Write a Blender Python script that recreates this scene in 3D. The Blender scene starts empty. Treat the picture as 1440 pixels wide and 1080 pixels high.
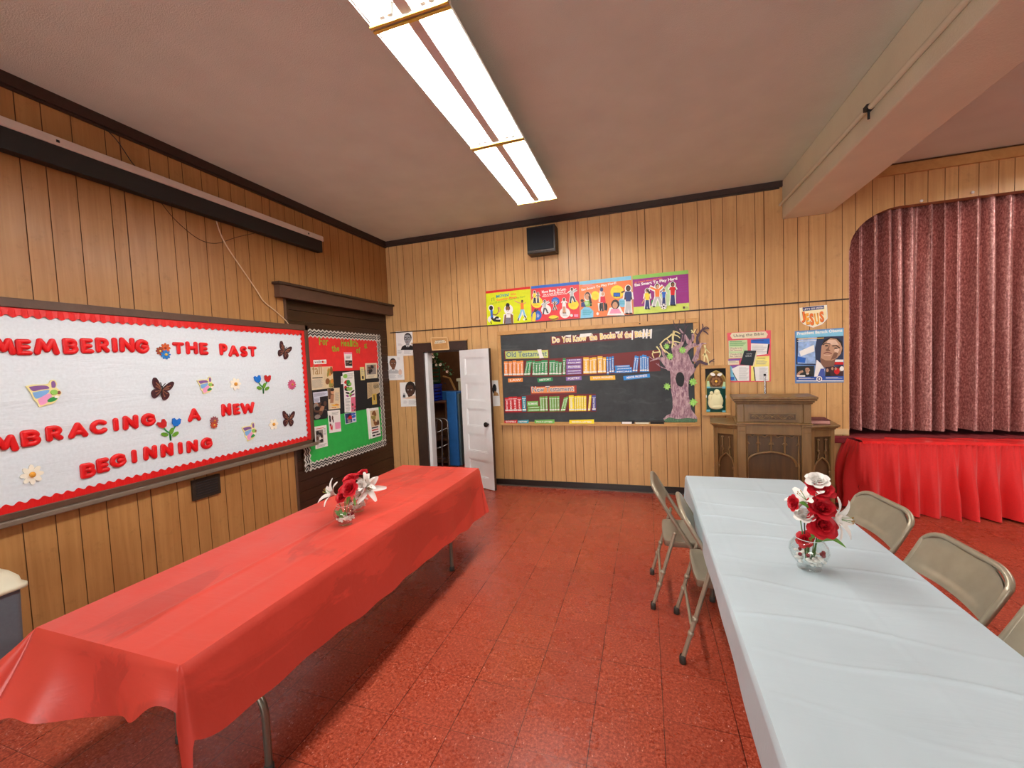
import bpy, bmesh, math, random
from mathutils import Vector, Matrix
D = bpy.data
SC = bpy.context.scene
COL = SC.collection
R = random.Random(7)
V = Vector
PI = math.pi

# ------------------------------------------------------------------ room numbers (metres)
H = 1.63                       # eye height
YB, XL, ZC = 5.161, -3.495, 3.436   # back wall, left wall, ceiling
XR, YF = 6.6, -8.0             # right wall, wall behind the viewer
TT = 0.737                     # table top height
# calibrated camera
FPX = 579.3
CR = V((0.9507349, 0.3070248, -0.0428827))
CU = V((0.0254308, 0.0606205, 0.9978369))
CF = V((-0.3089602, 0.9497689, -0.0498261))
CO = V((0, 0, H))

def ray(px, py):
    return CR*((px-720)/FPX) - CU*((py-540)/FPX) + CF
def on_y(px, py, y):
    d = ray(px, py); return CO + d*(y/d.y)
def on_x(px, py, x):
    d = ray(px, py); return CO + d*(x/d.x)
def on_z(px, py, z):
    d = ray(px, py); return CO + d*((z-H)/d.z)

# ------------------------------------------------------------------ materials
def lin(c):
    out = []
    for x in c[:3]:
        x /= 255.0
        out.append(x/12.92 if x <= .04045 else ((x+.055)/1.055)**2.4)
    return (out[0], out[1], out[2], 1.0)

class NT:
    def __init__(s, name):
        s.m = D.materials.new(name); s.m.use_nodes = True
        s.t = s.m.node_tree; s.t.nodes.clear()
        s.out = s.n('ShaderNodeOutputMaterial')
    def n(s, ty, **kw):
        nd = s.t.nodes.new(ty)
        for k, v in kw.items(): setattr(nd, k, v)
        return nd
    def l(s, a, b): s.t.links.new(a, b)
    def put(s, sock, v):
        if hasattr(v, 'is_linked') or hasattr(v, 'links'): s.l(v, sock)
        else: sock.default_value = v
    def math(s, op, a, b=0.0, c=0.0, clamp=False):
        nd = s.n('ShaderNodeMath', operation=op); nd.use_clamp = clamp
        s.put(nd.inputs[0], a); s.put(nd.inputs[1], b)
        if len(nd.inputs) > 2: s.put(nd.inputs[2], c)
        return nd.outputs[0]
    def coord(s):
        return s.n('ShaderNodeTexCoord').outputs['Object']
    def mapping(s, scale, vec=None, loc=(0, 0, 0)):
        nd = s.n('ShaderNodeMapping'); s.l(vec or s.coord(), nd.inputs[0])
        nd.inputs['Scale'].default_value = scale; nd.inputs['Location'].default_value = loc
        return nd.outputs[0]
    def noise(s, scale, vec=None, detail=3, rough=.55, dist=0.0):
        nd = s.n('ShaderNodeTexNoise'); s.l(vec or s.coord(), nd.inputs['Vector'])
        nd.inputs['Scale'].default_value = scale; nd.inputs['Detail'].default_value = detail
        nd.inputs['Roughness'].default_value = rough; nd.inputs['Distortion'].default_value = dist
        return nd.outputs[0]
    def ramp(s, fac, stops, interp='LINEAR'):
        nd = s.n('ShaderNodeValToRGB'); s.l(fac, nd.inputs[0]); cr = nd.color_ramp; cr.interpolation = interp
        while len(cr.elements) < len(stops): cr.elements.new(.5)
        for e, (p, c) in zip(cr.elements, stops):
            e.position = p
            e.color = c if len(c) == 4 else (*c, 1)
        return nd.outputs[0]
    def mix(s, fac, a, b, mode='MIX'):
        nd = s.n('ShaderNodeMix', data_type='RGBA', blend_type=mode)
        s.put(nd.inputs[0], fac); s.put(nd.inputs[6], a); s.put(nd.inputs[7], b)
        return nd.outputs[2]
    def bump(s, h, strength=.3, dist=.01):
        nd = s.n('ShaderNodeBump'); s.l(h, nd.inputs['Height'])
        nd.inputs['Strength'].default_value = strength; nd.inputs['Distance'].default_value = dist
        return nd.outputs[0]
    def bsdf(s, col, rough=.6, metal=0.0, spec=.5, normal=None, **kw):
        nd = s.n('ShaderNodeBsdfPrincipled')
        s.put(nd.inputs['Base Color'], col); s.put(nd.inputs['Roughness'], rough)
        nd.inputs['Metallic'].default_value = metal; nd.inputs['Specular IOR Level'].default_value = spec
        if normal is not None: s.l(normal, nd.inputs['Normal'])
        for k, v in kw.items(): s.put(nd.inputs[k], v)
        s.l(nd.outputs[0], s.out.inputs[0]); return nd

_mc = {}
def mat(name, c, rough=.6, metal=0.0, var=.07, vs=12, bump=0.0, bs=40, spec=.4, **kw):
    """plain procedural material: colour broken up by noise"""
    if name in _mc: return _mc[name]
    t = NT(name); c = lin(c)
    lo = tuple(x*(1-var) for x in c[:3]) + (1,); hi = tuple(min(1, x*(1+var)) for x in c[:3]) + (1,)
    col = t.ramp(t.noise(vs), [(.3, lo), (.7, hi)])
    nrm = t.bump(t.noise(bs, detail=2), bump, .01) if bump else None
    t.bsdf(col, rough, metal, spec, nrm, **kw)
    _mc[name] = t.m; return t.m

def wood(name, lo, hi, stretch=(26, 26, 1.6), rough=.45, spots=.0, coarse=None, bump=.0, spec=.4):
    if name in _mc: return _mc[name]
    t = NT(name)
    g = t.noise(1.0, t.mapping(stretch), 4, .6, .6)
    col = t.ramp(g, [(.28, lin(lo)), (.72, lin(hi))])
    big = t.noise(2.2, detail=2)
    col = t.mix(.35, col, t.ramp(big, [(.3, lin(lo)), (.7, lin(hi))]))
    if spots:
        sp = t.ramp(t.noise(14, detail=6, rough=.75), [(.56, (0, 0, 0, 1)), (.75, (spots,)*3 + (1,))])
        col = t.mix(sp, col, lin([x*.45 for x in lo]))
    nrm = t.bump(g, bump, .004) if bump else None
    rr = t.ramp(t.noise(5), [(.3, (rough-.06,)*3+(1,)), (.7, (rough+.08,)*3+(1,))])
    t.bsdf(col, rr, 0, spec, nrm)
    _mc[name] = t.m; return t.m

def thin_glass(name):
    t = NT(name)
    tr = t.n('ShaderNodeBsdfTransparent'); tr.inputs[0].default_value = (.96, .98, .975, 1)
    gl = t.n('ShaderNodeBsdfGlossy'); gl.inputs['Roughness'].default_value = .04
    fr = t.n('ShaderNodeLayerWeight'); fr.inputs[0].default_value = .5
    f = t.math('MULTIPLY_ADD', t.math('POWER', fr.outputs['Facing'], 3.0), .42, t.math('MULTIPLY_ADD', t.noise(30), .02, .03))
    mx = t.n('ShaderNodeMixShader'); t.l(f, mx.inputs[0]); t.l(tr.outputs[0], mx.inputs[1]); t.l(gl.outputs[0], mx.inputs[2])
    t.l(mx.outputs[0], t.out.inputs[0]); return t.m

def floor_material():
    t = NT('red_vinyl_tile')
    co = t.coord(); sx = t.n('ShaderNodeSeparateXYZ'); t.l(co, sx.inputs[0])
    T = .3048
    u = t.math('MULTIPLY', t.math('ADD', sx.outputs[0], .267+T*30), 1/T)
    v = t.math('MULTIPLY', t.math('SUBTRACT', sx.outputs[1], 1.577-T*40), 1/T)
    fu, fv = t.math('FRACT', u), t.math('FRACT', v)
    eu = t.math('MINIMUM', fu, t.math('SUBTRACT', 1.0, fu)); ev = t.math('MINIMUM', fv, t.math('SUBTRACT', 1.0, fv))
    wob = t.math('MULTIPLY', t.noise(3.0), .012)
    seam_x = t.math('LESS_THAN', eu, t.math('ADD', wob, .0005))
    seam_y = t.math('LESS_THAN', ev, t.math('SUBTRACT', wob, .0015))
    seam = t.math('MAXIMUM', seam_x, t.math('MULTIPLY', seam_y, .8))
    cid = t.n('ShaderNodeCombineXYZ'); t.l(t.math('FLOOR', u), cid.inputs[0]); t.l(t.math('FLOOR', v), cid.inputs[1])
    wn = t.n('ShaderNodeTexWhiteNoise', noise_dimensions='2D'); t.l(cid.outputs[0], wn.inputs[0])
    base = t.ramp(t.noise(75, detail=4, rough=.8), [(.36, lin((112, 38, 24))), (.5, lin((160, 65, 43))), (.64, lin((198, 102, 76)))])
    base = t.mix(t.math('MULTIPLY', wn.outputs[0], .32), base, lin((134, 48, 34)))
    dirt = t.ramp(t.noise(1.3, detail=5, rough=.7), [(.46, (0, 0, 0, 1)), (.8, (.22,)*3+(1,))])
    base = t.mix(dirt, base, lin((122, 58, 44)))
    # pale flecks and scuffs
    vo = t.n('ShaderNodeTexVoronoi'); t.l(t.mapping((1, .6, 1), co), vo.inputs[0]); vo.inputs['Scale'].default_value = 75
    fl = t.ramp(vo.outputs['Distance'], [(.12, (.85,)*3+(1,)), (.22, (0, 0, 0, 1))])
    keep = t.ramp(t.noise(22, detail=2), [(.5, (0, 0, 0, 1)), (.6, (1, 1, 1, 1))])
    base = t.mix(t.math('MULTIPLY', fl, keep), base, lin((226, 158, 138)))
    sc = t.noise(9, t.mapping((1.2, 4.5, 1), co), 6, .75, 1.5)
    sf = t.ramp(sc, [(.485, (0, 0, 0, 1)), (.5, (.65,)*3+(1,)), (.515, (0, 0, 0, 1))])
    zone = t.ramp(t.noise(.9, t.mapping((1, 1, 1), co, (3, 1, 0)), 3), [(.5, (0, 0, 0, 1)), (.68, (1, 1, 1, 1))])
    base = t.mix(t.math('MULTIPLY', sf, zone), base, lin((196, 104, 84)))
    base = t.mix(t.math('MULTIPLY', seam, .9), base, lin((52, 16, 12)))
    rg = t.ramp(t.noise(4, detail=5, rough=.7), [(.3, (.20,)*3+(1,)), (.7, (.36,)*3+(1,))])
    nrm = t.bump(t.noise(2.2, detail=2), .12, .02)
    t.bsdf(base, rg, 0, .42, nrm)
    return t.m

def emit(name, col, power):
    t = NT(name); e = t.n('ShaderNodeEmission'); e.inputs[0].default_value = (*col, 1)
    # tube ends glow a little less, as old tubes do
    e.inputs[1].default_value = power
    t.l(e.outputs[0], t.out.inputs[0]); return t.m

# ------------------------------------------------------------------ geometry
class Frame:
    """a flat place in the room: a, b run along it, c stands out of it"""
    def __init__(s, o, u, v, n): s.o, s.u, s.v, s.n = V(o), V(u), V(v), V(n)
    def p(s, a, b, c=0.0): return s.o + s.u*a + s.v*b + s.n*c
FB = Frame((0, YB, 0), (1, 0, 0), (0, 0, 1), (0, -1, 0))
FL = Frame((XL, 0, 0), (0, 1, 0), (0, 0, 1), (1, 0, 0))

def back(x0, y0, s, out=0.0):
    def f(cx, cy):
        q = on_y(x0+cx/s, y0+cy/s, YB-out); return (q.x, q.z)
    return f
def left(x0, y0, s, out=0.0):
    def f(cx, cy):
        q = on_x(x0+cx/s, y0+cy/s, XL+out); return (q.y, q.z)
    return f

def area2(pts): return sum(pts[i-1][0]*pts[i][1]-pts[i][0]*pts[i-1][1] for i in range(len(pts)))
def ccw(pts): return list(pts) if area2(pts) > 0 else list(pts)[::-1]
def ellp(cx, cy, rx, ry, n=16, a0=0, a1=2*PI, rot=0):
    out = []
    full = abs(a1-a0-2*PI) < 1e-6
    for i in range(n if full else n+1):
        a = a0+(a1-a0)*i/n; x, y = rx*math.cos(a), ry*math.sin(a)
        out.append((cx+x*math.cos(rot)-y*math.sin(rot), cy+x*math.sin(rot)+y*math.cos(rot)))
    return out
def smooth(pts, k=6):
    """Catmull-Rom through points of any dimension"""
    P = [tuple(p) for p in pts]; n = len(P); out = []
    for i in range(n-1):
        p0, p1, p2, p3 = P[max(i-1, 0)], P[i], P[i+1], P[min(i+2, n-1)]
        for j in range(k):
            t = j/k
            out.append(tuple(.5*(2*b+(c-a)*t+(2*a-5*b+4*c-d)*t*t+(3*b-a-3*c+d)*t**3) for a, b, c, d in zip(p0, p1, p2, p3)))
    out.append(P[-1]); return out
def lerp(a, b, t): return a+(b-a)*t

_txt = {}
def text2d(s, bold=0.0):
    k = (s, bold)
    if k in _txt: return _txt[k]
    cu = D.curves.new('lettering', 'FONT'); cu.body = s; cu.size = 1; cu.resolution_u = 2; cu.fill_mode = 'BOTH'; cu.offset = bold
    ob = D.objects.new('lettering', cu); COL.objects.link(ob)
    dg = bpy.context.evaluated_depsgraph_get(); ev = ob.evaluated_get(dg); me = ev.to_mesh()
    vs = [(v.co.x, v.co.y) for v in me.vertices]; fs = [tuple(p.vertices) for p in me.polygons]
    ev.to_mesh_clear(); D.objects.remove(ob); D.curves.remove(cu)
    x0 = min(v[0] for v in vs); x1 = max(v[0] for v in vs); y0 = min(v[1] for v in vs); y1 = max(v[1] for v in vs)
    w = max(x1-x0, 1e-4); h = max(y1-y0, 1e-4)
    r = ([((x-x0)/w, (y-y0)/h) for x, y in vs], fs, w/h); _txt[k] = r; return r

class MB:
    def __init__(s): s.v, s.f, s.mi, s.sm, s.mats = [], [], [], [], []
    def m(s, mt):
        if mt not in s.mats: s.mats.append(mt)
        return s.mats.index(mt)
    def add(s, vs, fs, mt, sm=False):
        o = len(s.v); i = s.m(mt)
        s.v += [V(q) for q in vs]
        for f in fs: s.f.append(tuple(o+k for k in f)); s.mi.append(i); s.sm.append(sm)
    def box(s, x0, x1, y0, y1, z0, z1, mt, M=None):
        vs = [V((x, y, z)) for z in (z0, z1) for y in (y0, y1) for x in (x0, x1)]
        if M: vs = [M @ q for q in vs]
        s.add(vs, [(0, 2, 3, 1), (4, 5, 7, 6), (0, 1, 5, 4), (2, 6, 7, 3), (0, 4, 6, 2), (1, 3, 7, 5)], mt)
    def fbox(s, F, a0, a1, b0, b1, c0, c1, mt):
        vs = [F.p(a, b, c) for c in (c0, c1) for b in (b0, b1) for a in (a0, a1)]
        s.add(vs, [(0, 2, 3, 1), (4, 5, 7, 6), (0, 1, 5, 4), (2, 6, 7, 3), (0, 4, 6, 2), (1, 3, 7, 5)], mt)
    def poly(s, F, pts, c0, c1, mt):
        pts = ccw(pts); n = len(pts)
        vs = [F.p(a, b, c0) for a, b in pts]+[F.p(a, b, c1) for a, b in pts]
        s.add(vs, [tuple(range(n))[::-1], tuple(range(n, 2*n))]+[(i, (i+1) % n, n+(i+1) % n, n+i) for i in range(n)], mt)
    def flat(s, F, pts, c, mt):
        pts = ccw(pts); s.add([F.p(a, b, c) for a, b in pts], [tuple(range(len(pts)))], mt)
    def quadsheet(s, F, q, c, mt):  s.flat(F, q, c, mt)
    def ribbon(s, F, pts, w, c0, c1, mt, cap=True):
        n = len(pts); L = []; Rr = []
        for i, p in enumerate(pts):
            a = pts[max(i-1, 0)]; b = pts[min(i+1, n-1)]
            dx, dy = b[0]-a[0], b[1]-a[1]; d = math.hypot(dx, dy) or 1e-6
            ww = (w[i] if hasattr(w, '__len__') else w)/2
            L.append((p[0]-dy/d*ww, p[1]+dx/d*ww)); Rr.append((p[0]+dy/d*ww, p[1]-dx/d*ww))
        vs = [F.p(x, y, c1) for x, y in L]+[F.p(x, y, c1) for x, y in Rr]
        fs = [(n+i, n+i+1, i+1, i) for i in range(n-1)]
        if c1 > c0:
            vs += [F.p(x, y, c0) for x, y in L]+[F.p(x, y, c0) for x, y in Rr]
            fs += [(i, i+1, 2*n+i+1, 2*n+i) for i in range(n-1)]+[(n+i+1, n+i, 3*n+i, 3*n+i+1) for i in range(n-1)]
            fs += [(0, 2*n, 3*n, n), (n-1, 2*n-1, 4*n-1, 3*n-1)]
        s.add(vs, fs, mt)
    def tube(s, path, r, mt, seg=8, cap=True, up=None, sq=1.0):
        path = [V(p) for p in path]; n = len(path); vs = []
        t0 = (path[1]-path[0]).normalized()
        ref = V(up) if up else (V((0, 0, 1)) if abs(t0.z) < .9 else V((1, 0, 0)))
        for i, p in enumerate(path):
            t = (path[min(i+1, n-1)]-path[max(i-1, 0)]).normalized()
            sd = t.cross(ref)
            if sd.length < 1e-5: sd = t.cross(V((0, 1, 0)))
            sd.normalize(); u2 = sd.cross(t).normalized()
            if not up: ref = u2
            rr = r[i] if hasattr(r, '__len__') else r
            for k in range(seg):
                a = 2*PI*k/seg; vs.append(p+sd*(rr*math.cos(a))+u2*(rr*sq*math.sin(a)))
        fs = [(i*seg+k, i*seg+(k+1) % seg, (i+1)*seg+(k+1) % seg, (i+1)*seg+k) for i in range(n-1) for k in range(seg)]
        s.add(vs, fs, mt, True)
        if cap:
            s.add(vs[:seg], [tuple(range(seg))[::-1]], mt); s.add(vs[-seg:], [tuple(range(seg))], mt)
    def lathe(s, prof, c, mt, seg=24, ax=None):
        c = V(c); X, Y, Z = (V((1, 0, 0)), V((0, 1, 0)), V((0, 0, 1)))
        if ax is not None:
            Z = V(ax).normalized(); X = Z.orthogonal().normalized(); Y = Z.cross(X)
        n = len(prof); vs = []
        for r_, z in prof:
            for k in range(seg):
                a = 2*PI*k/seg; vs.append(c+X*(r_*math.cos(a))+Y*(r_*math.sin(a))+Z*z)
        s.add(vs, [(i*seg+k, i*seg+(k+1) % seg, (i+1)*seg+(k+1) % seg, (i+1)*seg+k) for i in range(n-1) for k in range(seg)], mt, True)
    def ell(s, c, r, mt, nu=10, nv=6, M=None):
        c = V(c); vs = []; fs = []
        for j in range(nv+1):
            b = -PI/2+PI*j/nv
            for i in range(nu):
                a = 2*PI*i/nu; q = V((r[0]*math.cos(b)*math.cos(a), r[1]*math.cos(b)*math.sin(a), r[2]*math.sin(b)))
                vs.append(c+(M @ q if M else q))
        for j in range(nv):
            for i in range(nu): fs.append((j*nu+i, j*nu+(i+1) % nu, (j+1)*nu+(i+1) % nu, (j+1)*nu+i))
        s.add(vs, fs, mt, True)
    def grid(s, fn, nu, nv, mt, sm=True):
        vs = [fn(i/nu, j/nv) for j in range(nv+1) for i in range(nu+1)]
        s.add(vs, [(j*(nu+1)+i, j*(nu+1)+i+1, (j+1)*(nu+1)+i+1, (j+1)*(nu+1)+i) for j in range(nv) for i in range(nu)], mt, sm)
    def text(s, F, st, p0, p1, h, c, mt, bold=.0, c0=None, curve=0.0):
        """lettering whose baseline runs p0 -> p1 (2-D points of frame F), h tall"""
        vs, fs, asp = text2d(st, bold)
        dx, dy = p1[0]-p0[0], p1[1]-p0[1]; d = math.hypot(dx, dy); ux, uy = dx/d, dy/d
        pts = [(p0[0]+ux*x*d-uy*y*h, p0[1]+uy*x*d+ux*y*h+curve*math.sin(PI*x)) for x, y in vs]
        s.add([F.p(a, b, c) for a, b in pts], fs, mt)
    def build(s, name, parent=None, loc=None, local=False, base='auto'):
        me = D.meshes.new(name)
        vs = s.v
        ob = D.objects.new(name, me)
        if parent is not None:
            ob.parent = parent
            if not local:
                inv = W(parent).inverted(); vs = [inv @ q for q in vs]
        else:
            if loc is None and base == 'auto':
                lo = [min(q[i] for q in vs) for i in range(3)]; hi = [max(q[i] for q in vs) for i in range(3)]
                loc = V(((lo[0]+hi[0])/2, (lo[1]+hi[1])/2, lo[2]))
            if loc is not None:
                loc = V(loc); ob.location = loc
                if not local: vs = [q-loc for q in vs]
        me.from_pydata([tuple(q) for q in vs], [], s.f)
        for mt in s.mats: me.materials.append(mt)
        me.polygons.foreach_set('material_index', s.mi); me.polygons.foreach_set('use_smooth', s.sm)
        me.update(); COL.objects.link(ob); return ob

def W(o):
    m = Matrix.Translation(o.location) @ o.rotation_euler.to_matrix().to_4x4()
    return W(o.parent) @ m if o.parent else m
def tag(o, label, cat, group=None, kind=None):
    if label: o['label'] = label
    if cat: o['category'] = cat
    if group: o['group'] = group
    if kind: o['kind'] = kind
    return o
def thing(name, label, cat, loc, rz=0.0, group=None):
    o = D.objects.new(name, None); o.empty_display_size = .1; COL.objects.link(o)
    o.location = loc; o.rotation_euler = (0, 0, rz); return tag(o, label, cat, group)
def struct(name, mb, parent=None):
    o = mb.build(name, parent, base='none') if parent is None else mb.build(name, parent)
    if parent is None: o['kind'] = 'structure'
    return o
def bevel(o, w=.004, seg=2):
    md = o.modifiers.new('soft edge', 'BEVEL'); md.width = w; md.segments = seg; md.limit_method = 'ANGLE'; md.angle_limit = .6
    return o
def copy_tree(o, loc, rz, label, parent=None):
    c = o.copy(); COL.objects.link(c)
    if parent is None: c.location = loc; c.rotation_euler = (0, 0, rz); c['label'] = label
    else: c.parent = parent
    for ch in [x for x in D.objects if x.parent == o]: copy_tree(ch, None, None, None, c)
    return c
LAMP, EXPO, FILL_DAY, FILL_BULB = 122.0, 0.0, 16.0, 240.0
# ------------------------------------------------------------------ palette
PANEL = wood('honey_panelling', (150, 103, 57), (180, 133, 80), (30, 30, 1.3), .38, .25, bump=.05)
PANEL_LIT = wood('honey_panelling_lit', (188, 140, 88), (218, 174, 116), (30, 30, 1.3), .40, .22, bump=.05)  # back wall's stronger light painted into a paler copy of the panelling
GROOVE = mat('panel_groove', (92, 58, 30), .7)
DARKW = wood('dark_stained_trim', (44, 28, 20), (62, 42, 32), (20, 20, 20), .45)
BROWNP = mat('brown_painted_wood', (82, 58, 44), .5, var=.1, bump=.1)
SHUT = wood('dark_shutter_wood', (38, 20, 11), (62, 36, 20), (3, 3, 60), .35)
OAK = wood('carved_oak', (98, 72, 40), (138, 106, 64), (22, 22, 2.2), .36, .1, bump=.08)
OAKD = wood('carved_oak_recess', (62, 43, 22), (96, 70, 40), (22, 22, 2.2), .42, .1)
PINE = wood('pine_frame', (176, 128, 72), (206, 160, 100), (12, 12, 12), .45)
CEILM = mat('ceiling_plaster', (216, 228, 218), .9, var=.04, vs=3, bump=.25, bs=160, spec=.15)
BEAMM = mat('beam_plaster', (224, 226, 204), .85, var=.04, vs=3, bump=.15, bs=90, spec=.2)
FLOORM = floor_material()
WHITEP = mat('white_door_paint', (238, 241, 241), .4, var=.04, vs=5)
PAPER = mat('white_paper', (238, 236, 232), .7, var=.03)
CREAM = mat('cream_paper', (226, 214, 184), .7, var=.04)
BLACK = mat('black_ink', (24, 23, 25), .6)
DGREY = mat('dark_grey_ink', (70, 70, 74), .6)
GREY = mat('grey_ink', (150, 150, 152), .6)
LGREY = mat('light_grey_ink', (190, 190, 190), .6)
RED = mat('red_ink', (206, 28, 30), .5)
DRED = mat('maroon_paper', (104, 24, 24), .5)
ORANGE = mat('orange_ink', (240, 128, 52), .5)
YEL = mat('yellow_ink', (246, 218, 60), .5)
LIME = mat('lime_ink', (216, 226, 20), .5)
GOLD = mat('golden_ink', (244, 190, 60), .5)
GRN = mat('green_ink', (36, 140, 66), .5)
LGRN = mat('light_green_ink', (140, 196, 90), .5)
PGRN = mat('pale_green_ink', (186, 214, 160), .5)
BLUE = mat('blue_ink', (40, 100, 190), .5)
SKY = mat('sky_ink', (130, 198, 226), .5)
NAVY = mat('navy_ink', (44, 56, 108), .5)
PURP = mat('purple_ink', (120, 84, 160), .5)
MAG = mat('magenta_ink', (150, 34, 130), .5)
PINK = mat('pink_ink', (232, 150, 180), .5)
TEAL = mat('teal_ink', (40, 150, 168), .5)
SKIN1 = mat('brown_skin_ink', (128, 82, 54), .5)
SKIN2 = mat('tan_skin_ink', (206, 154, 118), .5)
SKIN3 = mat('deep_skin_ink', (74, 46, 32), .5)
HAIR = mat('dark_hair_ink', (30, 22, 18), .5)
STEEL = mat('worn_beige_steel', (160, 150, 130), .34, .4, .08, bump=.03)
CHROME = mat('bright_tube_metal', (190, 192, 194), .22, .9, .05)
LEGM = mat('grey_table_leg_steel', (120, 116, 104), .3, .7, .08)
RUBBER = mat('rubber_tip', (58, 54, 48), .7)
FOAMR = mat('red_foam', (214, 22, 26), .38, var=.05, bump=.05)

# ------------------------------------------------------------------ the room
PAT = [0, .18, .31, .411, .561, .703, .816, .957, 1.134]
def panelling(mb, F, a0, a1, bot, top, phase, fine=False):
    face = PANEL_LIT if F is FB else PANEL
    P = 1.2195; gw, gd = .0026, .004
    g = []
    k0 = math.floor((a0-phase)/P)-1; k1 = math.ceil((a1-phase)/P)+1
    for k in range(k0, k1):
        for j, o in enumerate(PAT):
            a = phase+k*P+o
            if a0+.01 < a < a1-.01: g.append((a, gw*(1.5 if j == 0 else 1)))
    br = [(a0, 0)]
    for a, w in g: br += [(a-w, 0), (a, -gd), (a+w, 0)]
    br.append((a1, 0))
    if fine:
        ex = [(fine[0]+(fine[1]-fine[0])*i/24, 0) for i in range(25)]
        gs = [(a-w, a+w) for a, w in g]
        br = sorted(br+[e for e in ex if not any(l-.002 < e[0] < h+.002 for l, h in gs)])
    vs = []
    for a, c in br: vs += [F.p(a, bot(a), c), F.p(a, top(a), c)]
    for i in range(len(br)-1):
        mt = GROOVE if (br[i][1] < 0 or br[i+1][1] < 0) else face
        mb.add([vs[2*i], vs[2*i+2], vs[2*i+3], vs[2*i+1]], [(0, 1, 2, 3)], mt)
FARW = mat('pale_painted_wall', (226, 218, 204), .6)
def K(x): return lambda a: x

mb = MB(); mb.box(-6, XR+.1, YF-.1, 7.4, -.12, 0, FLOORM); struct('floor', mb)
mb = MB(); mb.box(-3.75, XR+.1, YF-.1, 7.4, ZC, ZC+.12, CEILM); struct('ceiling', mb)

# back wall: door opening, stage opening with a rounded upper corner
DX0, DX1, DZ = -2.955, -2.385, 1.845
SX, SZ, SR = 2.016, 3.022, .45
def stage_top(a):
    a -= SX
    if a >= SR: return SZ
    return SZ-.40+.40*math.sqrt(max(0, 1-((SR-a)/SR)**2))
mb = MB()
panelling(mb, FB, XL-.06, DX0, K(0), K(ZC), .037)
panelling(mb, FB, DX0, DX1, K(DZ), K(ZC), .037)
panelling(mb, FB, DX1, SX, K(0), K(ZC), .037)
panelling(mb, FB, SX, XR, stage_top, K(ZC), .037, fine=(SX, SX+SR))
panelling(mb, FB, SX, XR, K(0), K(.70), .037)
# thickness of the stage opening edge
ed = [(SX, .70)]+[(SX+SR*(1-math.cos(t*PI/2/16)), SZ-.40+.40*math.sin(t*PI/2/16)) for t in range(17)]+[(XR, SZ)]
for (a, b), (c, d) in zip(ed, ed[1:]):
    mb.add([FB.p(a, b, 0), FB.p(c, d, 0), FB.p(c, d, -.10), FB.p(a, b, -.10)], [(0, 1, 2, 3)], PANEL)
struct('wall_back', mb)

# left wall: recess with the dark shutter at the far end
LY0, LZ = 3.335, 2.395
mb = MB()
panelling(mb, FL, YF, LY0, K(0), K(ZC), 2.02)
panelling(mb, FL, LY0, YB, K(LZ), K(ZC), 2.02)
mb.add([FL.p(LY0, 0, 0), FL.p(LY0, LZ, 0), FL.p(LY0, LZ, -.06), FL.p(LY0, 0, -.06)], [(0, 1, 2, 3)], BROWNP)
struct('wall_left', mb)
mb = MB(); mb.box(XR, XR+.1, YF, 7.4, 0, ZC, FARW); struct('wall_right', mb)
mb = MB(); mb.box(XL-.2, XR, YF-.1, YF, 0, ZC, FARW); struct('wall_front', mb)

# recess shutter (continuous dark slats)
mb = MB(); z = 0.0; k = 0
while z < LZ+.04:
    hgt = .115
    mb.fbox(FL, LY0-.02, YB-.002, z, z+hgt-.004, -.085, -.060-(.004 if k % 2 else 0), SHUT); z += hgt; k += 1
mb.fbox(FL, LY0-.02, YB-.002, 0, LZ+.05, -.10, -.084, GROOVE)
struct('door_2', mb)
mb = MB()
mb.fbox(FL, 3.225, YB, 2.39, 2.52, 0, .07, BROWNP); mb.fbox(FL, 3.20, YB, 2.515, 2.54, 0, .095, DARKW)
struct('trim_1', mb)
mb = MB(); mb.fbox(FL, LY0-.012, LY0+.012, 0, 2.395, -.055, .012, BROWNP); struct('trim_2', mb)

# mouldings
mb = MB()
mb.fbox(FL, YF, YB, 3.365, ZC, 0, .03, DARKW); mb.fbox(FL, YF, YB, 3.35, 3.372, 0, .018, DARKW); struct('trim_3', mb)
mb = MB()
mb.fbox(FB, XL, 1.426, 3.375, ZC, 0, .03, DARKW); mb.fbox(FB, XL, 1.4, 3.36, 3.38, 0, .016, DARKW); struct('trim_4', mb)
mb = MB(); mb.fbox(FB, XL, SX, 2.138, 2.152, 0, .006, DARKW); struct('trim_5', mb)
mb = MB(); mb.fbox(FB, 1.84, XR, 3.325, 3.415, 0, .03, PINE); mb.fbox(FB, 1.9, XR, 3.415, ZC, 0, .012, GROOVE); struct('trim_6', mb)
mb = MB(); mb.fbox(FB, DX1+.16, .62, 0, .085, 0, .014, mat('black_cove_base', (30, 25, 22), .35)); mb.fbox(FB, DX1+.16, 2.0, 0, .012, 0, .03, mat('grey_base_edge', (96, 80, 70), .4))
mb.fbox(FB, .62, 2.3, 0, .07, 0, .012, mat('grey_cove_base', (74, 66, 62), .5)); struct('baseboard_back', mb)
mb = MB(); mb.fbox(FL, YF, LY0, 0, .09, 0, .014, mat('black_cove_base', (0, 0, 0))); struct('baseboard_left', mb)
# end of the base strip that has come loose and leans out
mb = MB(); mb.add([(.42, 5.15, .085), (.42, 5.13, 0), (.62, 4.98, .02), (.62, 4.97, 0), (.42, 5.146, .085), (.42, 5.126, 0), (.62, 4.975, .02), (.62, 4.965, 0)],
    [(0, 2, 3, 1), (4, 5, 7, 6), (0, 4, 6, 2), (1, 3, 7, 5), (0, 1, 5, 4), (2, 6, 7, 3)], mat('black_cove_base', (0, 0, 0)))
struct('trim_7', mb)

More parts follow.
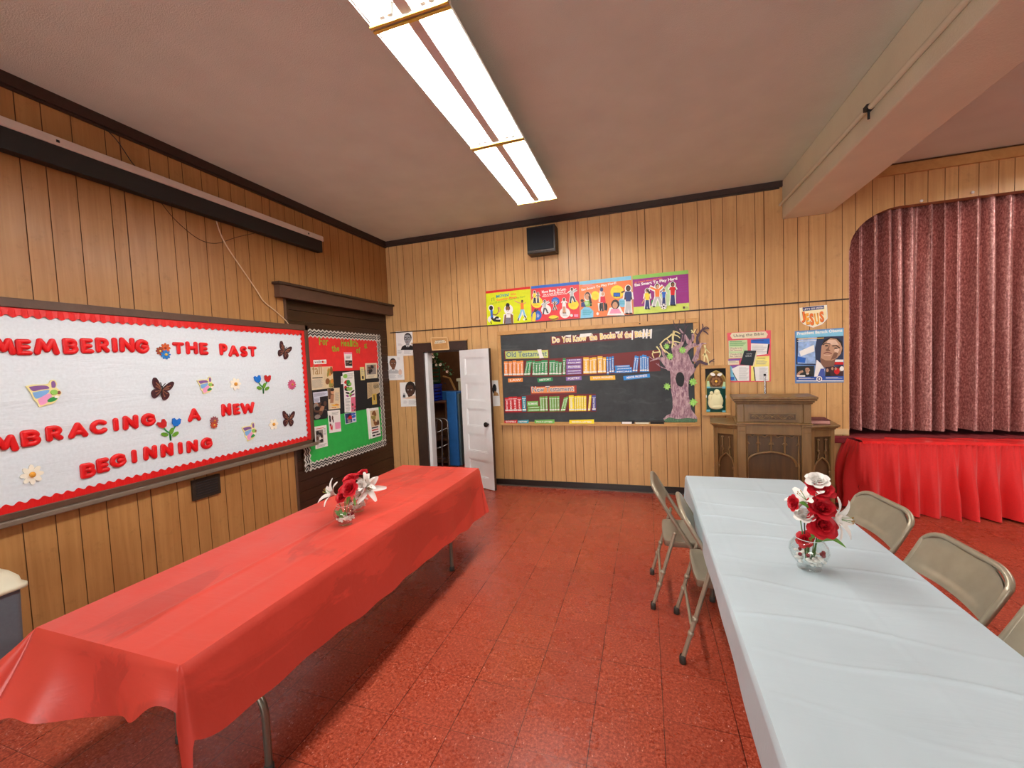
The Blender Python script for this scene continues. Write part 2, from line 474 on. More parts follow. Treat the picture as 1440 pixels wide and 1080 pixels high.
# ceiling beam and the conduit strapped to its side
BX0, BX1, BZ = 1.426, 1.856, 3.037
mb = MB(); mb.box(BX0, BX1, YF, YB, BZ, ZC, BEAMM); bevel(struct('trim_8', mb), .012, 2)
cp = thing('conduit_pipe', 'painted pipe running along the side of the ceiling beam', 'pipe', (BX0-.02, YB, 3.17))
mb = MB(); mb.tube([(BX0-.018, YB-.005, 3.19), (BX0-.018, 3.35, 3.175)], .016, BEAMM, 8); mb.tube([(BX0-.018, 3.30, 3.165), (BX0-.018, YF, 3.17)], .018, BEAMM, 8)
mb.build('tube', cp)
mb = MB(); mb.tube([(BX0-.02, 3.325, 3.19), (BX0-.02, 3.325, 3.10)], .007, BLACK, 6); mb.box(BX0-.04, BX0, 3.30, 3.35, 3.155, 3.185, BLACK); mb.build('hanger', cp)

# ------------------------------------------------------------------ doorway and white door
mb = MB()
mb.fbox(FB, -3.112, DX0, 0, DZ, 0, .035, DARKW); mb.fbox(FB, -3.116, -2.288, DZ, 1.968, 0, .035, DARKW)
mb.fbox(FB, DX1, -2.288, 0, DZ, 0, .03, DARKW); mb.fbox(FB, -3.13, -2.275, 1.968, 1.98, 0, .05, PINE)
mb.fbox(FB, DX0, DX0+.045, 0, DZ, -.12, .0, WHITEP); mb.fbox(FB, DX0, DX1, DZ-.015, DZ, -.12, .0, DARKW); mb.fbox(FB, DX1-.02, DX1, 0, DZ, -.12, .0, DARKW)
struct('trim_9', mb)

dd = V((.514, -.236, 0)).normalized(); dn = V((-.236, -.514, 0)).normalized()
FD = Frame((-2.392, 5.105, .01), dd, (0, 0, 1), dn)
DL, DH = .565, 1.825
door = thing('door_1', None, None, (-2.392, 5.105, 0)); door['kind'] = 'structure'
mb = MB()
st, rl = .095, .10
rows = 5; ph = (DH-rl*1.35-rl*rows)/rows
mb.fbox(FD, 0, st, 0, DH, -.035, 0, WHITEP); mb.fbox(FD, DL-st, DL, 0, DH, -.035, 0, WHITEP)
z = 0; zs = []
for i in range(rows+1):
    h = rl*1.35 if i == 0 else rl
    if i == rows: h = DH-z
    mb.fbox(FD, st, DL-st, z, z+h, -.035, 0, WHITEP); z += h
    if i < rows: zs.append((z, z+ph)); z += ph
mb.build('leaf', door)
for z0, z1 in zs:
    mb = MB(); mb.fbox(FD, st, DL-st, z0, z1, -.026, -.012, WHITEP)
    for q in ((st, z0, st+.014, z1), (DL-st-.014, z0, DL-st, z1), (st, z0, DL-st, z0+.014), (st, z1-.014, DL-st, z1)):
        mb.fbox(FD, q[0], q[2], q[1], q[3], -.013, -.004, WHITEP)
    mb.build('panel', door)
mb = MB(); mb.fbox(FD, DL, DL+.004, 0, DH, -.036, -.002, DARKW); mb.fbox(FD, 0, DL, 0, DH, -.039, -.035, DARKW); mb.build('stained_edge', door)
mb = MB(); mb.fbox(FD, DL-.075, DL-.03, .76, .93, 0, .003, WHITEP); mb.build('lock_plate', door)
mb = MB(); c = FD.p(DL-.055, .855, 0)
mb.lathe([(0, 0), (.012, 0), (.012, .03), (.028, .036), (.034, .05), (.03, .064), (.014, .07), (0, .07)], c, mat('dark_knob_metal', (40, 34, 30), .25, .7), 18, dn)
kb = mb.build('knob', door); kb['label'] = 'dark metal door knob'

# ------------------------------------------------------------------ store room behind the door
mb = MB(); CW = mat('store_room_wall', (112, 74, 46), .7, var=.12)
mb.box(-4.3, -2.05, 7.3, 7.36, 0, 2.6, CW); mb.box(-4.36, -4.3, 5.25, 7.36, 0, 2.6, CW); mb.box(-2.1, -2.04, 5.25, 7.3, 0, 2.6, CW); mb.box(-4.3, -2.1, 5.30, 7.3, 2.6, 2.66, CW)
struct('wall_store', mb)
# ------------------------------------------------------------------ big bulletin board
def clothpaper(name, c, w=.02):
    t = NT(name); h = t.noise(1.0, t.mapping((2, 1.1, 6.5)), 4, .6, .8)
    t.bsdf(t.ramp(t.noise(60), [(.3, lin([x*.96 for x in c])), (.7, lin(c))]), .75, 0, .2, t.bump(h, .55, w)); return t.m
BPAPER = clothpaper('white_felt_paper', (218, 229, 236))
BY0, BY1, BZ0, BZ1 = .55, 3.575, .845, 2.13
bd = thing('bulletin_board', 'long white paper covered bulletin board with red scalloped border and brown frame on left wall', 'bulletin board', (XL, 2.1, BZ0))
mb = MB()
fw = .055
mb.fbox(FL, BY0, BY1, BZ1-fw, BZ1, 0, .05, BROWNP); mb.fbox(FL, BY0, BY1, BZ0+.02, BZ0+.02+fw*.7, 0, .05, BROWNP)
mb.fbox(FL, BY1-fw*.8, BY1, BZ0+.02, BZ1, 0, .05, BROWNP); mb.fbox(FL, BY0, BY0+fw*.8, BZ0+.02, BZ1, 0, .05, BROWNP)
bevel(mb.build('frame', bd), .004)
mb = MB(); mb.fbox(FL, BY0+.03, BY1-.03, BZ0+.04, BZ1-.04, .005, .034, BPAPER); mb.build('backing_paper', bd)
mb = MB(); mb.fbox(FL, BY0, BY1+.02, BZ0-.012, BZ0+.02, 0, .075, mat('grey_brown_ledge', (112, 98, 84), .45)); bevel(mb.build('ledge', bd), .006)
def scallop_border(F, a0, a1, b0, b1, w, pitch, amp, c, mt, parent, name='scalloped_border'):
    def side(p0, p1, inward):
        L = math.hypot(p1[0]-p0[0], p1[1]-p0[1]); n = max(2, round(L/pitch)); N = n*8
        ux, uy = (p1[0]-p0[0])/L, (p1[1]-p0[1])/L; o = []; q = []
        for i in range(N+1):
            t = L*i/N; ww = w+amp*math.sin(2*PI*n*i/N)
            o.append(F.p(p0[0]+ux*t, p0[1]+uy*t, c)); q.append(F.p(p0[0]+ux*t+inward[0]*ww, p0[1]+uy*t+inward[1]*ww, c+.003*(i % 8 > 3)))
        m.add(o+q, [(i, i+1, N+2+i, N+1+i) for i in range(N)], mt)
    m = MB()
    side((a0, b1), (a1, b1), (0, -1)); side((a0, b0), (a1, b0), (0, 1)); side((a1, b0), (a1, b1), (-1, 0)); side((a0, b0), (a0, b1), (1, 0))
    return m.build(name, parent)
sb = scallop_border(FL, BY0+.045, BY1-.045, BZ0+.055, BZ1-fw, .050, .052, .008, .040, mat('red_border_card', (214, 34, 34), .3), bd)

# puffy stroke lettering -------------------------------------------------
def arc(cx, cy, rx, ry, a0, a1, n=9):
    return [(cx+rx*math.cos(math.radians(lerp(a0, a1, i/n))), cy+ry*math.sin(math.radians(lerp(a0, a1, i/n)))) for i in range(n+1)]
GL = {
 'M': [[(0, 0), (.18, 1)], [(.18, 1), (.5, .22)], [(.5, .22), (.82, 1)], [(.82, 1), (1, 0)]],
 'E': [[(.05, 0), (.05, 1)], [(.05, 1), (.95, 1)], [(.05, .5), (.85, .5)], [(.05, 0), (1, 0)]],
 'B': [[(.05, 0), (.05, 1)], [(.05, 1)]+arc(.55, .76, .36, .24, 90, -90)+[(.05, .52)], [(.05, .52)]+arc(.6, .26, .38, .26, 90, -90)+[(.05, 0)]],
 'R': [[(.05, 0), (.05, 1)], [(.05, 1)]+arc(.55, .72, .4, .28, 90, -90)+[(.05, .44)], [(.5, .44), (1, 0)]],
 'I': [[(.5, 0), (.5, 1)]],
 'N': [[(0, 0), (.05, 1)], [(.05, 1), (.95, 0)], [(.95, 0), (1, 1)]],
 'G': [arc(.5, .5, .5, .5, 42, 360, 16)+[(.6, .5)]],
 'T': [[(0, 1), (1, 1)], [(.5, 1), (.5, 0)]],
 'H': [[(0, 0), (0, 1)], [(1, 0), (1, 1)], [(0, .5), (1, .5)]],
 'P': [[(.08, 0), (.08, 1)], [(.08, 1)]+arc(.52, .7, .42, .3, 90, -90)+[(.08, .4)]],
 'A': [[(0, 0), (.5, 1)], [(.5, 1), (1, 0)], [(.2, .3), (.8, .3)]],
 'S': [arc(.5, .75, .42, .25, 40, 270, 9)+arc(.5, .25, .45, .25, 90, -140, 9)],
 'C': [arc(.5, .5, .5, .5, 45, 315, 14)],
 'W': [[(0, 1), (.22, 0)], [(.22, 0), (.5, .85)], [(.5, .85), (.78, 0)], [(.78, 0), (1, 1)]],
}
def puffy(mb, F, strokes, a0, a1, b0, b1, r, c, d, mt):
    """rounded foam strokes: half-elliptic section, round ends"""
    for st_ in strokes:
        pts = [(a0+r+(a1-a0-2*r)*x, b0+r+(b1-b0-2*r)*y) for x, y in st_]
        if len(pts) == 2: pts = [pts[0], (lerp(pts[0][0], pts[1][0], .5), lerp(pts[0][1], pts[1][1], .5)), pts[1]]
        n = len(pts); rings = []
        def ring(p, t, k, off):
            q = (p[0]+t[0]*off, p[1]+t[1]*off); sd = (-t[1], t[0]); o = []
            for j in range(9):
                a = PI*j/8; o.append(F.p(q[0]+sd[0]*r*k*math.cos(a), q[1]+sd[1]*r*k*math.cos(a), c+d*max(.02, k**.6)*math.sin(a)**.7 if 0 < j < 8 else c))
            return o
        tan = []
        for i in range(n):
            a, b = pts[max(i-1, 0)], pts[min(i+1, n-1)]; L = math.hypot(b[0]-a[0], b[1]-a[1]) or 1e-6
            tan.append(((b[0]-a[0])/L, (b[1]-a[1])/L))
        for k in (8, 30, 55, 75): k = math.radians(k); rings.append(ring(pts[0], tan[0], math.sin(k), -r*math.cos(k)))
        for p, t in zip(pts, tan): rings.append(ring(p, t, 1, 0))
        for k in (75, 55, 30, 8): k = math.radians(k); rings.append(ring(pts[-1], tan[-1], math.sin(k), r*math.cos(k)))
        vs = [q for g in rings for q in g]
        mb.add(vs, [(i*9+j, i*9+j+1, (i+1)*9+j+1, (i+1)*9+j) for i in range(len(rings)-1) for j in range(8)], mt, True)
OB = .036
cA, cB_, cC, cD = left(0, 420, 6, OB), left(200, 440, 6, OB), left(0, 560, 6, OB), left(200, 560, 6, OB)
LET = [
 ('REMEMBERING', cA, [('M', -82, 130, 330, 476), ('E', 122, 268, 340, 479), ('M', 278, 498, 335, 476), ('B', 520, 660, 333, 471), ('E', 672, 787, 333, 463), ('R', 797, 920, 328, 456), ('I', 940, 990, 328, 455), ('N', 1002, 1135, 328, 454), ('G', 1133, 1260, 341, 464)]),
 ('THE', cB_, [('T', 253, 352, 247, 350), ('H', 365, 466, 242, 350), ('E', 477, 553, 250, 355)]),
 ('PAST', cB_, [('P', 645, 720, 258, 358), ('A', 724, 812, 273, 371), ('S', 820, 887, 279, 373), ('T', 892, 962, 282, 371)]),
 ('EMBRACING', cC, [('M', -95, 158, 305, 470), ('B', 163, 347, 258, 414), ('R', 376, 530, 223, 368), ('A', 568, 740, 197, 342), ('C', 753, 918, 174, 310), ('I', 942, 1008, 160, 284), ('N', 1030, 1168, 137, 270), ('G', 1186, 1316, 120, 242)]),
 ('A', cB_, [('A', 380, 491, 804, 916)]),
 ('NEW', cB_, [('N', 664, 751, 764, 871), ('E', 761, 823, 764, 860), ('W', 828, 946, 754, 850)]),
 ('BEGINNING', cC, [('B', 667, 810, 538, 680), ('E', 806, 923, 498, 634), ('G', 921, 1070, 460, 590), ('I', 1101, 1159, 428, 554), ('N', 1204, 1326, 395, 524)]),
 ('BEGINNING', cD, [('N', 150, 263, 373, 499), ('I', 298, 342, 363, 476), ('N', 370, 470, 348, 463), ('G', 490, 594, 326, 433)]),
]
ORD = ['first', 'second', 'third', 'fourth', 'fifth', 'sixth', 'seventh', 'eighth', 'ninth', 'tenth', 'eleventh']
WHERE = {'REMEMBERING': 'REMEMBERING at upper left', 'THE': 'THE in the top line', 'PAST': 'PAST in the top line', 'EMBRACING': 'EMBRACING in the middle line', 'A': 'the middle line standing alone', 'NEW': 'NEW in the middle line', 'BEGINNING': 'BEGINNING in the bottom line'}
full_pos = {'REMEMBERING': 2, 'EMBRACING': 1}
cnt = {}
for word, f, ls in LET:
    for ch, x0, x1, y0, y1 in ls:
        xm, ym = (x0+x1)/2, (y0+y1)/2
        # the letters lean with the line, so take the box along the letter's own slope
        a0, a1 = f(x0, ym)[0], f(x1, ym)[0]
        b1, b0 = f(xm, y0)[1], f(xm, y1)[1]
        sh = .04*(b1-b0) if word in ('EMBRACING', 'BEGINNING') else 0
        k = cnt.get(word, full_pos.get(word, 0)); cnt[word] = k+1
        m = MB(); r = .148*(b1-b0) if ch != 'I' else min(.155*(b1-b0), (a1-a0)*.48)
        if ch == 'I': mid = (a0+a1)/2; a0, a1 = mid-r*1.001, mid+r*1.001
        puffy(m, FL, GL[ch], a0, a1, b0+sh, b1-sh, r, OB, .016, FOAMR)
        o = m.build('foam_letter')
        lb = ('red foam letter A standing alone in the middle line of the white board' if word == 'A'
              else 'red foam letter %s, %s of %s on the white board' % (ch, ORD[k], WHERE[word]))
        tag(o, lb, 'letter', 'red foam letters on the white bulletin board')

# stuck-on butterflies and flowers ---------------------------------------
def cen(f, x, y, w, h):
    a0, b = f(x-w/2, y); a1, _ = f(x+w/2, y); a, b0 = f(x, y+h/2); _, b1 = f(x, y-h/2)
    return (a0+a1)/2, (b0+b1)/2, a1-a0, b1-b0
BFL1 = mat('maroon_wing', (60, 26, 34), .4, var=.3, vs=90); BFL2 = mat('bronze_wing_vein', (140, 92, 70), .35, var=.2, vs=80)
def brown_butterfly(f, x, y, w, h, rot, label):
    a, b, ww, hh = cen(f, x, y, w, h); m = MB(); s = max(ww, hh)*.52
    def T(px, py):
        return (a+s*(px*math.cos(rot)-py*math.sin(rot)), b+s*(px*math.sin(rot)+py*math.cos(rot)))
    for sg in (-1, 1):
        up = [(0, .1), (.25, .55), (.62, .98), (.86, .9), (.8, .45), (.55, .1), (.1, -.02)]
        lo = [(0, .05), (.5, .02), (.72, -.25), (.62, -.62), (.38, -.8), (.16, -.55), (.02, -.2)]
        for k, wg in enumerate((up, lo)):
            p = [T(sg*q[0], q[1]) for q in smooth(wg+[wg[0]], 4)[:-1]]
            m.poly(FL, p, OB+.001, OB+.008+.002*k, BFL1)
            for q in ((.6, .6), (.4, .5), (.55, .3)) if k == 0 else ((.5, -.2), (.35, -.5)):
                m.ribbon(FL, [T(sg*.05, .05), T(sg*q[0]*.6, q[1]*.6), T(sg*q[0], q[1])], [.02*s, .06*s, .09*s], 0, OB+.0125, BFL2)
    o = m.build('paper_butterfly', None)
    # body and feelers are parts
    root = thing('paper_butterfly', label, 'butterfly', o.location, 0, 'maroon butterflies on the white board')
    o.name = 'wings'; off = o.location.copy(); o.parent = root; o.location = (0, 0, 0)
    mb2 = MB(); mb2.tube([FL.p(*T(0, .3), OB+.012), FL.p(*T(0, -.45), OB+.012)], [.05*s, .03*s], BLACK, 6)
    mb2.build('body', root)
    mb2 = MB()
    for sg in (-1, 1): mb2.ribbon(FL, [T(0, .28), T(sg*.12, .55), T(sg*.2, .7)], .02*s, 0, OB+.006, BLACK)
    mb2.build('feelers', root)
    return root
brown_butterfly(cB_, 155, 655, 195, 182, -.30, 'dark maroon butterfly, the largest, left of the middle of the white board')
brown_butterfly(cB_, 1192, 327, 115, 140, -.45, 'dark maroon butterfly in the top right corner of the white board')
brown_butterfly(cB_, 1230, 900, 110, 138, -.15, 'dark maroon butterfly in the lower right corner of the white board')
CRM = mat('cream_outline', (236, 224, 160), .5); LAV = mat('lilac_wing', (132, 92, 152), .45); PBL = mat('pale_blue_wing', (122, 172, 224), .45); PPK = mat('pale_pink_wing', (232, 158, 200), .45)
def pastel_butterfly(f, x, y, w, h, label):
    a, b, ww, hh = cen(f, x, y, w, h); m = MB()
    T = lambda px, py: (a+px*ww/2, b+py*hh/2)
    body = [(-.98, .62), (-.6, .72), (-.1, .7), (.28, .74), (.42, .98), (.66, 1), (.78, .7), (.72, .42), (1, .02), (.86, -.28), (.55, -.75), (.1, -.9), (-.35, -1), (-.42, -.7), (-.62, -.4), (-.7, 0)]
    m.poly(FL, [T(*p) for p in smooth(body+[body[0]], 3)[:-1]], OB+.001, OB+.006, CRM)
    ob = m.build('card', None); root = thing('paper_butterfly', label, 'butterfly', ob.location, 0, 'pastel winged butterflies on the white board')
    ob.parent = root; ob.location = (0, 0, 0)
    def part(n, pts, mt, c=.0075):
        q = MB(); q.poly(FL, [T(*p) for p in smooth(pts+[pts[0]], 3)[:-1]], OB+.006, OB+c, mt); q.build(n, root)
    part('wing', [(-.82, .56), (-.3, .62), (.15, .58), (.3, .36), (-.2, .3), (-.62, .22)], LAV)
    part('wing', [(.45, .42), (.46, .85), (.64, .9), (.7, .62), (.62, .4)], LAV)
    part('wing', [(-.66, .12), (-.2, .2), (.28, .26), (.2, .02), (-.1, -.2), (-.5, -.36)], PBL)
    part('wing', [(-.4, -.46), (0, -.12), (.3, -.04), (.4, -.3), (.1, -.72), (-.28, -.88)], PPK)
    part('body', ellp(.55, .05, .2, .2, 10), LGRN, .012); part('body', ellp(.42, -.5, .32, .16, 10, rot=.4), GRN, .009)
    part('head', ellp(.84, .0, .1, .13, 8), mat('rosy_brown', (130, 70, 70), .5), .010); part('belly', ellp(.66, -.32, .13, .1, 8), PAPER, .011)
    return root
pastel_butterfly(cA, 365, 800, 300, 220, 'pastel purple, blue and pink butterfly at the far left of the white board')
pastel_butterfly(cB_, 530, 612, 142, 142, 'pastel purple, blue and pink butterfly between the maroon butterfly and the daisy')
pastel_butterfly(cB_, 900, 1005, 125, 150, 'pastel purple, blue and pink butterfly at lower right, after the word NEW')
def flower(name, label, f, x, y, w, h, n, pet, ctr, group=None, layers=1, cr=.28, extra=None, cat='flower'):
    a, b, ww, hh = cen(f, x, y, w, h); m = MB()
    for L in range(layers):
        for k in range(n):
            t = 2*PI*(k+.5*L)/n; s = 1-.25*L
            m.poly(FL, [(a+ww/2*s*q[0], b+hh/2*s*q[1]) for q in ellp(.58*math.cos(t), .58*math.sin(t), .42, .92/n*2.1, 9, rot=t)], OB+.001, OB+.005+.004*L+.0015*(k % 2), pet)
    ob = m.build('petals', None); root = thing(name, label, cat, ob.location, 0, group); ob.parent = root; ob.location = (0, 0, 0)
    m = MB(); m.ell(FL.p(a, b, OB+.01), (.012, ww/2*cr, hh/2*cr), ctr, 10, 6); m.build('centre', root)
    return root
WPET = mat('ivory_petal', (240, 236, 220), .6); YC = mat('amber_centre', (214, 150, 50), .6, var=.2, vs=80)
flower('paper_daisy', 'large white daisy with amber centre at the lower left of the white board', cC, 265, 645, 210, 175, 8, WPET, YC, 'white daisies on the white board')
flower('paper_daisy', 'white daisy with amber centre between pastel butterfly and tulips', cB_, 783, 600, 96, 108, 7, WPET, YC, 'white daisies on the white board')
flower('paper_daisy', 'white daisy with amber centre beside the lower right maroon butterfly', cB_, 1105, 940, 82, 96, 6, WPET, YC, 'white daisies on the white board')
flower('paper_flower', 'pink many-petalled flower at the right edge of the white board', cB_, 1260, 605, 72, 88, 12, mat('rose_petal', (204, 92, 130), .6, var=.15), YC, None, 2, .2)
rt = flower('paper_flower', 'rust and mauve double flower between the words A and NEW', cB_, 605, 910, 78, 78, 11, mat('dusty_mauve_petal', (150, 84, 92), .6, var=.2), YC, None, 2, .2)
a, b, ww, hh = cen(cB_, 600, 945, 60, 60); m = MB()
for k in range(8):
    t = 2*PI*k/8; m.poly(FL, [(a+ww/2*q[0], b+hh/2*q[1]) for q in ellp(.6*math.cos(t), .6*math.sin(t), .4, .3, 8, rot=t)], OB+.005, OB+.012+.001*(k % 2), mat('rust_petal', (176, 70, 40), .6))
m.ell(FL.p(a, b, OB+.014), (.006, ww*.12, hh*.12), mat('yellow_bead', (244, 210, 90), .5), 8, 5); m.build('front_flower', rt)
rt = flower('paper_flower_cluster', 'cluster of two orange flowers and a blue flower after REMEMBERING', cB_, 195, 352, 88, 84, 9, mat('bright_blue_petal', (28, 120, 200), .5, var=.15), mat('yellow_bead', (0, 0, 0)), None, 1, .26)
for (x, y, w_, mt, ct) in ((195, 297, 88, mat('orange_petal', (206, 92, 36), .5, var=.2), mat('brick_centre', (150, 50, 30), .6)), (150, 322, 76, mat('russet_petal', (150, 62, 34), .5, var=.2), mat('yellow_bead', (0, 0, 0)))):
    a, b, ww, hh = cen(cB_, x, y, w_, w_); m = MB()
    for k in range(8):
        t = 2*PI*k/8; m.poly(FL, [(a+ww/2*q[0], b+hh/2*q[1]) for q in ellp(.58*math.cos(t), .58*math.sin(t), .42, .26, 8, rot=t)], OB+.0005, OB+.0025+.001*(k % 2), mt)
    m.ell(FL.p(a, b, OB+.003), (.005, ww*.13, hh*.13), ct, 8, 5); m.build('side_flower', rt)
def tulips(f, x, y, w, h, order, label, tilt):
    a, b, ww, hh = cen(f, x, y, w, h); root = thing('paper_tulips', label, 'flower', FL.p(a, b-hh/2, OB))
    T = lambda px, py: (a+px*ww/2, b+py*hh/2)
    m = MB()
    for sx in (-.55, .55): m.ribbon(FL, smooth([T(0, -1), T(0, -.4), T(sx*.5, -.1), T(sx, .35)], 4), .05*ww, OB, OB+.004, GRN)
    m.build('stem', root)
    for q, an in (((-.45, -.38), -.4), ((.12, -.18), 1.2), ((.42, -.5), .5)):
        m = MB(); m.poly(FL, [T(*z) for z in ellp(q[0], q[1], .3, .17, 9, rot=an)], OB+.003, OB+.006, mat('leaf_card', (96, 150, 40), .5)); m.build('leaf', root)
    for sx, mt in zip((-.58, .55), order):
        cup = [(-.36, .28), (-.2, .34), (0, .16), (.2, .34), (.36, .28), (.34, -.1), (.14, -.36), (-.14, -.36), (-.34, -.1)]
        an = tilt*(1 if sx < 0 else -.4)
        m = MB(); m.poly(FL, [T(sx+p[0]*math.cos(an)-p[1]*math.sin(an), .55+p[0]*math.sin(an)+p[1]*math.cos(an)) for p in cup], OB+.003, OB+.010, mt); o = m.build('bloom', root)
        o['label'] = 'blue bloom' if mt is BLT else 'red bloom'
BLT = mat('tulip_blue', (20, 112, 206), .45); RDT = mat('tulip_red', (190, 30, 32), .45)
tulips(cB_, 1015, 600, 150, 165, (BLT, RDT), 'paper tulips, blue bloom left and red bloom right, near the board right edge', .2)
tulips(cD, 228, 262, 212, 195, (RDT, BLT), 'larger paper tulips, red bloom left and blue bloom right, below the word EMBRACING', .5)

# ------------------------------------------------------------------ screen case, cords, vent on the left wall
mb = MB()
sc_ = thing('screen_case', 'long pull-down projector screen case mounted high on the left wall', 'projector screen', (XL, 2.3, 3.0))
WM = mat('off_white_metal', (206, 192, 182), .45, var=.05)
mb.fbox(FL, .3, 3.83, 3.082, 3.137, .03, .108, WM); bevel(mb.build('case', sc_), .008)
mb = MB(); mb.fbox(FL, .32, 3.81, 2.958, 3.082, .03, .10, mat('screen_slot_black', (20, 16, 14), .6)); mb.build('slot', sc_)
for y in (.7, 1.62, 3.6):
    mb = MB(); mb.fbox(FL, y, y+.03, 3.06, 3.165, .001, .03, WM); mb.fbox(FL, y+.005, y+.02, 3.10, 3.115, .108, .111, BLACK); mb.build('bracket', sc_)
mb = MB(); mb.fbox(FL, 3.83, 3.875, 3.10, 3.108, .06, .07, STEEL); mb.build('end_pin', sc_)
fc = left(0, 0, 1, .012)
pts = smooth([fc(*p) for p in ((297, 293), (303, 306), (309, 326), (320, 348), (345, 385), (362, 410), (371, 424), (388, 438), (403, 452), (408, 461))], 5)
mb = MB(); mb.tube([FL.p(a, b, .012) for a, b in pts], .005, mat('cream_cord', (214, 184, 150), .5), 6)
tag(mb.build('power_cord'), 'cream cord hanging from the screen case down to the bulletin board', 'cord')
pts = smooth([fc(*p) for p in ((215, 262), (228, 286), (250, 312), (280, 336), (305, 342), (335, 333), (368, 326))], 5)
mb = MB(); mb.tube([FL.p(a, b, .008) for a, b in pts], .0025, mat('brown_wire', (66, 38, 22), .6), 5)
tag(mb.build('loose_wire'), 'thin brown wire looping below the screen case', 'wire')
pts = smooth([fc(*p) for p in ((128, 155), (148, 181), (165, 200), (184, 228), (195, 240))], 5)
mb = MB(); mb.tube([FL.p(a, b, .02) for a, b in pts], .003, BLACK, 5)
tag(mb.build('loose_wire'), 'thin black wire from the ceiling moulding down behind the screen case', 'wire')
fv = left(0, 0, 1, .02)
mb = MB(); VM = mat('old_vent_metal', (46, 38, 30), .45, .3, .3, vs=60)
vt = thing('wall_vent', 'small dark metal vent plate on the panelling below the white board', 'vent', (XL, 2.42, .64))
mb.fbox(FL, 2.30, 2.525, .635, .80, 0, .02, VM); mb.build('plate', vt)
mb = MB()
for i in range(6): mb.fbox(FL, 2.325, 2.50, .66+i*.021, .67+i*.021, .02, .026, BLACK)
mb.build('louvres', vt)

# ------------------------------------------------------------------ health board hung on the shutter
GO = -.05     # face of the board, seen from the wall plane
cE, cF = left(420, 450, 9.82, GO+.02), left(420, 540, 9, GO+.02)
GA0, GA1, GB0, GB1 = 3.50, 4.957, .555, 2.10
gb = thing('health_board', 'red, black and green paper notice board with zigzag border on dark shutter', 'notice board', (XL+GO, 4.25, GB0))
band = lambda a: (lerp(1.72, 1.725, (a-GA0)/(GA1-GA0)), lerp(1.06, 1.075, (a-GA0)/(GA1-GA0)))
r_b = cE(540, 705)[1]; g_b = cF(700, 350)[1]
mb = MB(); mb.fbox(FL, GA0, GA1, GB0, GB1, GO-.008, GO+.010, mat('board_core', (90, 70, 50), .7)); mb.build('backing', gb)
for nm, z0, z1, mt in (('red_panel', r_b, GB1-.03, mat('poster_red_paper', (222, 44, 44), .55, bump=.1, bs=5)), ('black_panel', g_b, r_b, mat('poster_black_paper', (24, 24, 27), .6)), ('green_panel', GB0+.03, g_b, mat('poster_green_paper', (44, 172, 76), .55, bump=.15, bs=5))):
    mb = MB(); mb.fbox(FL, GA0+.03, GA1-.03, z0, z1, GO+.010, GO+.013, mt); mb.build(nm, gb)
ZW = mat('zigzag_white', (206, 204, 196), .6); ZB = mat('zigzag_black', (34, 36, 34), .6)
def zigzag(F, a0, a1, b0, b1, w, pitch, c, parent):
    m = MB()
    def side(p0, p1, inw):
        L = math.hypot(p1[0]-p0[0], p1[1]-p0[1]); n = round(L/pitch); ux, uy = (p1[0]-p0[0])/L, (p1[1]-p0[1])/L
        zz = [(p0[0]+ux*L*i/(2*n), p0[1]+uy*L*i/(2*n), i % 2) for i in range(2*n+1)]
        bands = [(-.25, .0, ZW), (.0, .22, ZB), (.22, .36, ZW), (.36, .6, ZB), (.6, .85, ZW)]
        for k, (lo, hi, mt) in enumerate(bands):
            A = [F.p(x+inw[0]*w*(lo+.28*z), y+inw[1]*w*(lo+.28*z), c+.0006*k) for x, y, z in zz]
            B = [F.p(x+inw[0]*w*(hi+.28*z), y+inw[1]*w*(hi+.28*z), c+.0006*k) for x, y, z in zz]
            m.add(A+B, [(i, i+1, 2*n+2+i, 2*n+1+i) for i in range(2*n)], mt)
    side((a0, b1), (a1, b1), (0, -1)); side((a0, b0), (a1, b0), (0, 1)); side((a1, b0), (a1, b1), (-1, 0)); side((a0, b0), (a0, b1), (1, 0))
    m.build('zigzag_border', parent)
zigzag(FL, GA0+.004, GA1-.004, GB0+.004, GB1-.004, .075, .062, GO+.0145, gb)
# paper words
GLET = mat('olive_green_letter', (150, 176, 44), .55)
n_let = {}
def paper_word(word, f, x0, y0, x1, y1, h, tail):
    n = len(word); q0, q1 = f(x0, y0), f(x1, y1); hh = f((x0+x1)/2, (y0+y1)/2-h)[1]-f((x0+x1)/2, (y0+y1)/2)[1]
    for i, ch in enumerate(word):
        t0, t1 = i/n, (i+.86)/n
        m = MB(); low = ch.islower() and ch not in 'hltf'
        m.text(FL, ch, (lerp(q0[0], q1[0], t0), lerp(q0[1], q1[1], t0)), (lerp(q0[0], q1[0], t1), lerp(q0[1], q1[1], t1)), hh*(.72 if low else 1), GO+.0165, GLET, .02)
        base = [v+V((-.002, 0, 0)) for v in m.v]; m.add(base, list(m.f), mat('letter_edge', (60, 40, 20), .6))
        tag(m.build('paper_letter'), 'olive green paper letter %s, %s letter of the word %s on the red panel' % (ch, ORD[i], tail), 'letter', 'olive paper letters on the health board')
paper_word('For', cE, 288, 345, 422, 352, 108, 'For')
paper_word('the', cE, 465, 440, 572, 432, 84, 'the')
paper_word('Health', cE, 592, 362, 828, 372, 92, 'Health')
paper_word('of', cE, 800, 458, 862, 462, 82, 'of')
paper_word('it', cE, 914, 395, 952, 390, 82, 'it')

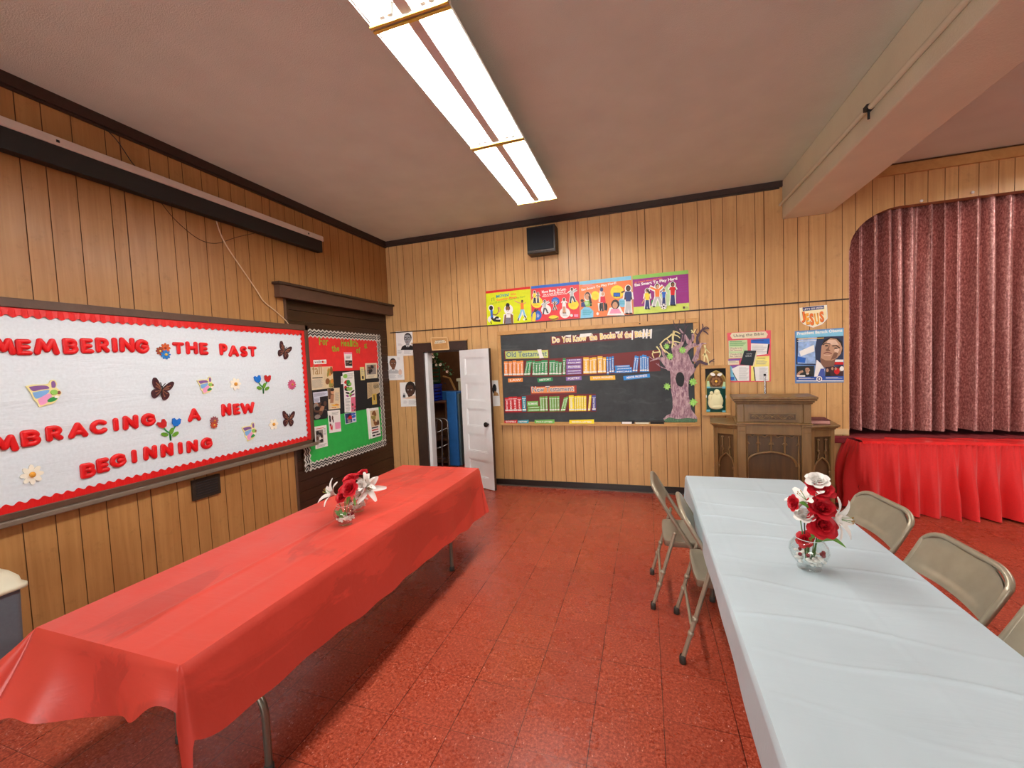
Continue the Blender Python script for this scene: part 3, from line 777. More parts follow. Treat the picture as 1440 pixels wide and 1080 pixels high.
def clip(label, f, q, mt, deco=None, name='newspaper_clipping', lift=.0165, cat='clipping', curl=0.0):
    """one pinned sheet: q = four corners in the crop, deco draws in its own 0..1 square"""
    P = [f(*p) for p in q]     # tl, tr, br, bl
    def T(u, v):
        a = [lerp(P[3][i], P[2][i], u) for i in (0, 1)]; b = [lerp(P[0][i], P[1][i], u) for i in (0, 1)]
        return (lerp(a[0], b[0], v), lerp(a[1], b[1], v))
    m = MB(); c = GO+lift
    m.poly(FL, [T(0, 0), T(1, 0), T(1, 1), T(0, 1)], GO+.0125, c, mt)
    if deco: deco(m, lambda pts: [T(*p) for p in pts], c)
    return tag(m.build(name), label, cat, 'clippings pinned on the health board')
rect = lambda x0, y0, x1, y1: [(x0, y0), (x1, y0), (x1, y1), (x0, y1)]
def lines(m, T, c, x0, x1, y0, y1, n, mt=GREY, th=.35):
    st_ = (y1-y0)/n
    for i in range(n):
        y = y0+st_*i; m.flat(FLX[0], T(rect(x0, y, x0+(x1-x0)*(.8+.2*((i*7) % 5)/4), y+st_*th)), c+.0008, mt)
FLX = [FL]
def blobs(m, T, c, x0, y0, x1, y1, cols, n, seed):
    rr = random.Random(seed); F = FLX[0]
    for i in range(n):
        cx, cy = rr.uniform(x0, x1), rr.uniform(y0, y1); rx = (x1-x0)*rr.uniform(.12, .26); ry = (y1-y0)*rr.uniform(.10, .2)
        cx = min(max(cx, x0+rx), x1-rx); cy = min(max(cy, y0+ry), y1-ry)
        m.flat(F, T(ellp(cx, cy, rx, ry, 9, rot=rr.uniform(-.3, .3))), c+.0012+.0002*i, cols[i % len(cols)])
TANP = mat('aged_newsprint', (198, 176, 136), .7, var=.06); BEIGE = mat('beige_page', (222, 204, 170), .6)
FOOD = [mat('food_amber', (214, 140, 56), .5), mat('food_cream', (220, 200, 160), .5), mat('food_brown', (130, 84, 44), .5), mat('food_olive', (150, 140, 70), .5)]
PH = [mat('photo_black', (28, 24, 28), .4), mat('photo_brown', (96, 64, 48), .4), mat('photo_skin', (176, 128, 96), .4), mat('photo_grey', (140, 132, 126), .4)]
def d_well(m, T, c):
    m.text(FL, 'wellness', T([(.06, .25)])[0], T([(.92, .25)])[0], .03, c+.0009, BLACK)
    m.flat(FL, T(ellp(.7, .5, .09, .28, 8)), c+.0014, RED); m.flat(FL, T(ellp(.78, .35, .05, .2, 8)), c+.0016, GOLD)
clip('small white wellness strip on the red panel at left', cE, ((207, 553), (385, 546), (388, 604), (213, 612)), PAPER, d_well)
def d_card(m, T, c):
    m.flat(FL, T(rect(0, .88, 1, 1)), c+.0008, PINK); lines(m, T, c, .2, .8, .6, .8, 3, BLACK); m.flat(FL, T(rect(.05, .12, .98, .48)), c+.0009, PH[0]); blobs(m, T, c+.001, .1, .16, .95, .46, PH, 6, 3)
clip('narrow white card with dark photograph on the red panel', cE, ((630, 446), (738, 446), (745, 660), (648, 660)), PAPER, d_card)
def d_fall(m, T, c):
    m.text(FL, 'fall', T([(.1, .66)])[0], T([(.5, .66)])[0], .11, c+.0009, mat('tan_script', (170, 130, 80), .6))
    m.flat(FL, T(rect(.08, .5, .52, .54)), c+.0009, BLACK); lines(m, T, c, .06, .54, .08, .46, 12); m.flat(FL, T(rect(.58, .0, 1, 1)), c+.0007, FOOD[1]); blobs(m, T, c+.001, .58, .02, 1, 1, FOOD, 12, 5)
clip('large beige food page headed fall, at left on the black panel', cE, ((158, 650), (468, 640), (488, 935), (172, 972)), BEIGE, d_fall)
def d_slim(m, T, c): lines(m, T, c, .2, .8, .45, .9, 5, GREY); m.flat(FL, T(ellp(.5, .2, .25, .14, 8)), c+.001, BLACK)
clip('slim pale yellow slip beside the framed photo card', cE, ((850, 650), (908, 648), (918, 828), (864, 832)), mat('pale_yellow_page', (226, 208, 140), .6), d_slim)
def d_frame(m, T, c): m.flat(FL, T(rect(.1, .26, .9, .9)), c+.0008, PH[3]); blobs(m, T, c+.001, .12, .28, .88, .88, [PH[0], PH[1], PH[0], PH[2]], 8, 9); lines(m, T, c, .2, .8, .08, .2, 2)
clip('beige card with dark group photograph at the upper right of the black panel', cE, ((922, 598), (1082, 592), (1092, 800), (932, 812)), CREAM, d_frame)
def d_salad(m, T, c): lines(m, T, c, .3, .95, .66, .95, 5); m.flat(FL, T(ellp(.2, .8, .2, .12, 8)), c+.001, LGRN); blobs(m, T, c+.001, .02, .02, .98, .6, [PH[0], LGRN, RED, PAPER, GRN], 12, 11)
clip('white recipe page with salad photograph in the middle of the black panel', cE, ((610, 728), (765, 708), (782, 985), (630, 985)), PAPER, d_salad)
def d_side(m, T, c): lines(m, T, c, .15, .85, .2, .85, 5)
clip('small white slip sticking out left of the salad page', cE, ((590, 778), (622, 772), (632, 880), (592, 886)), PAPER, d_side, lift=.0145)
def d_mid(m, T, c): blobs(m, T, c+.001, .05, .72, .95, .98, [PH[0], MAG, LGRN, RED], 7, 13); lines(m, T, c, .06, .5, .05, .68, 10); m.flat(FL, T(rect(.58, .02, 1, .68)), c+.0008, mat('rose_photo', (226, 110, 140), .5)); blobs(m, T, c+.001, .62, .04, .98, .4, [PH[1], RED, PH[3]], 5, 15)
clip('white page with pink flower picture below the salad page', cF, ((578, 92), (715, 72), (724, 350), (588, 362)), PAPER, d_mid, lift=.0185)
def d_news(m, T, c):
    lines(m, T, c, .05, .42, .1, .95, 14, mat('brown_print', (130, 110, 84), .7)); m.text(FL, 'GOD', T([(.5, .62)])[0], T([(.95, .62)])[0], .025, c+.001, BLACK, .02); m.text(FL, 'YEARS', T([(.5, .48)])[0], T([(.98, .48)])[0], .025, c+.001, BLACK, .02)
    lines(m, T, c, .5, .95, .72, .95, 4, mat('brown_print', (0, 0, 0)))
clip('tan newspaper clipping at the right of the black panel', cE, ((950, 866), (1108, 852), (1125, 1000), (958, 1090)), TANP, d_news)
def d_yel(m, T, c): m.flat(FL, T(rect(.3, .4, .5, .9)), c+.001, BLACK); lines(m, T, c, .2, .8, .1, .35, 3)
clip('small mustard slip under the tan newspaper clipping', cF, ((930, 128), (985, 118), (992, 252), (938, 262)), mat('mustard_slip', (206, 176, 80), .6), d_yel, lift=.019)
def d_blu(m, T, c): lines(m, T, c, .05, .9, .2, .8, 4, mat('slate_print', (90, 90, 120), .6))
clip('bluish white strip headline under the food page', cF, ((186, 108), (368, 88), (372, 150), (192, 172)), mat('bluish_page', (206, 210, 226), .6), d_blu)
clip('small bluish white text block over the dark dancers photograph', cF, ((192, 170), (268, 162), (272, 232), (198, 242)), mat('bluish_page', (0, 0, 0)), d_blu, lift=.019)
def d_dark(m, T, c): blobs(m, T, c+.001, .04, .04, .96, .96, [PH[1], PH[2], PH[0], PH[3], PH[0]], 16, 17)
clip('dark photograph of figures at the left of the black panel', cF, ((180, 232), (358, 200), (366, 432), (184, 460)), PH[0], d_dark)
def d_wom(m, T, c):
    m.flat(FL, T(rect(0, .5, .45, 1)), c+.0007, PH[1]); m.flat(FL, T(ellp(.36, .84, .15, .12, 10)), c+.0009, SKIN2); m.flat(FL, T(ellp(.36, .93, .17, .07, 10)), c+.001, HAIR)
    m.flat(FL, T([(.2, .7), (.5, .7), (.4, .3), (.12, .3)]), c+.0011, PH[2]); blobs(m, T, c+.001, .05, .02, .9, .24, [FOOD[0], GOLD, FOOD[0]], 8, 19); lines(m, T, c, .56, .95, .4, .8, 8)
clip('magazine page with a woman and oranges, between food page and salad page', cF, ((372, 62), (520, 45), (530, 308), (384, 325)), BEIGE, d_wom, lift=.018)
def d_pink(m, T, c): m.flat(FL, T(rect(.5, .14, .98, .44)), c+.0008, PINK); blobs(m, T, c+.001, .04, .1, .4, .8, [PH[0], PH[1], PH[0], RED], 8, 21); lines(m, T, c, .3, .9, .8, .95, 3)
clip('white page with dancer figure and pink box on the green panel', cF, ((370, 342), (522, 325), (540, 598), (394, 622)), PAPER, d_pink, lift=.019)
def d_berry(m, T, c): m.flat(FL, T(rect(.02, .06, .6, .98)), c+.0008, NAVY); blobs(m, T, c+.001, .04, .08, .95, .95, [BLUE, PH[0], PH[3], RED], 9, 23)
clip('small berry photograph at the top of the green panel', cF, ((585, 376), (728, 355), (735, 478), (598, 510)), mat('bluish_page', (0, 0, 0)), d_berry)
def d_bro(m, T, c):
    m.flat(FL, T(rect(.06, .38, .95, .92)), c+.0008, FOOD[1]); blobs(m, T, c+.001, .08, .4, .92, .9, [FOOD[2], PH[1], FOOD[3]], 9, 25)
    for i, y in enumerate((.32, .24, .15)): lines(m, T, c, .08, .95, y, y+.06, 1, (BLACK, RED, BLACK)[i], .7)
    m.flat(FL, T(rect(.1, .05, .4, .1)), c+.001, BLACK); m.flat(FL, T(rect(.5, .05, .95, .1)), c+.001, BLACK)
clip('thick white brochure with brown portrait picture at the right of the green panel', cF, ((885, 312), (1002, 296), (1034, 655), (918, 690)), PAPER, d_bro, lift=.03)
clip('white sheet hidden behind the thick brochure', cF, ((862, 312), (890, 306), (912, 690), (895, 700)), PAPER, None, lift=.016)
def d_low(m, T, c): m.flat(FL, T(rect(.05, .22, .66, .82)), c+.0008, PH[3]); blobs(m, T, c+.001, .08, .25, .62, .8, [PH[0], PAPER, PH[1], PH[0]], 9, 27); lines(m, T, c, .72, .96, .55, .9, 6); lines(m, T, c, .1, .9, .05, .18, 3); lines(m, T, c, .1, .9, .88, .95, 1, RED)
clip('white page with grey group photograph at the lower left of the green panel', cF, ((205, 542), (355, 518), (373, 785), (220, 825)), PAPER, d_low)
# ------------------------------------------------------------------ back wall: shared drawing helpers
def kit(m, F, c, T):
    """drawing pen on a sheet: T maps sheet pixels to the frame; every stroke lies a hair above the last"""
    lvl = [c]
    def up():
        lvl[0] += .00012; return lvl[0]
    class Kk: pass
    k = Kk(); k.T = T
    k.p = lambda pts, mt: m.flat(F, [T(*q) for q in pts], up(), mt)
    k.e = lambda x, y, rx, ry, mt, n=12, rot=0: m.flat(F, [T(*q) for q in ellp(x, y, rx, ry, n, rot=rot)], up(), mt)
    k.r = lambda x0, y0, x1, y1, mt: m.flat(F, [T(x0, y0), T(x1, y0), T(x1, y1), T(x0, y1)], up(), mt)
    def s(pts, w, mt):
        P = [T(*q) for q in pts]; sc = abs(T(1, 0)[0]-T(0, 0)[0]); ww = [x*sc for x in w] if hasattr(w, '__len__') else w*sc
        m.ribbon(F, P, ww, 0, up(), mt)
    k.s = s
    k.sm = lambda pts, w, mt: s(smooth(pts, 5), w, mt)
    def t(st, x0, y0, x1, y1, h, mt, bold=0.0):
        sc = abs(T(0, 1)[1]-T(0, 0)[1]); m.text(F, st, T(x0, y0), T(x1, y1), h*sc, up(), mt, bold)
    k.t = t
    def w(x0, y0, x1, y1, n, mt, th=.4):
        d = (y1-y0)/n
        for i in range(n): k.r(x0, y0+d*i, x0+(x1-x0)*(.75+.25*((i*3) % 4)/3), y0+d*(i+th), mt)
    k.w = w
    return k
def sheet(F, f, q, c, mt, c0=.0008):
    m = MB(); m.poly(F, [f(*p) for p in q], c0, c, mt); return m

def figure(k, x, y, h, skin, shirt, legs, pose=0, hair=HAIR, fl=1):
    """small printed person, feet at y (sheet pixels, y down), h tall"""
    u = h/7.5
    halo = PAPER
    hip = y-h*.47; sh = y-h*.80
    A = {0: ((-.9, 2.2), (.9, 2.2), (-.5, 0), (.5, 0)), 1: ((-2.6, -.6), (2.0, -1.0), (-1.3, 0), (1.4, -.3)), 2: ((-1.6, 1.3), (2.4, -.8), (-.9, 0), (1.5, -.6)), 3: ((-1.0, 1.0), (1.0, 1.0), (-.45, 0), (.45, 0))}[pose]
    la, ra, lf, rf = A
    pts_l = [(x-fl*.2*u, hip), (x+fl*lf[0]*u*.6, y-h*.24), (x+fl*lf[0]*u, y+lf[1]*u)]; pts_r = [(x+fl*.2*u, hip), (x+fl*rf[0]*u*.75, y-h*.24), (x+fl*rf[0]*u, y+rf[1]*u)]
    aL = [(x-fl*.6*u, sh+.3*u), (x+fl*la[0]*u*.8, sh+la[1]*u*.6), (x+fl*la[0]*u, sh+la[1]*u)]; aR = [(x+fl*.6*u, sh+.3*u), (x+fl*ra[0]*u*.8, sh+ra[1]*u*.6), (x+fl*ra[0]*u, sh+ra[1]*u)]
    for pl in (pts_l, pts_r, aL, aR): k.s(pl, 1.25*u, halo)
    k.e(x, sh-.75*u, .95*u, 1.1*u, halo); k.r(x-.95*u, sh-.1*u, x+.95*u, hip+.3*u, halo)
    k.s(pts_l, .72*u, legs); k.s(pts_r, .72*u, legs)
    for q in (pts_l[-1], pts_r[-1]): k.e(q[0]+fl*.2*u, q[1]-.05*u, .5*u, .22*u, BLACK, 8)
    k.s(aL, .45*u, skin); k.s(aR, .45*u, skin)
    k.p([(x-.8*u, sh), (x+.8*u, sh), (x+.65*u, hip+.2*u), (x-.65*u, hip+.2*u)], shirt)
    k.s([aL[0], aL[1]], .55*u, shirt); k.s([aR[0], aR[1]], .55*u, shirt)
    k.e(x, sh-.85*u, .66*u, .82*u, hair); k.e(x+fl*.12*u, sh-.68*u, .5*u, .62*u, skin)

def portrait(k, x, y, w, h, skin, hair, look=1, glasses=False, coat=BLACK, collar=PAPER, tie=True, beard=False, woman=False):
    """head-and-shoulders drawing: (x, y) face centre, w wide, h tall"""
    if woman: k.e(x-.05*w*look, y-.14*h, .60*w, .55*h, hair, 16)
    elif coat: k.p([(x-.85*w, y+1.02*h), (x-.7*w, y+.72*h), (x-.2*w, y+.5*h), (x+.25*w, y+.5*h), (x+.75*w, y+.72*h), (x+.9*w, y+1.02*h)], coat)
    if collar and not woman: k.p([(x-.28*w, y+.52*h), (x+.05*w, y+.9*h), (x+.36*w, y+.52*h)], collar)
    k.r(x-.2*w, y+.25*h, x+.22*w, y+.6*h, skin)
    if not woman: k.e(x-.04*w*look, y-.1*h, .50*w, .47*h, hair, 16)
    k.e(x-look*.44*w, y+.02*h, .08*w, .12*h, skin, 8)
    k.p([(x-.43*w, y-.18*h), (x-.3*w, y-.38*h), (x+.1*w, y-.42*h), (x+.36*w, y-.32*h), (x+.42*w, y-.08*h), (x+.40*w, y+.16*h), (x+.28*w, y+.40*h), (x+.06*w, y+.52*h), (x-.2*w, y+.44*h), (x-.38*w, y+.2*h)], skin)
    sh = mat('shade_line', (44, 30, 24), .6)
    e = .05*w*look
    for sx in (-.19, .2):
        k.s([(x+e+(sx-.12)*w, y-.11*h), (x+e+sx*w, y-.15*h), (x+e+(sx+.12)*w, y-.12*h)], .055*w, sh)
        k.e(x+e+sx*w, y-.04*h, .085*w, .04*h, PAPER, 8); k.e(x+e+sx*w+.02*w*look, y-.04*h, .04*w, .04*h, BLACK, 8)
        if glasses: k.s([(x+e+sx*w+.14*w*math.cos(t*PI/6), y-.03*h+.1*h*math.sin(t*PI/6)) for t in range(13)], .03*w, BLACK)
    k.s([(x+e+.02*w, y-.05*h), (x+e+.06*w*look, y+.12*h), (x+e-.04*w*look, y+.15*h)], .05*w, sh)
    k.s([(x+e-.15*w, y+.27*h), (x+e, y+.29*h), (x+e+.16*w, y+.26*h)], .06*w, mat('lip_line', (110, 60, 52), .6))
    if beard: k.s([(x+e-.15*w, y+.22*h), (x+e, y+.2*h), (x+e+.16*w, y+.22*h)], .06*w, hair)
    if tie and not woman: k.p([(x-.02*w, y+.66*h), (x+.14*w, y+.66*h), (x+.2*w, y+1.0*h), (x-.06*w, y+1.0*h)], coat if coat else BLACK)

# ------------------------------------------------------------------ the four long posters above the blackboard
PO = .002
def back_poster(name, label, cat, f, q, base, draw, group=None, c=PO):
    m = sheet(FB, f, q, c, base); k = kit(m, FB, c, f); draw(k)
    return tag(m.build(name), label, cat, group)
p1 = back(680, 375, 9.6, PO); p2 = back(810, 375, 8.47, PO)
def d1(k):
    k.p([(30, 332), (628, 268), (630, 300), (34, 364)], RED)
    k.t('MOVIN\u2019', 172, 425, 350, 400, 44, TEAL, .03); k.t('With', 365, 392, 440, 382, 30, ORANGE, .02); k.t('Summer Meals', 176, 466, 452, 425, 34, ORANGE, .03)
    k.t('Turn Off the Screens. Turn On the Music!', 90, 512, 562, 410, 22, GRN)
    k.s([(112, 470), (112, 425), (142, 420), (142, 465)], 6, GRN)
    # seated dancer
    k.sm([(95, 735), (78, 715), (95, 690), (150, 690), (225, 720)], 46, PAPER); k.e(103, 560, 38, 45, PAPER)
    k.e(102, 558, 26, 32, HAIR); k.p([(92, 590), (122, 585), (132, 690), (98, 700)], BLUE); k.sm([(118, 640), (165, 650), (200, 610), (195, 550)], 12, SKIN1); k.sm([(195, 620), (225, 590), (205, 545)], 16, SKIN2)
    k.sm([(108, 690), (150, 725), (228, 730)], 28, BLACK); k.sm([(135, 735), (170, 690), (205, 690)], 26, BLACK); k.s([(100, 740), (110, 775)], 10, BLACK)
    # woman with tablet
    k.e(338, 580, 62, 70, PAPER); k.p([(262, 770), (275, 640), (400, 630), (408, 765)], PAPER)
    k.e(327, 520, 26, 30, HAIR); k.e(328, 560, 30, 38, HAIR); k.e(328, 568, 24, 34, SKIN1); k.p([(275, 770), (285, 655), (325, 632), (375, 638), (398, 655), (404, 764)], SKIN1)
    k.p([(300, 690), (370, 685), (378, 768), (292, 772)], mat('plaid_grey', (120, 116, 128), .6, var=.35, vs=120)); k.r(305, 640, 365, 688, PAPER); k.e(328, 590, 12, 5, PAPER)
    # jumping boy
    k.s([(520, 580), (505, 650), (472, 720)], 34, PAPER); k.s([(530, 580), (545, 640), (572, 690)], 34, PAPER)
    k.e(522, 468, 15, 20, HAIR); k.e(520, 474, 12, 17, SKIN1); k.p([(500, 490), (540, 488), (546, 580), (502, 584)], ORANGE); k.s([(502, 495), (460, 482), (418, 460)], 10, SKIN2); k.s([(540, 500), (555, 498), (568, 480)], 9, SKIN2)
    k.s([(515, 578), (500, 640), (478, 690)], 22, SKY); k.s([(532, 578), (548, 630), (556, 665)], 22, SKY); k.s([(476, 690), (466, 728)], 12, BLACK); k.s([(552, 660), (570, 690)], 14, BLACK)
    k.e(548, 712, 14, 14, PAPER); k.r(568, 700, 586, 722, BROWNP)
back_poster('wall_poster', 'lime yellow MOVIN poster with dancers, leftmost of four above the blackboard', 'poster', p1, ((30, 332), (628, 268), (645, 755), (50, 800)), LIME, d1, 'summer meals posters')
PRED = mat('poster_coral_red', (222, 54, 60), .45)
def d2(k):
    k.p([(642, 264), (1286, 200), (1288, 240), (644, 300)], BLUE)
    k.t('Move More. Sit Less.', 788, 362, 1118, 318, 38, PAPER, .03); k.t('Get at Least 60 Minutes of', 806, 392, 1108, 348, 26, PAPER, .02); k.t('Physical Activity Every Day!', 796, 420, 1135, 372, 26, PAPER, .02)
    for x, y, r, mt in ((720, 480, 78, YEL), (715, 655, 70, BLUE), (845, 580, 68, PAPER), (972, 465, 55, BLUE), (1098, 625, 72, PAPER), (1214, 510, 70, YEL), (948, 690, 68, YEL)):
        k.e(x, y, r, r*(.98 if y < 680 else .5), mt, 20)
    k.w(670, 512, 745, 530, 2, ORANGE); k.w(940, 445, 1005, 480, 3, SKY); k.w(1180, 515, 1250, 550, 3, GOLD); k.w(905, 660, 980, 680, 2, GOLD); k.w(720, 640, 755, 690, 4, PAPER); k.w(1070, 650, 1140, 668, 2, GREY)
    figure(k, 690, 492, 165, SKIN1, YEL, BLACK, 0); figure(k, 736, 488, 140, SKIN1, PH[3], DGREY, 3)
    k.p([(656, 740), (664, 640), (700, 600), (712, 660), (700, 742)], YEL); k.e(702, 592, 18, 24, SKIN3); k.s([(672, 620), (740, 575)], 12, SKIN3)
    figure(k, 828, 640, 185, PH[3], LGREY, DGREY, 2); figure(k, 962, 590, 120, SKIN3, SKIN1, PH[0], 1); figure(k, 1090, 628, 200, SKIN1, PAPER, SKIN2, 3)
    figure(k, 1195, 490, 200, SKIN1, LGREY, DGREY, 2); k.sm([(885, 700), (940, 712), (1010, 690)], 12, SKIN1)
    k.e(1190, 660, 20, 20, PAPER); k.r(1225, 645, 1280, 680, PINK)
back_poster('wall_poster', 'red Move More Sit Less poster with coloured circles, second from the left above the blackboard', 'poster', p1, ((642, 264), (1286, 200), (1300, 705), (652, 750)), PRED, d2, 'summer meals posters')
PORG = mat('poster_orange', (240, 128, 66), .45)
def d3(k):
    k.p([(40, 178), (655, 108), (658, 158), (42, 218)], SKY)
    k.t('Eat Smart To Play Hard!', 68, 298, 482, 212, 36, PAPER, .03); k.w(76, 214, 230, 240, 2, PINK)
    k.e(230, 345, 50, 55, YEL); k.w(200, 325, 265, 375, 4, GOLD); k.e(490, 300, 80, 78, YEL, 20); k.w(440, 255, 545, 300, 4, GOLD); k.e(555, 430, 52, 54, SKY); k.w(520, 405, 600, 455, 4, TEAL)
    k.p([(55, 615), (58, 520), (100, 480), (165, 485), (208, 530), (205, 605)], SKY); k.w(80, 515, 195, 585, 5, TEAL)
    k.e(140, 360, 45, 58, PAPER); k.e(138, 350, 36, 48, HAIR); k.e(134, 358, 27, 38, SKIN2); k.p([(90, 480), (100, 410), (180, 400), (192, 470)], LGRN); k.s([(160, 350), (178, 440)], 26, HAIR); k.e(75, 405, 20, 18, HAIR); k.p([(62, 480), (62, 430), (95, 420), (120, 480)], NAVY); k.e(125, 436, 24, 20, PGRN); k.e(178, 458, 12, 12, BLACK)
    k.sm([(305, 270), (290, 330), (285, 420)], 30, PAPER); k.e(305, 272, 20, 26, NAVY); k.e(320, 328, 24, 28, PAPER); k.e(320, 325, 18, 22, SKIN2); k.p([(292, 360), (345, 355), (355, 430), (290, 435)], mat('crimson_ink', (214, 40, 60), .5))
    k.s([(290, 430), (300, 520)], 60, PAPER); k.e(292, 480, 14, 50, BLACK); k.e(362, 480, 12, 46, BLACK); k.s([(310, 430), (320, 530)], 22, DGREY); k.s([(340, 430), (350, 520)], 22, DGREY)
    k.r(446, 310, 526, 358, NAVY); k.r(452, 316, 520, 352, BLUE); k.s([(486, 358), (486, 365)], 8, BLACK)
    k.p([(372, 580), (400, 490), (520, 470), (580, 580)], PAPER); k.e(468, 450, 50, 58, HAIR); k.e(466, 460, 32, 40, SKIN2); k.p([(400, 560), (420, 505), (510, 500), (540, 555)], PINK)
    figure(k, 622, 560, 330, SKIN3, NAVY, LGREY, 0); k.s([(580, 290), (540, 310)], 16, SKIN3); k.e(258, 562, 16, 18, PAPER)
back_poster('wall_poster', 'orange Eat Smart To Play Hard poster with a television set and speech circles', 'poster', p2, ((40, 178), (655, 108), (680, 572), (55, 622)), PORG, d3, 'summer meals posters')
PMAG = mat('poster_magenta', (150, 40, 128), .45)
def d4(k):
    k.p([(672, 108), (1336, 40), (1338, 84), (676, 152)], LGRN); k.p([(688, 482), (1346, 430), (1350, 520), (690, 572)], mat('grass_lime', (206, 222, 100), .5))
    k.t('AT SUMMER MEALS, KIDS WILL', 700, 202, 1028, 148, 18, ORANGE, .02); k.t('Eat Smart To Play Hard', 700, 246, 1208, 166, 42, PAPER, .04)
    for i in range(6):
        for j in range(7): k.e(1225+i*19, 120+j*30-i*2, 3.5, 3.5, PURP, 6)
    k.p([(900, 480), (930, 400), (1110, 190), (1190, 195), (1190, 460)], PGRN); k.e(915, 425, 22, 30, GRN)
    figure(k, 848, 505, 240, SKIN2, YEL, NAVY, 0); k.s([(880, 320), (850, 280)], 20, HAIR); k.s([(812, 390), (785, 440)], 10, SKIN2)
    figure(k, 968, 480, 270, SKIN2, ORANGE, LGREY, 1); figure(k, 1045, 455, 190, SKIN2, BLUE, NAVY, 3); figure(k, 1150, 460, 270, SKIN1, RED, NAVY, 3)
    k.e(1044, 476, 38, 34, PAPER, 14); k.e(1044, 476, 13, 12, BLACK, 6)
    for t in range(5): k.e(1044+27*math.cos(t*1.257+.3), 476+24*math.sin(t*1.257+.3), 8, 7, BLACK, 6)
    k.r(1272, 476, 1296, 502, BROWNP); k.w(1300, 474, 1336, 500, 3, GREY)
back_poster('wall_poster', 'magenta Eat Smart To Play Hard poster with four children and a football, rightmost of four', 'poster', p2, ((672, 108), (1336, 40), (1350, 518), (690, 574)), PMAG, d4, 'summer meals posters')

# ------------------------------------------------------------------ blackboard
bb = thing('blackboard', 'wood framed blackboard with paper book cutouts on the back wall', 'blackboard', (-.63, YB, .81))
X0, X1, Z0, Z1 = -1.85, .588, .815, 2.055
SLATE = NT('slate_board'); _c = SLATE.ramp(SLATE.noise(3.2, detail=6, rough=.7), [(.3, lin((38, 42, 44))), (.75, lin((62, 66, 68)))])
_s = SLATE.ramp(SLATE.noise(1.0, SLATE.mapping((2.2, 2.2, 9)), 5, .7, 1.2), [(.56, (0, 0, 0, 1)), (.74, (.22,)*3+(1,))])
SLATE.bsdf(SLATE.mix(_s, _c, lin((120, 122, 122))), .55, 0, .35); SLATE = SLATE.m
mb = MB(); mb.fbox(FB, X0+.03, X1-.03, Z0+.03, Z1-.03, .001, .014, SLATE); mb.build('slate', bb)
mb = MB()
w_ = .05
mb.fbox(FB, X0, X1, Z1-w_, Z1, .001, .026, PINE); mb.fbox(FB, X0, X0+w_*.9, Z0, Z1-w_, .001, .026, PINE); mb.fbox(FB, X1-w_*1.15, X1, Z0, Z1-w_, .001, .026, PINE); mb.fbox(FB, X0+w_*.9, X1-w_*1.15, Z0, Z0+.045, .001, .026, PINE)
bevel(mb.build('frame', bb), .004)
mb = MB(); mb.fbox(FB, X0+.01, X1-.01, Z0+.005, Z0+.025, .026, .075, PINE); mb.fbox(FB, X0+.01, X1-.01, Z0+.025, Z0+.033, .066, .075, PINE); bevel(mb.build('chalk_tray', bb), .003)
mb = MB()
for x in (-1.2, -.05): mb.lathe([(0, .026), (.009, .027), (.006, .03), (0, .03)], FB.p(x, Z1-.02, 0), BLACK, 8, (0, -1, 0))
mb.build('screw', bb)
SO = .0145
q7 = back(700, 480, 9, SO); q8 = back(800, 490, 11.08, SO); q9 = back(770, 455, 9, SO); q6 = back(840, 450, 6.753, SO); q5 = back(900, 440, 10.8, SO)
def strip(label, f, q, mt, draw=None, name='paper_strip', cat='paper strip', group='paper pieces on the blackboard', c=None):
    c = c or SO+.002
    m = sheet(FB, f, q, c, mt, SO); k = kit(m, FB, c, f)
    if draw: draw(k)
    return tag(m.build(name), label, cat, group)
CAPY = mat('title_yellow', (240, 214, 110), .5)
def dtitle(k):
    words = (('Do', 60, 250, 160, 240), ('You', 180, 244, 300, 234), ('Know', 322, 234, 500, 218), ('the', 530, 218, 635, 208), ('Books', 665, 206, 865, 186), ('of', 885, 190, 960, 180), ('the', 975, 188, 1075, 176), ('Bible?', 1105, 180, 1315, 160))
    for w, x0, y0, x1, y1 in words:
        k.t(w, x0, y0+2, x1, y1+2, 84, PAPER, .07)
    for w, x0, y0, x1, y1 in words: k.t(w, x0+4, y0-4, x1-4, y1-4, 70, CAPY, .015)
    k.p([(225, 150), (300, 142), (296, 172), (240, 168)], PAPER); k.p([(415, 132), (560, 118), (540, 160), (400, 175)], PAPER); k.p([(855, 104), (915, 96), (905, 126), (868, 128)], PAPER)
    for x in (1205, 1245, 1300): k.p([(x, 72), (x+24, 70), (x+18, 188), (x-4, 190)], PAPER)
    k.p([(1065, 88), (1085, 86), (1080, 205), (1062, 205)], PAPER)
strip('maroon title strip with yellow lettering across the top of the blackboard', q9, ((38, 166), (1100, 92), (1110, 190), (45, 275)), DRED, dtitle, 'title_strip')
def dold(k): k.t('Old Testament', 105, 205, 632, 190, 78, PGRN, .05); k.t('Old Testament', 110, 202, 622, 188, 68, mat('slate_letter', (84, 96, 110), .5), .012); k.p([(500, 104), (552, 100), (560, 160), (585, 208), (530, 215), (520, 160)], PAPER)
strip('Old Testament heading strip with green outlined letters', q7, ((78, 118), (645, 104), (652, 215), (86, 232)), DRED, lambda k: (k.p([(92, 128), (635, 108), (638, 208), (100, 222)], mat('pale_lime_outline', (196, 206, 110), .5)), dold(k)), 'heading_strip')
def dnew(k): k.p([(425, 582), (968, 566), (972, 640), (430, 658)], mat('orange_outline', (230, 150, 90), .5)); k.t('New Testament', 432, 645, 965, 630, 70, PAPER, .05); k.t('New Testament', 438, 642, 958, 628, 60, mat('slate_letter', (0, 0, 0)), .012)
strip('New Testament heading strip with orange outlined letters', q7, ((415, 572), (995, 556), (998, 655), (420, 672)), mat('brick_red_paper', (150, 44, 34), .5), dnew, 'heading_strip')
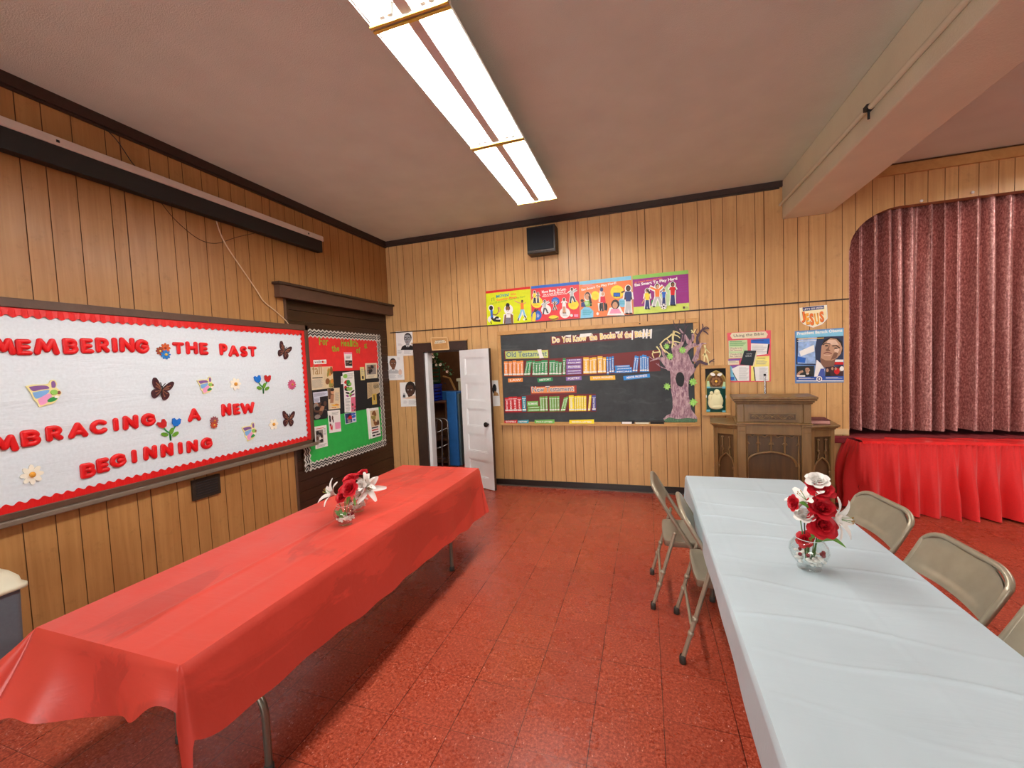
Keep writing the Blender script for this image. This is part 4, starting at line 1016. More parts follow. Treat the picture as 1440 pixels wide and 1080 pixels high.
strip('long maroon paper shelf strip behind the upper row of books', q7, ((80, 262), (860, 205), (2035, 105), (2060, 375), (870, 445), (85, 448)), DRED, None, 'shelf_strip')
strip('maroon paper shelf strip behind the lower row of books', q7, ((82, 712), (500, 672), (1240, 664), (1250, 890), (600, 900), (86, 912)), DRED, None, 'shelf_strip')

bk_label = '%s paper book spine reading %s, on the %s blackboard shelf strip'
def book(f, q, mt, title, row, colour, horiz=False, cap=True):
    """q = four corners tl tr br bl in the crop"""
    m = sheet(FB, f, q, SO+.0055, mt, SO+.002); k = kit(m, FB, SO+.0055, f)
    L = lambda a, b, t: (lerp(a[0], b[0], t), lerp(a[1], b[1], t))
    tl, tr, br, bl = q
    if cap and not horiz:
        k.p([L(bl, tl, .06), L(br, tr, .06), L(br, tr, .15), L(bl, tl, .15)], PAPER); k.p([L(bl, tl, .84), L(br, tr, .84), L(br, tr, .87), L(bl, tl, .87)], PAPER)
    if horiz:
        a, b = L(L(bl, br, .12), L(tl, tr, .12), .26), L(L(bl, br, .94), L(tl, tr, .94), .26); h = math.hypot(bl[0]-tl[0], bl[1]-tl[1])*.5
    else:
        a, b = L(L(bl, tl, .18), L(br, tr, .18), .72), L(L(bl, tl, .80), L(br, tr, .80), .72); h = math.hypot(br[0]-bl[0], br[1]-bl[1])*.46
    k.t(title, a[0], a[1], b[0], b[1], h, PAPER, .03)
    tag(m.build('paper_book'), bk_label % (colour, title, row), 'paper book', 'paper book spines on the blackboard')
def row_books(f, spec, mt, row, colour):
    for title, x0, x1, yt, yb, lean in spec:
        book(f, ((x0+lean, yt), (x1+lean, yt-2), (x1, yb-1), (x0, yb)), mt, title, row, colour)
BOR = mat('book_orange', (240, 146, 66), .5); BGR = mat('book_green', (40, 146, 84), .5); BPU = mat('book_purple', (134, 104, 172), .5); BYE = mat('book_golden', (242, 188, 60), .5); BBL = mat('book_blue', (40, 138, 214), .5)
BRD = mat('book_red', (204, 38, 44), .5); BTE = mat('book_teal', (44, 150, 170), .5); BLG = mat('book_light_green', (112, 184, 84), .5); BLY = mat('book_lemon', (246, 226, 40), .5); BNV = mat('book_indigo', (66, 78, 152), .5)
row_books(q7, [('GENESIS', 84, 130, 255, 438, -4), ('EXODUS', 138, 184, 254, 437, -2), ('LEVITICUS', 190, 236, 244, 437, -2), ('NUMBERS', 240, 284, 252, 436, -2), ('DEUTERONOMY', 288, 326, 244, 434, -4)], BOR, 'upper', 'orange')
row_books(q7, [('JOSHUA', 332, 366, 250, 434, 34), ('JUDGES', 372, 408, 244, 432, 26), ('RUTH', 440, 472, 246, 432, 0), ('1 SAMUEL', 475, 508, 256, 432, 2), ('2 SAMUEL', 511, 545, 252, 431, 4), ('1 KINGS', 548, 586, 240, 430, 6), ('2 KINGS', 590, 630, 238, 430, 2),
    ('1 CHRONICLES', 652, 688, 242, 428, 2), ('2 CHRONICLES', 692, 728, 240, 427, 0), ('EZRA', 731, 766, 252, 427, 2), ('NEHEMIAH', 770, 806, 262, 426, 4), ('ESTHER', 822, 856, 215, 424, 4)], BGR, 'upper', 'green')
for t, y0, y1 in (('JOB', 222, 252), ('PSALMS', 252, 288), ('PROVERBS', 294, 352), ('ECCLESIASTES', 358, 388), ('SONG OF SOLOMON', 392, 416)):
    book(q7, ((868, y0+6), (1058, y0-4), (1062, y1-4), (870, y1+4)), BPU, t, 'upper', 'flat purple', True)
row_books(q8, [('ISAIAH', 228, 312, 140, 396, -2), ('JEREMIAH', 318, 362, 150, 394, 4), ('LAMENTATIONS', 366, 432, 140, 392, -2), ('EZEKIEL', 452, 528, 124, 386, -4), ('DANIEL', 534, 576, 140, 382, 0)], BYE, 'upper', 'golden yellow')
row_books(q8, [('HOSEA', 594, 622, 132, 404, -8), ('JOEL', 634, 662, 132, 382, -6), ('AMOS', 672, 702, 124, 380, -4)], BBL, 'upper', 'blue')
for t, y0, y1, x0, x1 in (('OBADIAH', 262, 292, 716, 950), ('JONAH', 296, 334, 722, 982), ('MICAH', 340, 378, 712, 988)): book(q8, ((x0, y0+6), (x1, y0-6), (x1, y1-4), (x0, y1+6)), BBL, t, 'upper', 'flat blue', True)
row_books(q8, [('NAHUM', 992, 1024, 112, 370, 36), ('HABAKKUK', 1034, 1064, 124, 368, 26), ('ZEPHANIAH', 1108, 1140, 118, 366, -2), ('HAGGAI', 1144, 1176, 98, 368, -2), ('ZECHARIAH', 1180, 1212, 104, 366, -4), ('MALACHI', 1218, 1246, 128, 364, -4)], BBL, 'upper', 'blue')
row_books(q7, [('MATTHEW', 98, 142, 716, 892, -4), ('MARK', 146, 194, 702, 892, -8), ('LUKE', 198, 250, 700, 890, -8), ('JOHN', 256, 304, 708, 888, -8)], BRD, 'lower', 'red')
row_books(q7, [('ACTS', 314, 362, 698, 886, -6)], BTE, 'lower', 'teal')
for t, y0, y1, x0, x1 in (('ROMANS', 758, 820, 372, 512), ('1 CORINTHIANS', 824, 850, 378, 528), ('2 CORINTHIANS', 854, 886, 378, 532)): book(q7, ((x0, y0+3), (x1, y0-3), (x1, y1-3), (x0, y1+2)), BLG, t, 'lower', 'flat pale green', True)
row_books(q7, [('GALATIANS', 538, 566, 702, 886, -8), ('EPHESIANS', 569, 596, 700, 886, -6), ('PHILIPPIANS', 606, 634, 696, 884, -6), ('COLOSSIANS', 658, 684, 700, 886, -6), ('1 THESSALONIANS', 688, 716, 700, 886, -6), ('2 THESSALONIANS', 720, 746, 698, 884, -4), ('1 TIMOTHY', 754, 782, 696, 884, -4), ('2 TIMOTHY', 796, 820, 712, 884, 44), ('TITUS', 824, 852, 702, 882, 42)], BLG, 'lower', 'light green')
row_books(q7, [('HEBREWS', 904, 966, 684, 884, -4), ('JAMES', 970, 996, 694, 884, 0), ('1 PETER', 1000, 1026, 690, 883, 0), ('2 PETER', 1029, 1056, 690, 882, -2), ('1 JOHN', 1059, 1086, 690, 882, -2), ('2 JOHN', 1089, 1120, 692, 882, 0), ('JUDE', 1142, 1170, 684, 880, 16)], BLY, 'lower', 'lemon yellow')
row_books(q7, [('REVELATION', 1196, 1240, 684, 878, 0)], BNV, 'lower', 'indigo')
def tagstrip(label, f, q, mt, text, h=.55, c=None, z0=None):
    def d(k):
        tl, tr, br, bl = q; L = lambda a, b, t: (lerp(a[0], b[0], t), lerp(a[1], b[1], t))
        a, b = L(L(bl, br, .12), L(tl, tr, .12), .25), L(L(bl, br, .9), L(tl, tr, .9), .25)
        k.t(text, a[0], a[1], b[0], b[1], math.hypot(bl[0]-tl[0], bl[1]-tl[1])*h, PAPER, .03)
    strip(label, f, q, mt, d, 'label_strip', 'paper label', 'paper labels on the blackboard')
tagstrip('small orange LAW label under the orange books', q7, ((128, 472), (316, 462), (318, 510), (134, 520)), BOR, 'LAW')
tagstrip('green HISTORY label under the green books', q7, ((500, 470), (692, 456), (696, 502), (508, 518)), BGR, 'HISTORY')
tagstrip('purple POETRY label under the purple books', q7, ((862, 452), (1058, 440), (1062, 488), (866, 500)), BPU, 'POETRY')
tagstrip('golden MAJOR PROPHETS label under the golden books', q8, ((328, 434), (720, 418), (724, 486), (334, 498)), BYE, 'MAJOR PROPHETS')
tagstrip('blue MINOR PROPHETS label under the blue books', q8, ((848, 432), (1258, 392), (1264, 450), (854, 496)), BBL, 'MINOR PROPHETS')
qt = back(700, 480, 9, .05)
def traystrip(label, x0, x1, y0, y1, mt, text):
    F2 = Frame((0, YB-.03, 0), (1, 0, 0), (0, 0, 1), (0, -1, 0)); f2 = back(700, 480, 9, .033)
    m = MB(); q = [f2(x0, y0+4), f2(x1, y0-4), f2(x1, y1-4), f2(x0, y1+4)]; zb = Z0+.0255
    q[2] = (q[2][0], zb); q[3] = (q[3][0], zb)
    m.poly(F2, q, .0, .003, mt); m.text(F2, text, (lerp(q[3][0], q[2][0], .1), zb+.012), (lerp(q[3][0], q[2][0], .9), zb+.012), .022, .0034, PAPER, .03)
    tag(m.build('label_strip'), label, 'paper label', 'paper labels standing in the chalk tray')
traystrip('red GOSPELS label standing at the left end of the chalk tray', 84, 246, 1000, 1040, BRD, 'GOSPELS')
traystrip('teal HISTORY label standing in the chalk tray', 254, 390, 998, 1036, BTE, 'HISTORY')
traystrip('light green PAUL’S LETTERS label standing in the chalk tray', 466, 716, 992, 1036, BLG, 'PAUL\u2019S LETTERS')
traystrip('yellow GENERAL LETTERS label standing in the chalk tray', 906, 1218, 992, 1040, BLY, 'GENERAL LETTERS')
for x0, x1, lb, mt, top in ((228, 352, 'black and white felt eraser at the left on the chalk tray', BLACK, PAPER), (362, 490, 'white felt eraser between two black erasers on the chalk tray', mat('eraser_ivory', (226, 220, 196), .8), BLACK), (502, 632, 'black felt eraser next to the tree on the chalk tray', mat('eraser_black', (22, 20, 18), .8), None)):
    a0 = q6(x0, 960)[0]; a1 = q6(x1, 960)[0]
    e = thing('felt_eraser', lb, 'eraser', ((a0+a1)/2, YB-.045, Z0+.025), 0, 'erasers on the chalk tray')
    m = MB(); m.box(a0, a1, YB-.062, YB-.028, Z0+.0255, Z0+.05, mt); bevel(m.build('felt', e), .004)
    m = MB(); m.box(a0, a1, YB-.062, YB-.028, Z0+.05, Z0+.066, mat('eraser_back', (44, 40, 38), .5) if mt is not BLACK else BLACK); bevel(m.build('back', e), .003)
    if top is PAPER:
        m = MB(); m.box(a0+.01, a1-.03, YB-.0635, YB-.062, Z0+.03, Z0+.056, PAPER); m.build('label', e)

# ------------------------------------------------------------------ die-cut card tree
TRK = NT('mauve_bark_print'); _n = TRK.noise(1.0, TRK.mapping((38, 38, 12)), 6, .7, .8)
_c = TRK.ramp(_n, [(.3, lin((84, 52, 72))), (.46, lin((146, 108, 124))), (.6, lin((204, 176, 178))), (.78, lin((112, 76, 96)))])
TRK.bsdf(TRK.mix(TRK.ramp(TRK.noise(4, detail=2), [(.4, (0, 0, 0, 1)), (.65, (.5,)*3+(1,))]), _c, lin((172, 140, 140))), .5, 0, .3); TRK = TRK.m
TW = mat('dark_twig_print', (70, 50, 62), .5, var=.3, vs=60); CRMT = mat('torn_card_edge', (232, 220, 160), .6)
TO = .029
tree = thing('card_tree', 'die-cut cardboard tree with purple bark and green leaves at the right of the blackboard', 'paper tree', (.42, YB-TO, .86))
g6 = back(840, 450, 6.753, TO); g5 = back(900, 440, 10.8, TO)
trunk = [(626, 938), (660, 905), (700, 888), (716, 830), (712, 740), (700, 660), (696, 560), (690, 480), (668, 450), (630, 420), (606, 380), (612, 350), (660, 372), (700, 380), (716, 330), (700, 262), (730, 250), (770, 262), (800, 300), (850, 310), (868, 330), (880, 372), (905, 420), (935, 425), (940, 455), (918, 500), (880, 540), (866, 600), (866, 700), (880, 790), (892, 850), (935, 905), (952, 935), (900, 958), (640, 955)]
m = MB(); m.poly(FB, [g6(*p) for p in trunk], TO-.002, TO, TRK); m.build('trunk', tree)
def branch(f, pts, w, mt=None, c=0.0):
    m = MB(); P = smooth([f(*p) for p in pts], 4); sc = abs(f(1, 0)[0]-f(0, 0)[0])
    ws = [lerp(w[0], w[1], i/(len(P)-1))*sc for i in range(len(P))]
    m.ribbon(FB, P, ws, TO-.002+c, TO+c, mt or TRK); m.build('branch', tree)
branch(g5, [(560, 560), (640, 450), (655, 330), (600, 240)], (70, 14), None, .0006); branch(g5, [(650, 440), (665, 330), (690, 240), (735, 175)], (30, 8), TW, .0012)
branch(g5, [(655, 330), (560, 250), (520, 170), (505, 110)], (22, 9), TW, .0015); branch(g5, [(545, 235), (590, 170), (598, 110)], (14, 8), TW, .0018); branch(g5, [(690, 240), (680, 170), (695, 100)], (14, 9), TW, .0021)
branch(g5, [(640, 590), (760, 500), (700, 380), (680, 330)], (80, 26), None, .0009); branch(g5, [(720, 470), (800, 400), (800, 320)], (56, 30), None, .0012)
branch(g5, [(640, 640), (740, 520), (850, 480), (930, 475)], (90, 36), None, .0015); branch(g5, [(880, 480), (870, 380), (910, 300), (960, 250), (1050, 235)], (46, 18), TW, .0018)
branch(g5, [(930, 290), (955, 220), (945, 165)], (22, 12), TW, .0021); branch(g5, [(960, 270), (1010, 300), (1035, 330)], (22, 14), TW, .0024); branch(g5, [(950, 250), (1000, 215), (1050, 235)], (18, 10), TW, .0027); branch(g5, [(870, 330), (840, 300), (870, 240)], (18, 8), TW, .003)
branch(g5, [(820, 740), (860, 640), (900, 540), (935, 470), (1010, 465)], (70, 12), None, .0021); branch(g5, [(870, 700), (880, 600), (868, 520)], (34, 26), TRK, .0024)
branch(g5, [(840, 800), (900, 740), (960, 760), (1020, 775), (1075, 735), (1130, 700)], (60, 10), TW, .0027); branch(g5, [(1075, 735), (1130, 740)], (10, 6), TW, .003)
branch(g5, [(460, 860), (350, 730), (280, 690), (150, 735)], (80, 10), TRK, .0018); branch(g5, [(200, 705), (140, 665)], (16, 7), TRK, .0021)
branch(g5, [(470, 880), (410, 850), (330, 825), (240, 765)], (24, 8), TRK, .0024); branch(g5, [(300, 815), (270, 760)], (12, 6), TRK, .0027)
branch(g5, [(420, 720), (360, 640), (340, 560), (300, 510)], (50, 16), TRK, .0015); branch(g5, [(560, 620), (540, 480), (440, 440), (380, 480)], (60, 20), TRK, .0012)
for pts, w in (([(520, 270), (500, 360), (500, 450), (485, 530)], (36, 20)), ([(505, 280), (560, 290), (610, 320)], (22, 12)), ([(505, 330), (570, 350), (610, 385)], (20, 10)), ([(500, 430), (560, 440), (610, 455)], (20, 12)), ([(500, 460), (540, 500)], (18, 10)), ([(490, 320), (430, 370), (370, 410), (300, 480)], (24, 16)),
      ([(400, 390), (440, 430), (455, 470)], (18, 10)), ([(310, 470), (340, 540), (400, 590), (465, 635)], (24, 12)), ([(350, 560), (390, 610)], (14, 8)), ([(250, 510), (290, 560), (310, 620), (290, 670)], (22, 12)), ([(310, 590), (240, 600), (190, 610), (195, 650), (215, 690)], (18, 12)), ([(190, 590), (215, 580)], (18, 12)),
      ([(980, 490), (995, 560), (980, 640), (975, 740)], (26, 16)), ([(985, 620), (1020, 680), (1045, 790)], (34, 14)), ([(995, 540), (1040, 590), (1065, 610)], (16, 8)), ([(985, 610), (950, 650)], (16, 10)), ([(780, 260), (815, 300), (840, 250)], (20, 12)), ([(800, 285), (780, 300)], (16, 10))):
    branch(g5, pts, w, CRMT, .0036)
m = MB(); m.poly(FB, [g6(*p) for p in smooth([(742, 560), (760, 505), (800, 498), (826, 545), (818, 610), (796, 634), (760, 615), (742, 560)], 4)[:-1]], TO, TO+.003, BLACK); m.build('hollow', tree)
m = MB(); m.poly(FB, [g6(*p) for p in ellp(930, 438, 13, 20, 10)], TO+.003, TO+.0035, BLACK); m.build('knot', tree)
m = MB(); m.poly(FB, [g6(*p) for p in [(630, 950), (680, 925), (760, 940), (860, 930), (950, 940), (948, 968), (650, 970)]], TO, TO+.003, mat('grass_print', (76, 110, 80), .5, var=.4, vs=70)); m.build('grass', tree)
LEAFP = mat('leaf_print', (150, 206, 96), .5, var=.3, vs=30)
def leaf(x, y, s, rot):
    L = [(0, 1), (.22, .62), (.6, .78), (.5, .36), (.95, .25), (.6, -.1), (.75, -.5), (.3, -.45), (.08, -.95), (-.2, -.45), (-.6, -.62), (-.5, -.15), (-.95, .1), (-.5, .35), (-.62, .75), (-.22, .62)]
    m = MB(); m.poly(FB, [g6(x+s*(p[0]*math.cos(rot)-p[1]*math.sin(rot)), y-s*(p[0]*math.sin(rot)+p[1]*math.cos(rot))) for p in L], TO+.0045, TO+.0055, LEAFP)
    m.ribbon(FB, [g6(x, y), g6(x-s*math.sin(rot)*.0, y+s*.6)], .004, 0, TO+.0058, PGRN); m.build('leaf', tree)
for x, y, s, r in ((808, 284, 40, 3.4), (690, 348, 38, .6), (660, 250, 34, 2.6), (662, 634, 40, .3), (910, 590, 44, 1.2), (914, 784, 46, 1.6)): leaf(x, y, s, r)

# ------------------------------------------------------------------ framed stained-glass style picture
PF = .041
g2 = back(980, 500, 10.8, PF)
pc = thing('framed_picture', 'tall framed stained glass style picture with cream embracing figures, right of the tree', 'picture', (.75, YB-.02, .945))
m = MB(); o = [g2(62, 160), (0, 0)]
ax0, az1 = g2(64, 160); ax1, az0 = g2(516, 912)
fw_ = .042
for q in ((ax0, ax1, az1-fw_*.8, az1), (ax0, ax1, az0, az0+fw_*.8), (ax0, ax0+fw_, az0+fw_*.8, az1-fw_*.8), (ax1-fw_, ax1, az0+fw_*.8, az1-fw_*.8)): m.fbox(FB, q[0], q[1], q[2], q[3], .001, PF, PINE)
bevel(m.build('frame', pc), .004)
m = MB(); m.fbox(FB, ax0+.02, ax1-.02, az0+.02, az1-.02, .001, PF-.016, mat('black_glass', (14, 16, 16), .15))
c = PF-.0155; g2b = back(980, 500, 10.8, PF-.016); k = kit(m, FB, c, g2b)
AMB = mat('amber_glass', (126, 96, 44), .15, spec=.6); OLV = mat('olive_glass', (166, 150, 84), .2); DGN = mat('deep_green_glass', (18, 62, 54), .15); BRG = mat('brown_glass', (84, 54, 30), .15); SKG = mat('sky_glass', (104, 182, 200), .2)
archp = [(135, 870), (135, 400), (150, 330), (200, 265), (290, 222), (380, 262), (430, 325), (450, 395), (452, 868)]
k.p(archp, OLV); k.p([(150, 860), (150, 410), (165, 345), (210, 285), (290, 240), (370, 280), (415, 340), (436, 410), (436, 858)], DGN)
k.p([(150, 480), (150, 400), (165, 345), (210, 285), (290, 240), (370, 280), (415, 340), (436, 410), (436, 480)], AMB)
k.e(240, 286, 40, 24, PAPER, 10, .3); k.e(345, 290, 40, 24, PAPER, 10, -.3)
k.p([(150, 470), (155, 390), (185, 385), (200, 470)], PGRN); k.p([(385, 470), (405, 395), (432, 400), (434, 470)], PGRN)
k.e(292, 392, 98, 90, BRG, 24)
for t in range(8): k.e(292+58*math.cos(t*PI/4), 392+52*math.sin(t*PI/4), 24, 20, mat('rose_window_pane', (140, 98, 62), .2), 10, -t*PI/4)
k.e(292, 390, 20, 18, GOLD); k.r(150, 470, 205, 496, SKG); k.r(385, 470, 434, 500, SKG); k.r(205, 474, 385, 494, mat('grey_glass', (130, 140, 132), .2))
k.r(145, 820, 200, 850, SKG); k.r(385, 832, 436, 860, SKG); k.r(136, 600, 150, 640, PAPER); k.r(436, 605, 450, 650, PAPER)
m.build('glass_panel', pc)
m = MB(); RL = mat('cream_relief', (232, 224, 176), .5, var=.04)
def rel(cx, cy, rx, ry, th=.012, rot=0):
    a, b = g2b(cx, cy); s = abs(g2b(1, 0)[0]-g2b(0, 0)[0])
    Mx = Matrix.Rotation(rot, 3, 'Y'); m.ell(FB.p(a, b, c+.003), (rx*s, th, ry*s), RL, 16, 8, Mx)
rel(290, 690, 108, 135, .012); rel(235, 710, 66, 108, .011); rel(305, 560, 46, 54, .014, -.2); rel(222, 568, 28, 30, .013); rel(335, 620, 42, 70, .012, -.3); rel(300, 780, 96, 40, .013); rel(205, 640, 34, 60, .012)
m.build('relief_figures', pc)

# ------------------------------------------------------------------ posters right of the blackboard
b1 = back(1010, 455, 12, PO)
def dbib(k):
    k.p([(200, 205), (230, 158), (800, 132), (838, 180), (810, 238), (240, 262)], CREAM); k.t('Using the Bible', 262, 246, 772, 208, 60, BLACK)
    k.p([(172, 290), (490, 272), (500, 575), (178, 590)], PGRN); k.w(195, 300, 470, 385, 4, GRN); k.r(185, 402, 415, 470, CREAM); k.t('39 books in the', 195, 430, 408, 424, 26, BLACK); k.t('Old Testament', 195, 462, 400, 456, 24, BLACK); k.r(185, 500, 415, 575, CREAM); k.t('27 books in the', 195, 532, 398, 524, 26, BLACK); k.t('New Testament', 195, 564, 398, 558, 24, BLACK)
    k.p([(552, 272), (868, 250), (872, 345), (552, 330)], BLUE); k.w(580, 278, 830, 300, 1, NAVY); k.p([(552, 335), (868, 345), (835, 515), (552, 545)], PAPER); k.p([(840, 345), (868, 348), (838, 515), (818, 515)], BLACK); k.w(570, 375, 820, 510, 7, LGREY)
    k.p([(160, 630), (348, 620), (350, 690), (164, 698)], CREAM); k.w(180, 640, 330, 670, 2, GREY); k.p([(170, 600), (380, 590), (370, 622), (172, 630)], PURP)
    k.p([(600, 560), (862, 545), (864, 968), (552, 970), (552, 720), (610, 700)], mat('poster_pale_yellow', (244, 230, 130), .5)); k.w(660, 580, 838, 600, 1, BLACK); k.w(640, 625, 825, 695, 4, GREY)
    k.p([(590, 730), (842, 722), (850, 968), (625, 968)], PAPER); k.p([(588, 730), (606, 728), (632, 968), (616, 968)], BLACK); k.w(690, 745, 830, 955, 14, LGREY)
    k.p([(195, 710), (340, 700), (330, 965), (210, 965)], SKY); k.p([(200, 705), (400, 700), (250, 760)], PURP); k.r(205, 900, 270, 950, BLUE)
    k.p([(225, 765), (345, 708), (518, 706), (520, 965), (320, 968)], PAPER); k.p([(240, 830), (252, 828), (325, 965), (312, 968)], BLACK); k.w(350, 740, 510, 950, 12, LGREY)
    k.p([(438, 456), (640, 456), (652, 500), (590, 712), (365, 692)], mat('black_book_cover', (26, 36, 44), .4)); k.p([(640, 456), (655, 500), (600, 712), (580, 712)], CREAM); k.t('Holy', 478, 530, 570, 522, 28, LGREY); k.t('BIBLE', 460, 562, 560, 556, 26, LGREY)
back_poster('wall_poster', 'pink bordered Using the Bible poster with a black book, above the lectern', 'poster', b1, ((150, 158), (890, 112), (888, 978), (205, 992)), mat('poster_coral', (226, 92, 104), .5), dbib)
b2 = back(1110, 420, 8.64, PO)
def djes(k):
    k.p([(135, 118), (450, 90), (458, 232), (395, 300), (292, 338), (180, 300), (138, 262)], mat('sign_cream', (250, 236, 190), .5)); k.p([(160, 108), (422, 82), (424, 124), (164, 152)], NAVY); k.t("LET\u2019S GO WITH", 176, 142, 412, 118, 22, PAPER, .03)
    for i, (ch, x0, x1, yb) in enumerate((('J', 150, 198, 292), ('E', 205, 250, 318), ('S', 255, 305, 326), ('U', 312, 365, 318), ('S', 372, 425, 288))):
        k.t(ch, x0+4, yb+4, x1+4, yb-4, 150-abs(i-2)*8, mat('burnt_edge', (110, 50, 20), .5), .06); k.t(ch, x0, yb, x1, yb-6, 146-abs(i-2)*8, (mat('sign_orange', (236, 120, 50), .5), mat('sign_amber', (246, 170, 60), .5))[i % 2], .045)
back_poster('shield_sign', 'small shield shaped sign reading LET’S GO WITH JESUS above the portrait poster', 'sign', b2, ((124, 112), (292, 90), (458, 76), (466, 240), (400, 310), (290, 352), (175, 312), (134, 270)), PAPER, djes)
def dpre(k):
    k.p([(80, 410), (655, 368), (656, 452), (80, 476)], SKY); k.t('President Barack Obama', 96, 444, 645, 402, 38, PAPER, .03); k.w(90, 455, 520, 470, 1, mat('poster_cyan', (90, 180, 220), .5))
    k.p([(80, 476), (656, 452), (656, 820), (80, 800)], mat('poster_deep_blue', (40, 52, 80), .5)); k.p([(110, 480), (340, 462), (310, 600), (320, 790), (100, 790)], mat('flag_pale_blue', (150, 180, 222), .5, var=.25, vs=25)); k.p([(120, 640), (300, 560), (305, 640), (140, 700)], PAPER); k.p([(100, 700), (200, 720), (190, 780), (95, 770)], BLUE)
    k.s([(96, 492), (420, 478)], 10, GOLD); k.s([(96, 520), (330, 506)], 7, PAPER)
    k.r(540, 770, 656, 800, RED); k.r(545, 740, 656, 768, PAPER)
    # large face looking up to the right
    sk = mat('printed_skin', (188, 146, 118), .45); sh = mat('printed_skin_shadow', (128, 92, 74), .45); hi = mat('printed_skin_light', (222, 190, 166), .45)
    k.p([(385, 800), (372, 720), (560, 730), (540, 830), (440, 850)], sh)
    k.p([(392, 570), (420, 500), (500, 468), (590, 480), (640, 520), (650, 640), (590, 700), (560, 600)], HAIR)
    k.p([(385, 640), (392, 570), (430, 530), (500, 480), (570, 490), (620, 540), (642, 600), (625, 670), (580, 720), (520, 752), (440, 750), (380, 720)], sk)
    k.p([(470, 500), (560, 500), (600, 560), (520, 560), (450, 545)], hi); k.p([(540, 660), (600, 640), (570, 720), (500, 745)], sh); k.p([(560, 600), (610, 610), (590, 660), (540, 640)], hi)
    k.s([(408, 562), (440, 540), (498, 552)], 12, HAIR); k.s([(520, 575), (570, 570), (612, 600)], 13, HAIR)
    k.e(452, 572, 24, 8, BLACK, 8); k.e(565, 602, 24, 8, BLACK, 8); k.p([(490, 560), (480, 625), (440, 622), (465, 600)], sh); k.e(468, 628, 30, 10, sh, 8); k.sm([(415, 668), (460, 652), (515, 668)], 12, mat('printed_lip', (120, 62, 58), .45)); k.s([(420, 684), (500, 690)], 10, hi)
    k.p([(300, 950), (330, 740), (385, 790), (430, 860), (420, 960)], PAPER); k.p([(330, 975), (380, 850), (425, 850), (430, 975)], mat('tie_blue', (74, 92, 168), .45)); k.p([(430, 975), (440, 850), (500, 820), (560, 975)], NAVY)
    k.p([(85, 820), (300, 815), (300, 952), (85, 952)], mat('inset_dark_green', (34, 40, 40), .5)); portrait(k, 218, 868, 62, 74, sk, HAIR, -1, coat=BLACK); k.sm([(95, 945), (120, 900), (165, 880)], 30, sk); k.r(92, 930, 190, 948, PAPER)
    k.p([(436, 830), (655, 815), (655, 940), (436, 945)], mat('inset_maroon', (60, 34, 40), .5)); k.e(460, 870, 16, 22, sk); k.e(520, 850, 14, 18, sk); k.e(575, 880, 34, 40, RED); k.e(560, 850, 14, 18, sk); k.e(620, 860, 18, 24, sk); k.p([(440, 945), (450, 890), (490, 890), (500, 945)], BLACK); k.e(635, 850, 26, 30, PAPER)
    k.p([(85, 952), (655, 940), (656, 990), (85, 992)], mat('caption_blue', (44, 84, 170), .5)); k.w(110, 960, 300, 980, 2, PAPER); k.w(440, 955, 640, 975, 2, PAPER); k.r(85, 992, 656, 1004, PAPER); k.e(360, 975, 36, 34, PAPER, 16); k.e(360, 975, 24, 24, NAVY, 14); k.t('1', 352, 988, 368, 988, 28, PAPER)
back_poster('wall_poster', 'blue poster with a large portrait of a man looking up, beside the stage curtain', 'poster', b2, ((66, 395), (662, 352), (664, 1018), (70, 1030)), mat('poster_steel_blue', (104, 140, 190), .5), dpre)

# ------------------------------------------------------------------ portrait sheets, sign and speaker
b3 = back(540, 455, 8.64, PO)
def dA(k): portrait(k, 285, 188, 95, 130, GREY, HAIR, -1, True, BLACK); k.w(170, 245, 225, 275, 3, LGREY); k.w(244, 320, 336, 372, 7, LGREY); k.w(165, 320, 220, 372, 4, LGREY)
back_poster('portrait_sheet', 'white sheet with grey drawn portrait of a man in glasses, uppermost beside the doorway', 'portrait print', b3, ((142, 96), (344, 90), (356, 388), (156, 396)), PAPER, dA, 'portrait sheets by the doorway')
def dBm(k): portrait(k, 112, 488, 84, 118, SKIN1, HAIR, 1, False, LGREY, PAPER, True); k.w(64, 618, 152, 668, 7, LGREY); k.e(198, 590, 22, 36, mat('peach_sketch', (226, 196, 176), .6), 10); k.w(168, 622, 230, 660, 5, LGREY); k.w(165, 412, 200, 440, 3, LGREY)
back_poster('portrait_sheet', 'white sheet with drawn portrait of a bald man in bow tie, left of doorway', 'portrait print', b3, ((34, 396), (234, 393), (248, 682), (52, 690)), PAPER, dBm, 'portrait sheets by the doorway', .003)
def dCm(k): portrait(k, 315, 812, 104, 160, SKIN3, HAIR, -1, False, None, None, False, woman=True); k.p([(225, 905), (235, 840), (260, 850), (265, 905)], LGREY); k.e(245, 880, 16, 18, DGREY, 8); k.w(238, 938, 285, 975, 4, LGREY); k.w(300, 935, 396, 985, 6, LGREY); k.p([(225, 912), (290, 895), (380, 870), (395, 912)], mat('peach_wash', (232, 200, 170), .6))
back_poster('portrait_sheet', 'white sheet with a drawn portrait of a smiling person, nearest the door frame', 'portrait print', b3, ((190, 716), (398, 708), (416, 1004), (208, 1010)), PAPER, dCm, 'portrait sheets by the doorway')
b4 = back(580, 470, 8.31, PO)
def dD(k): k.e(958, 640, 26, 60, BLACK, 10); k.p([(945, 720), (960, 660), (1000, 690), (1010, 720)], mat('ochre_sketch', (176, 130, 80), .6))
back_poster('portrait_sheet', 'white sheet on the wall partly hidden behind the open white door', 'portrait print', b4, ((800, 540), (998, 538), (1030, 838), (830, 848)), PAPER, dD, 'portrait sheets by the doorway')
s = back(596, 468, 30, .06)
sg = thing('door_sign', 'small light wooden plaque with worn lettering above the doorway', 'sign', (-2.69, YB-.05, 1.86))
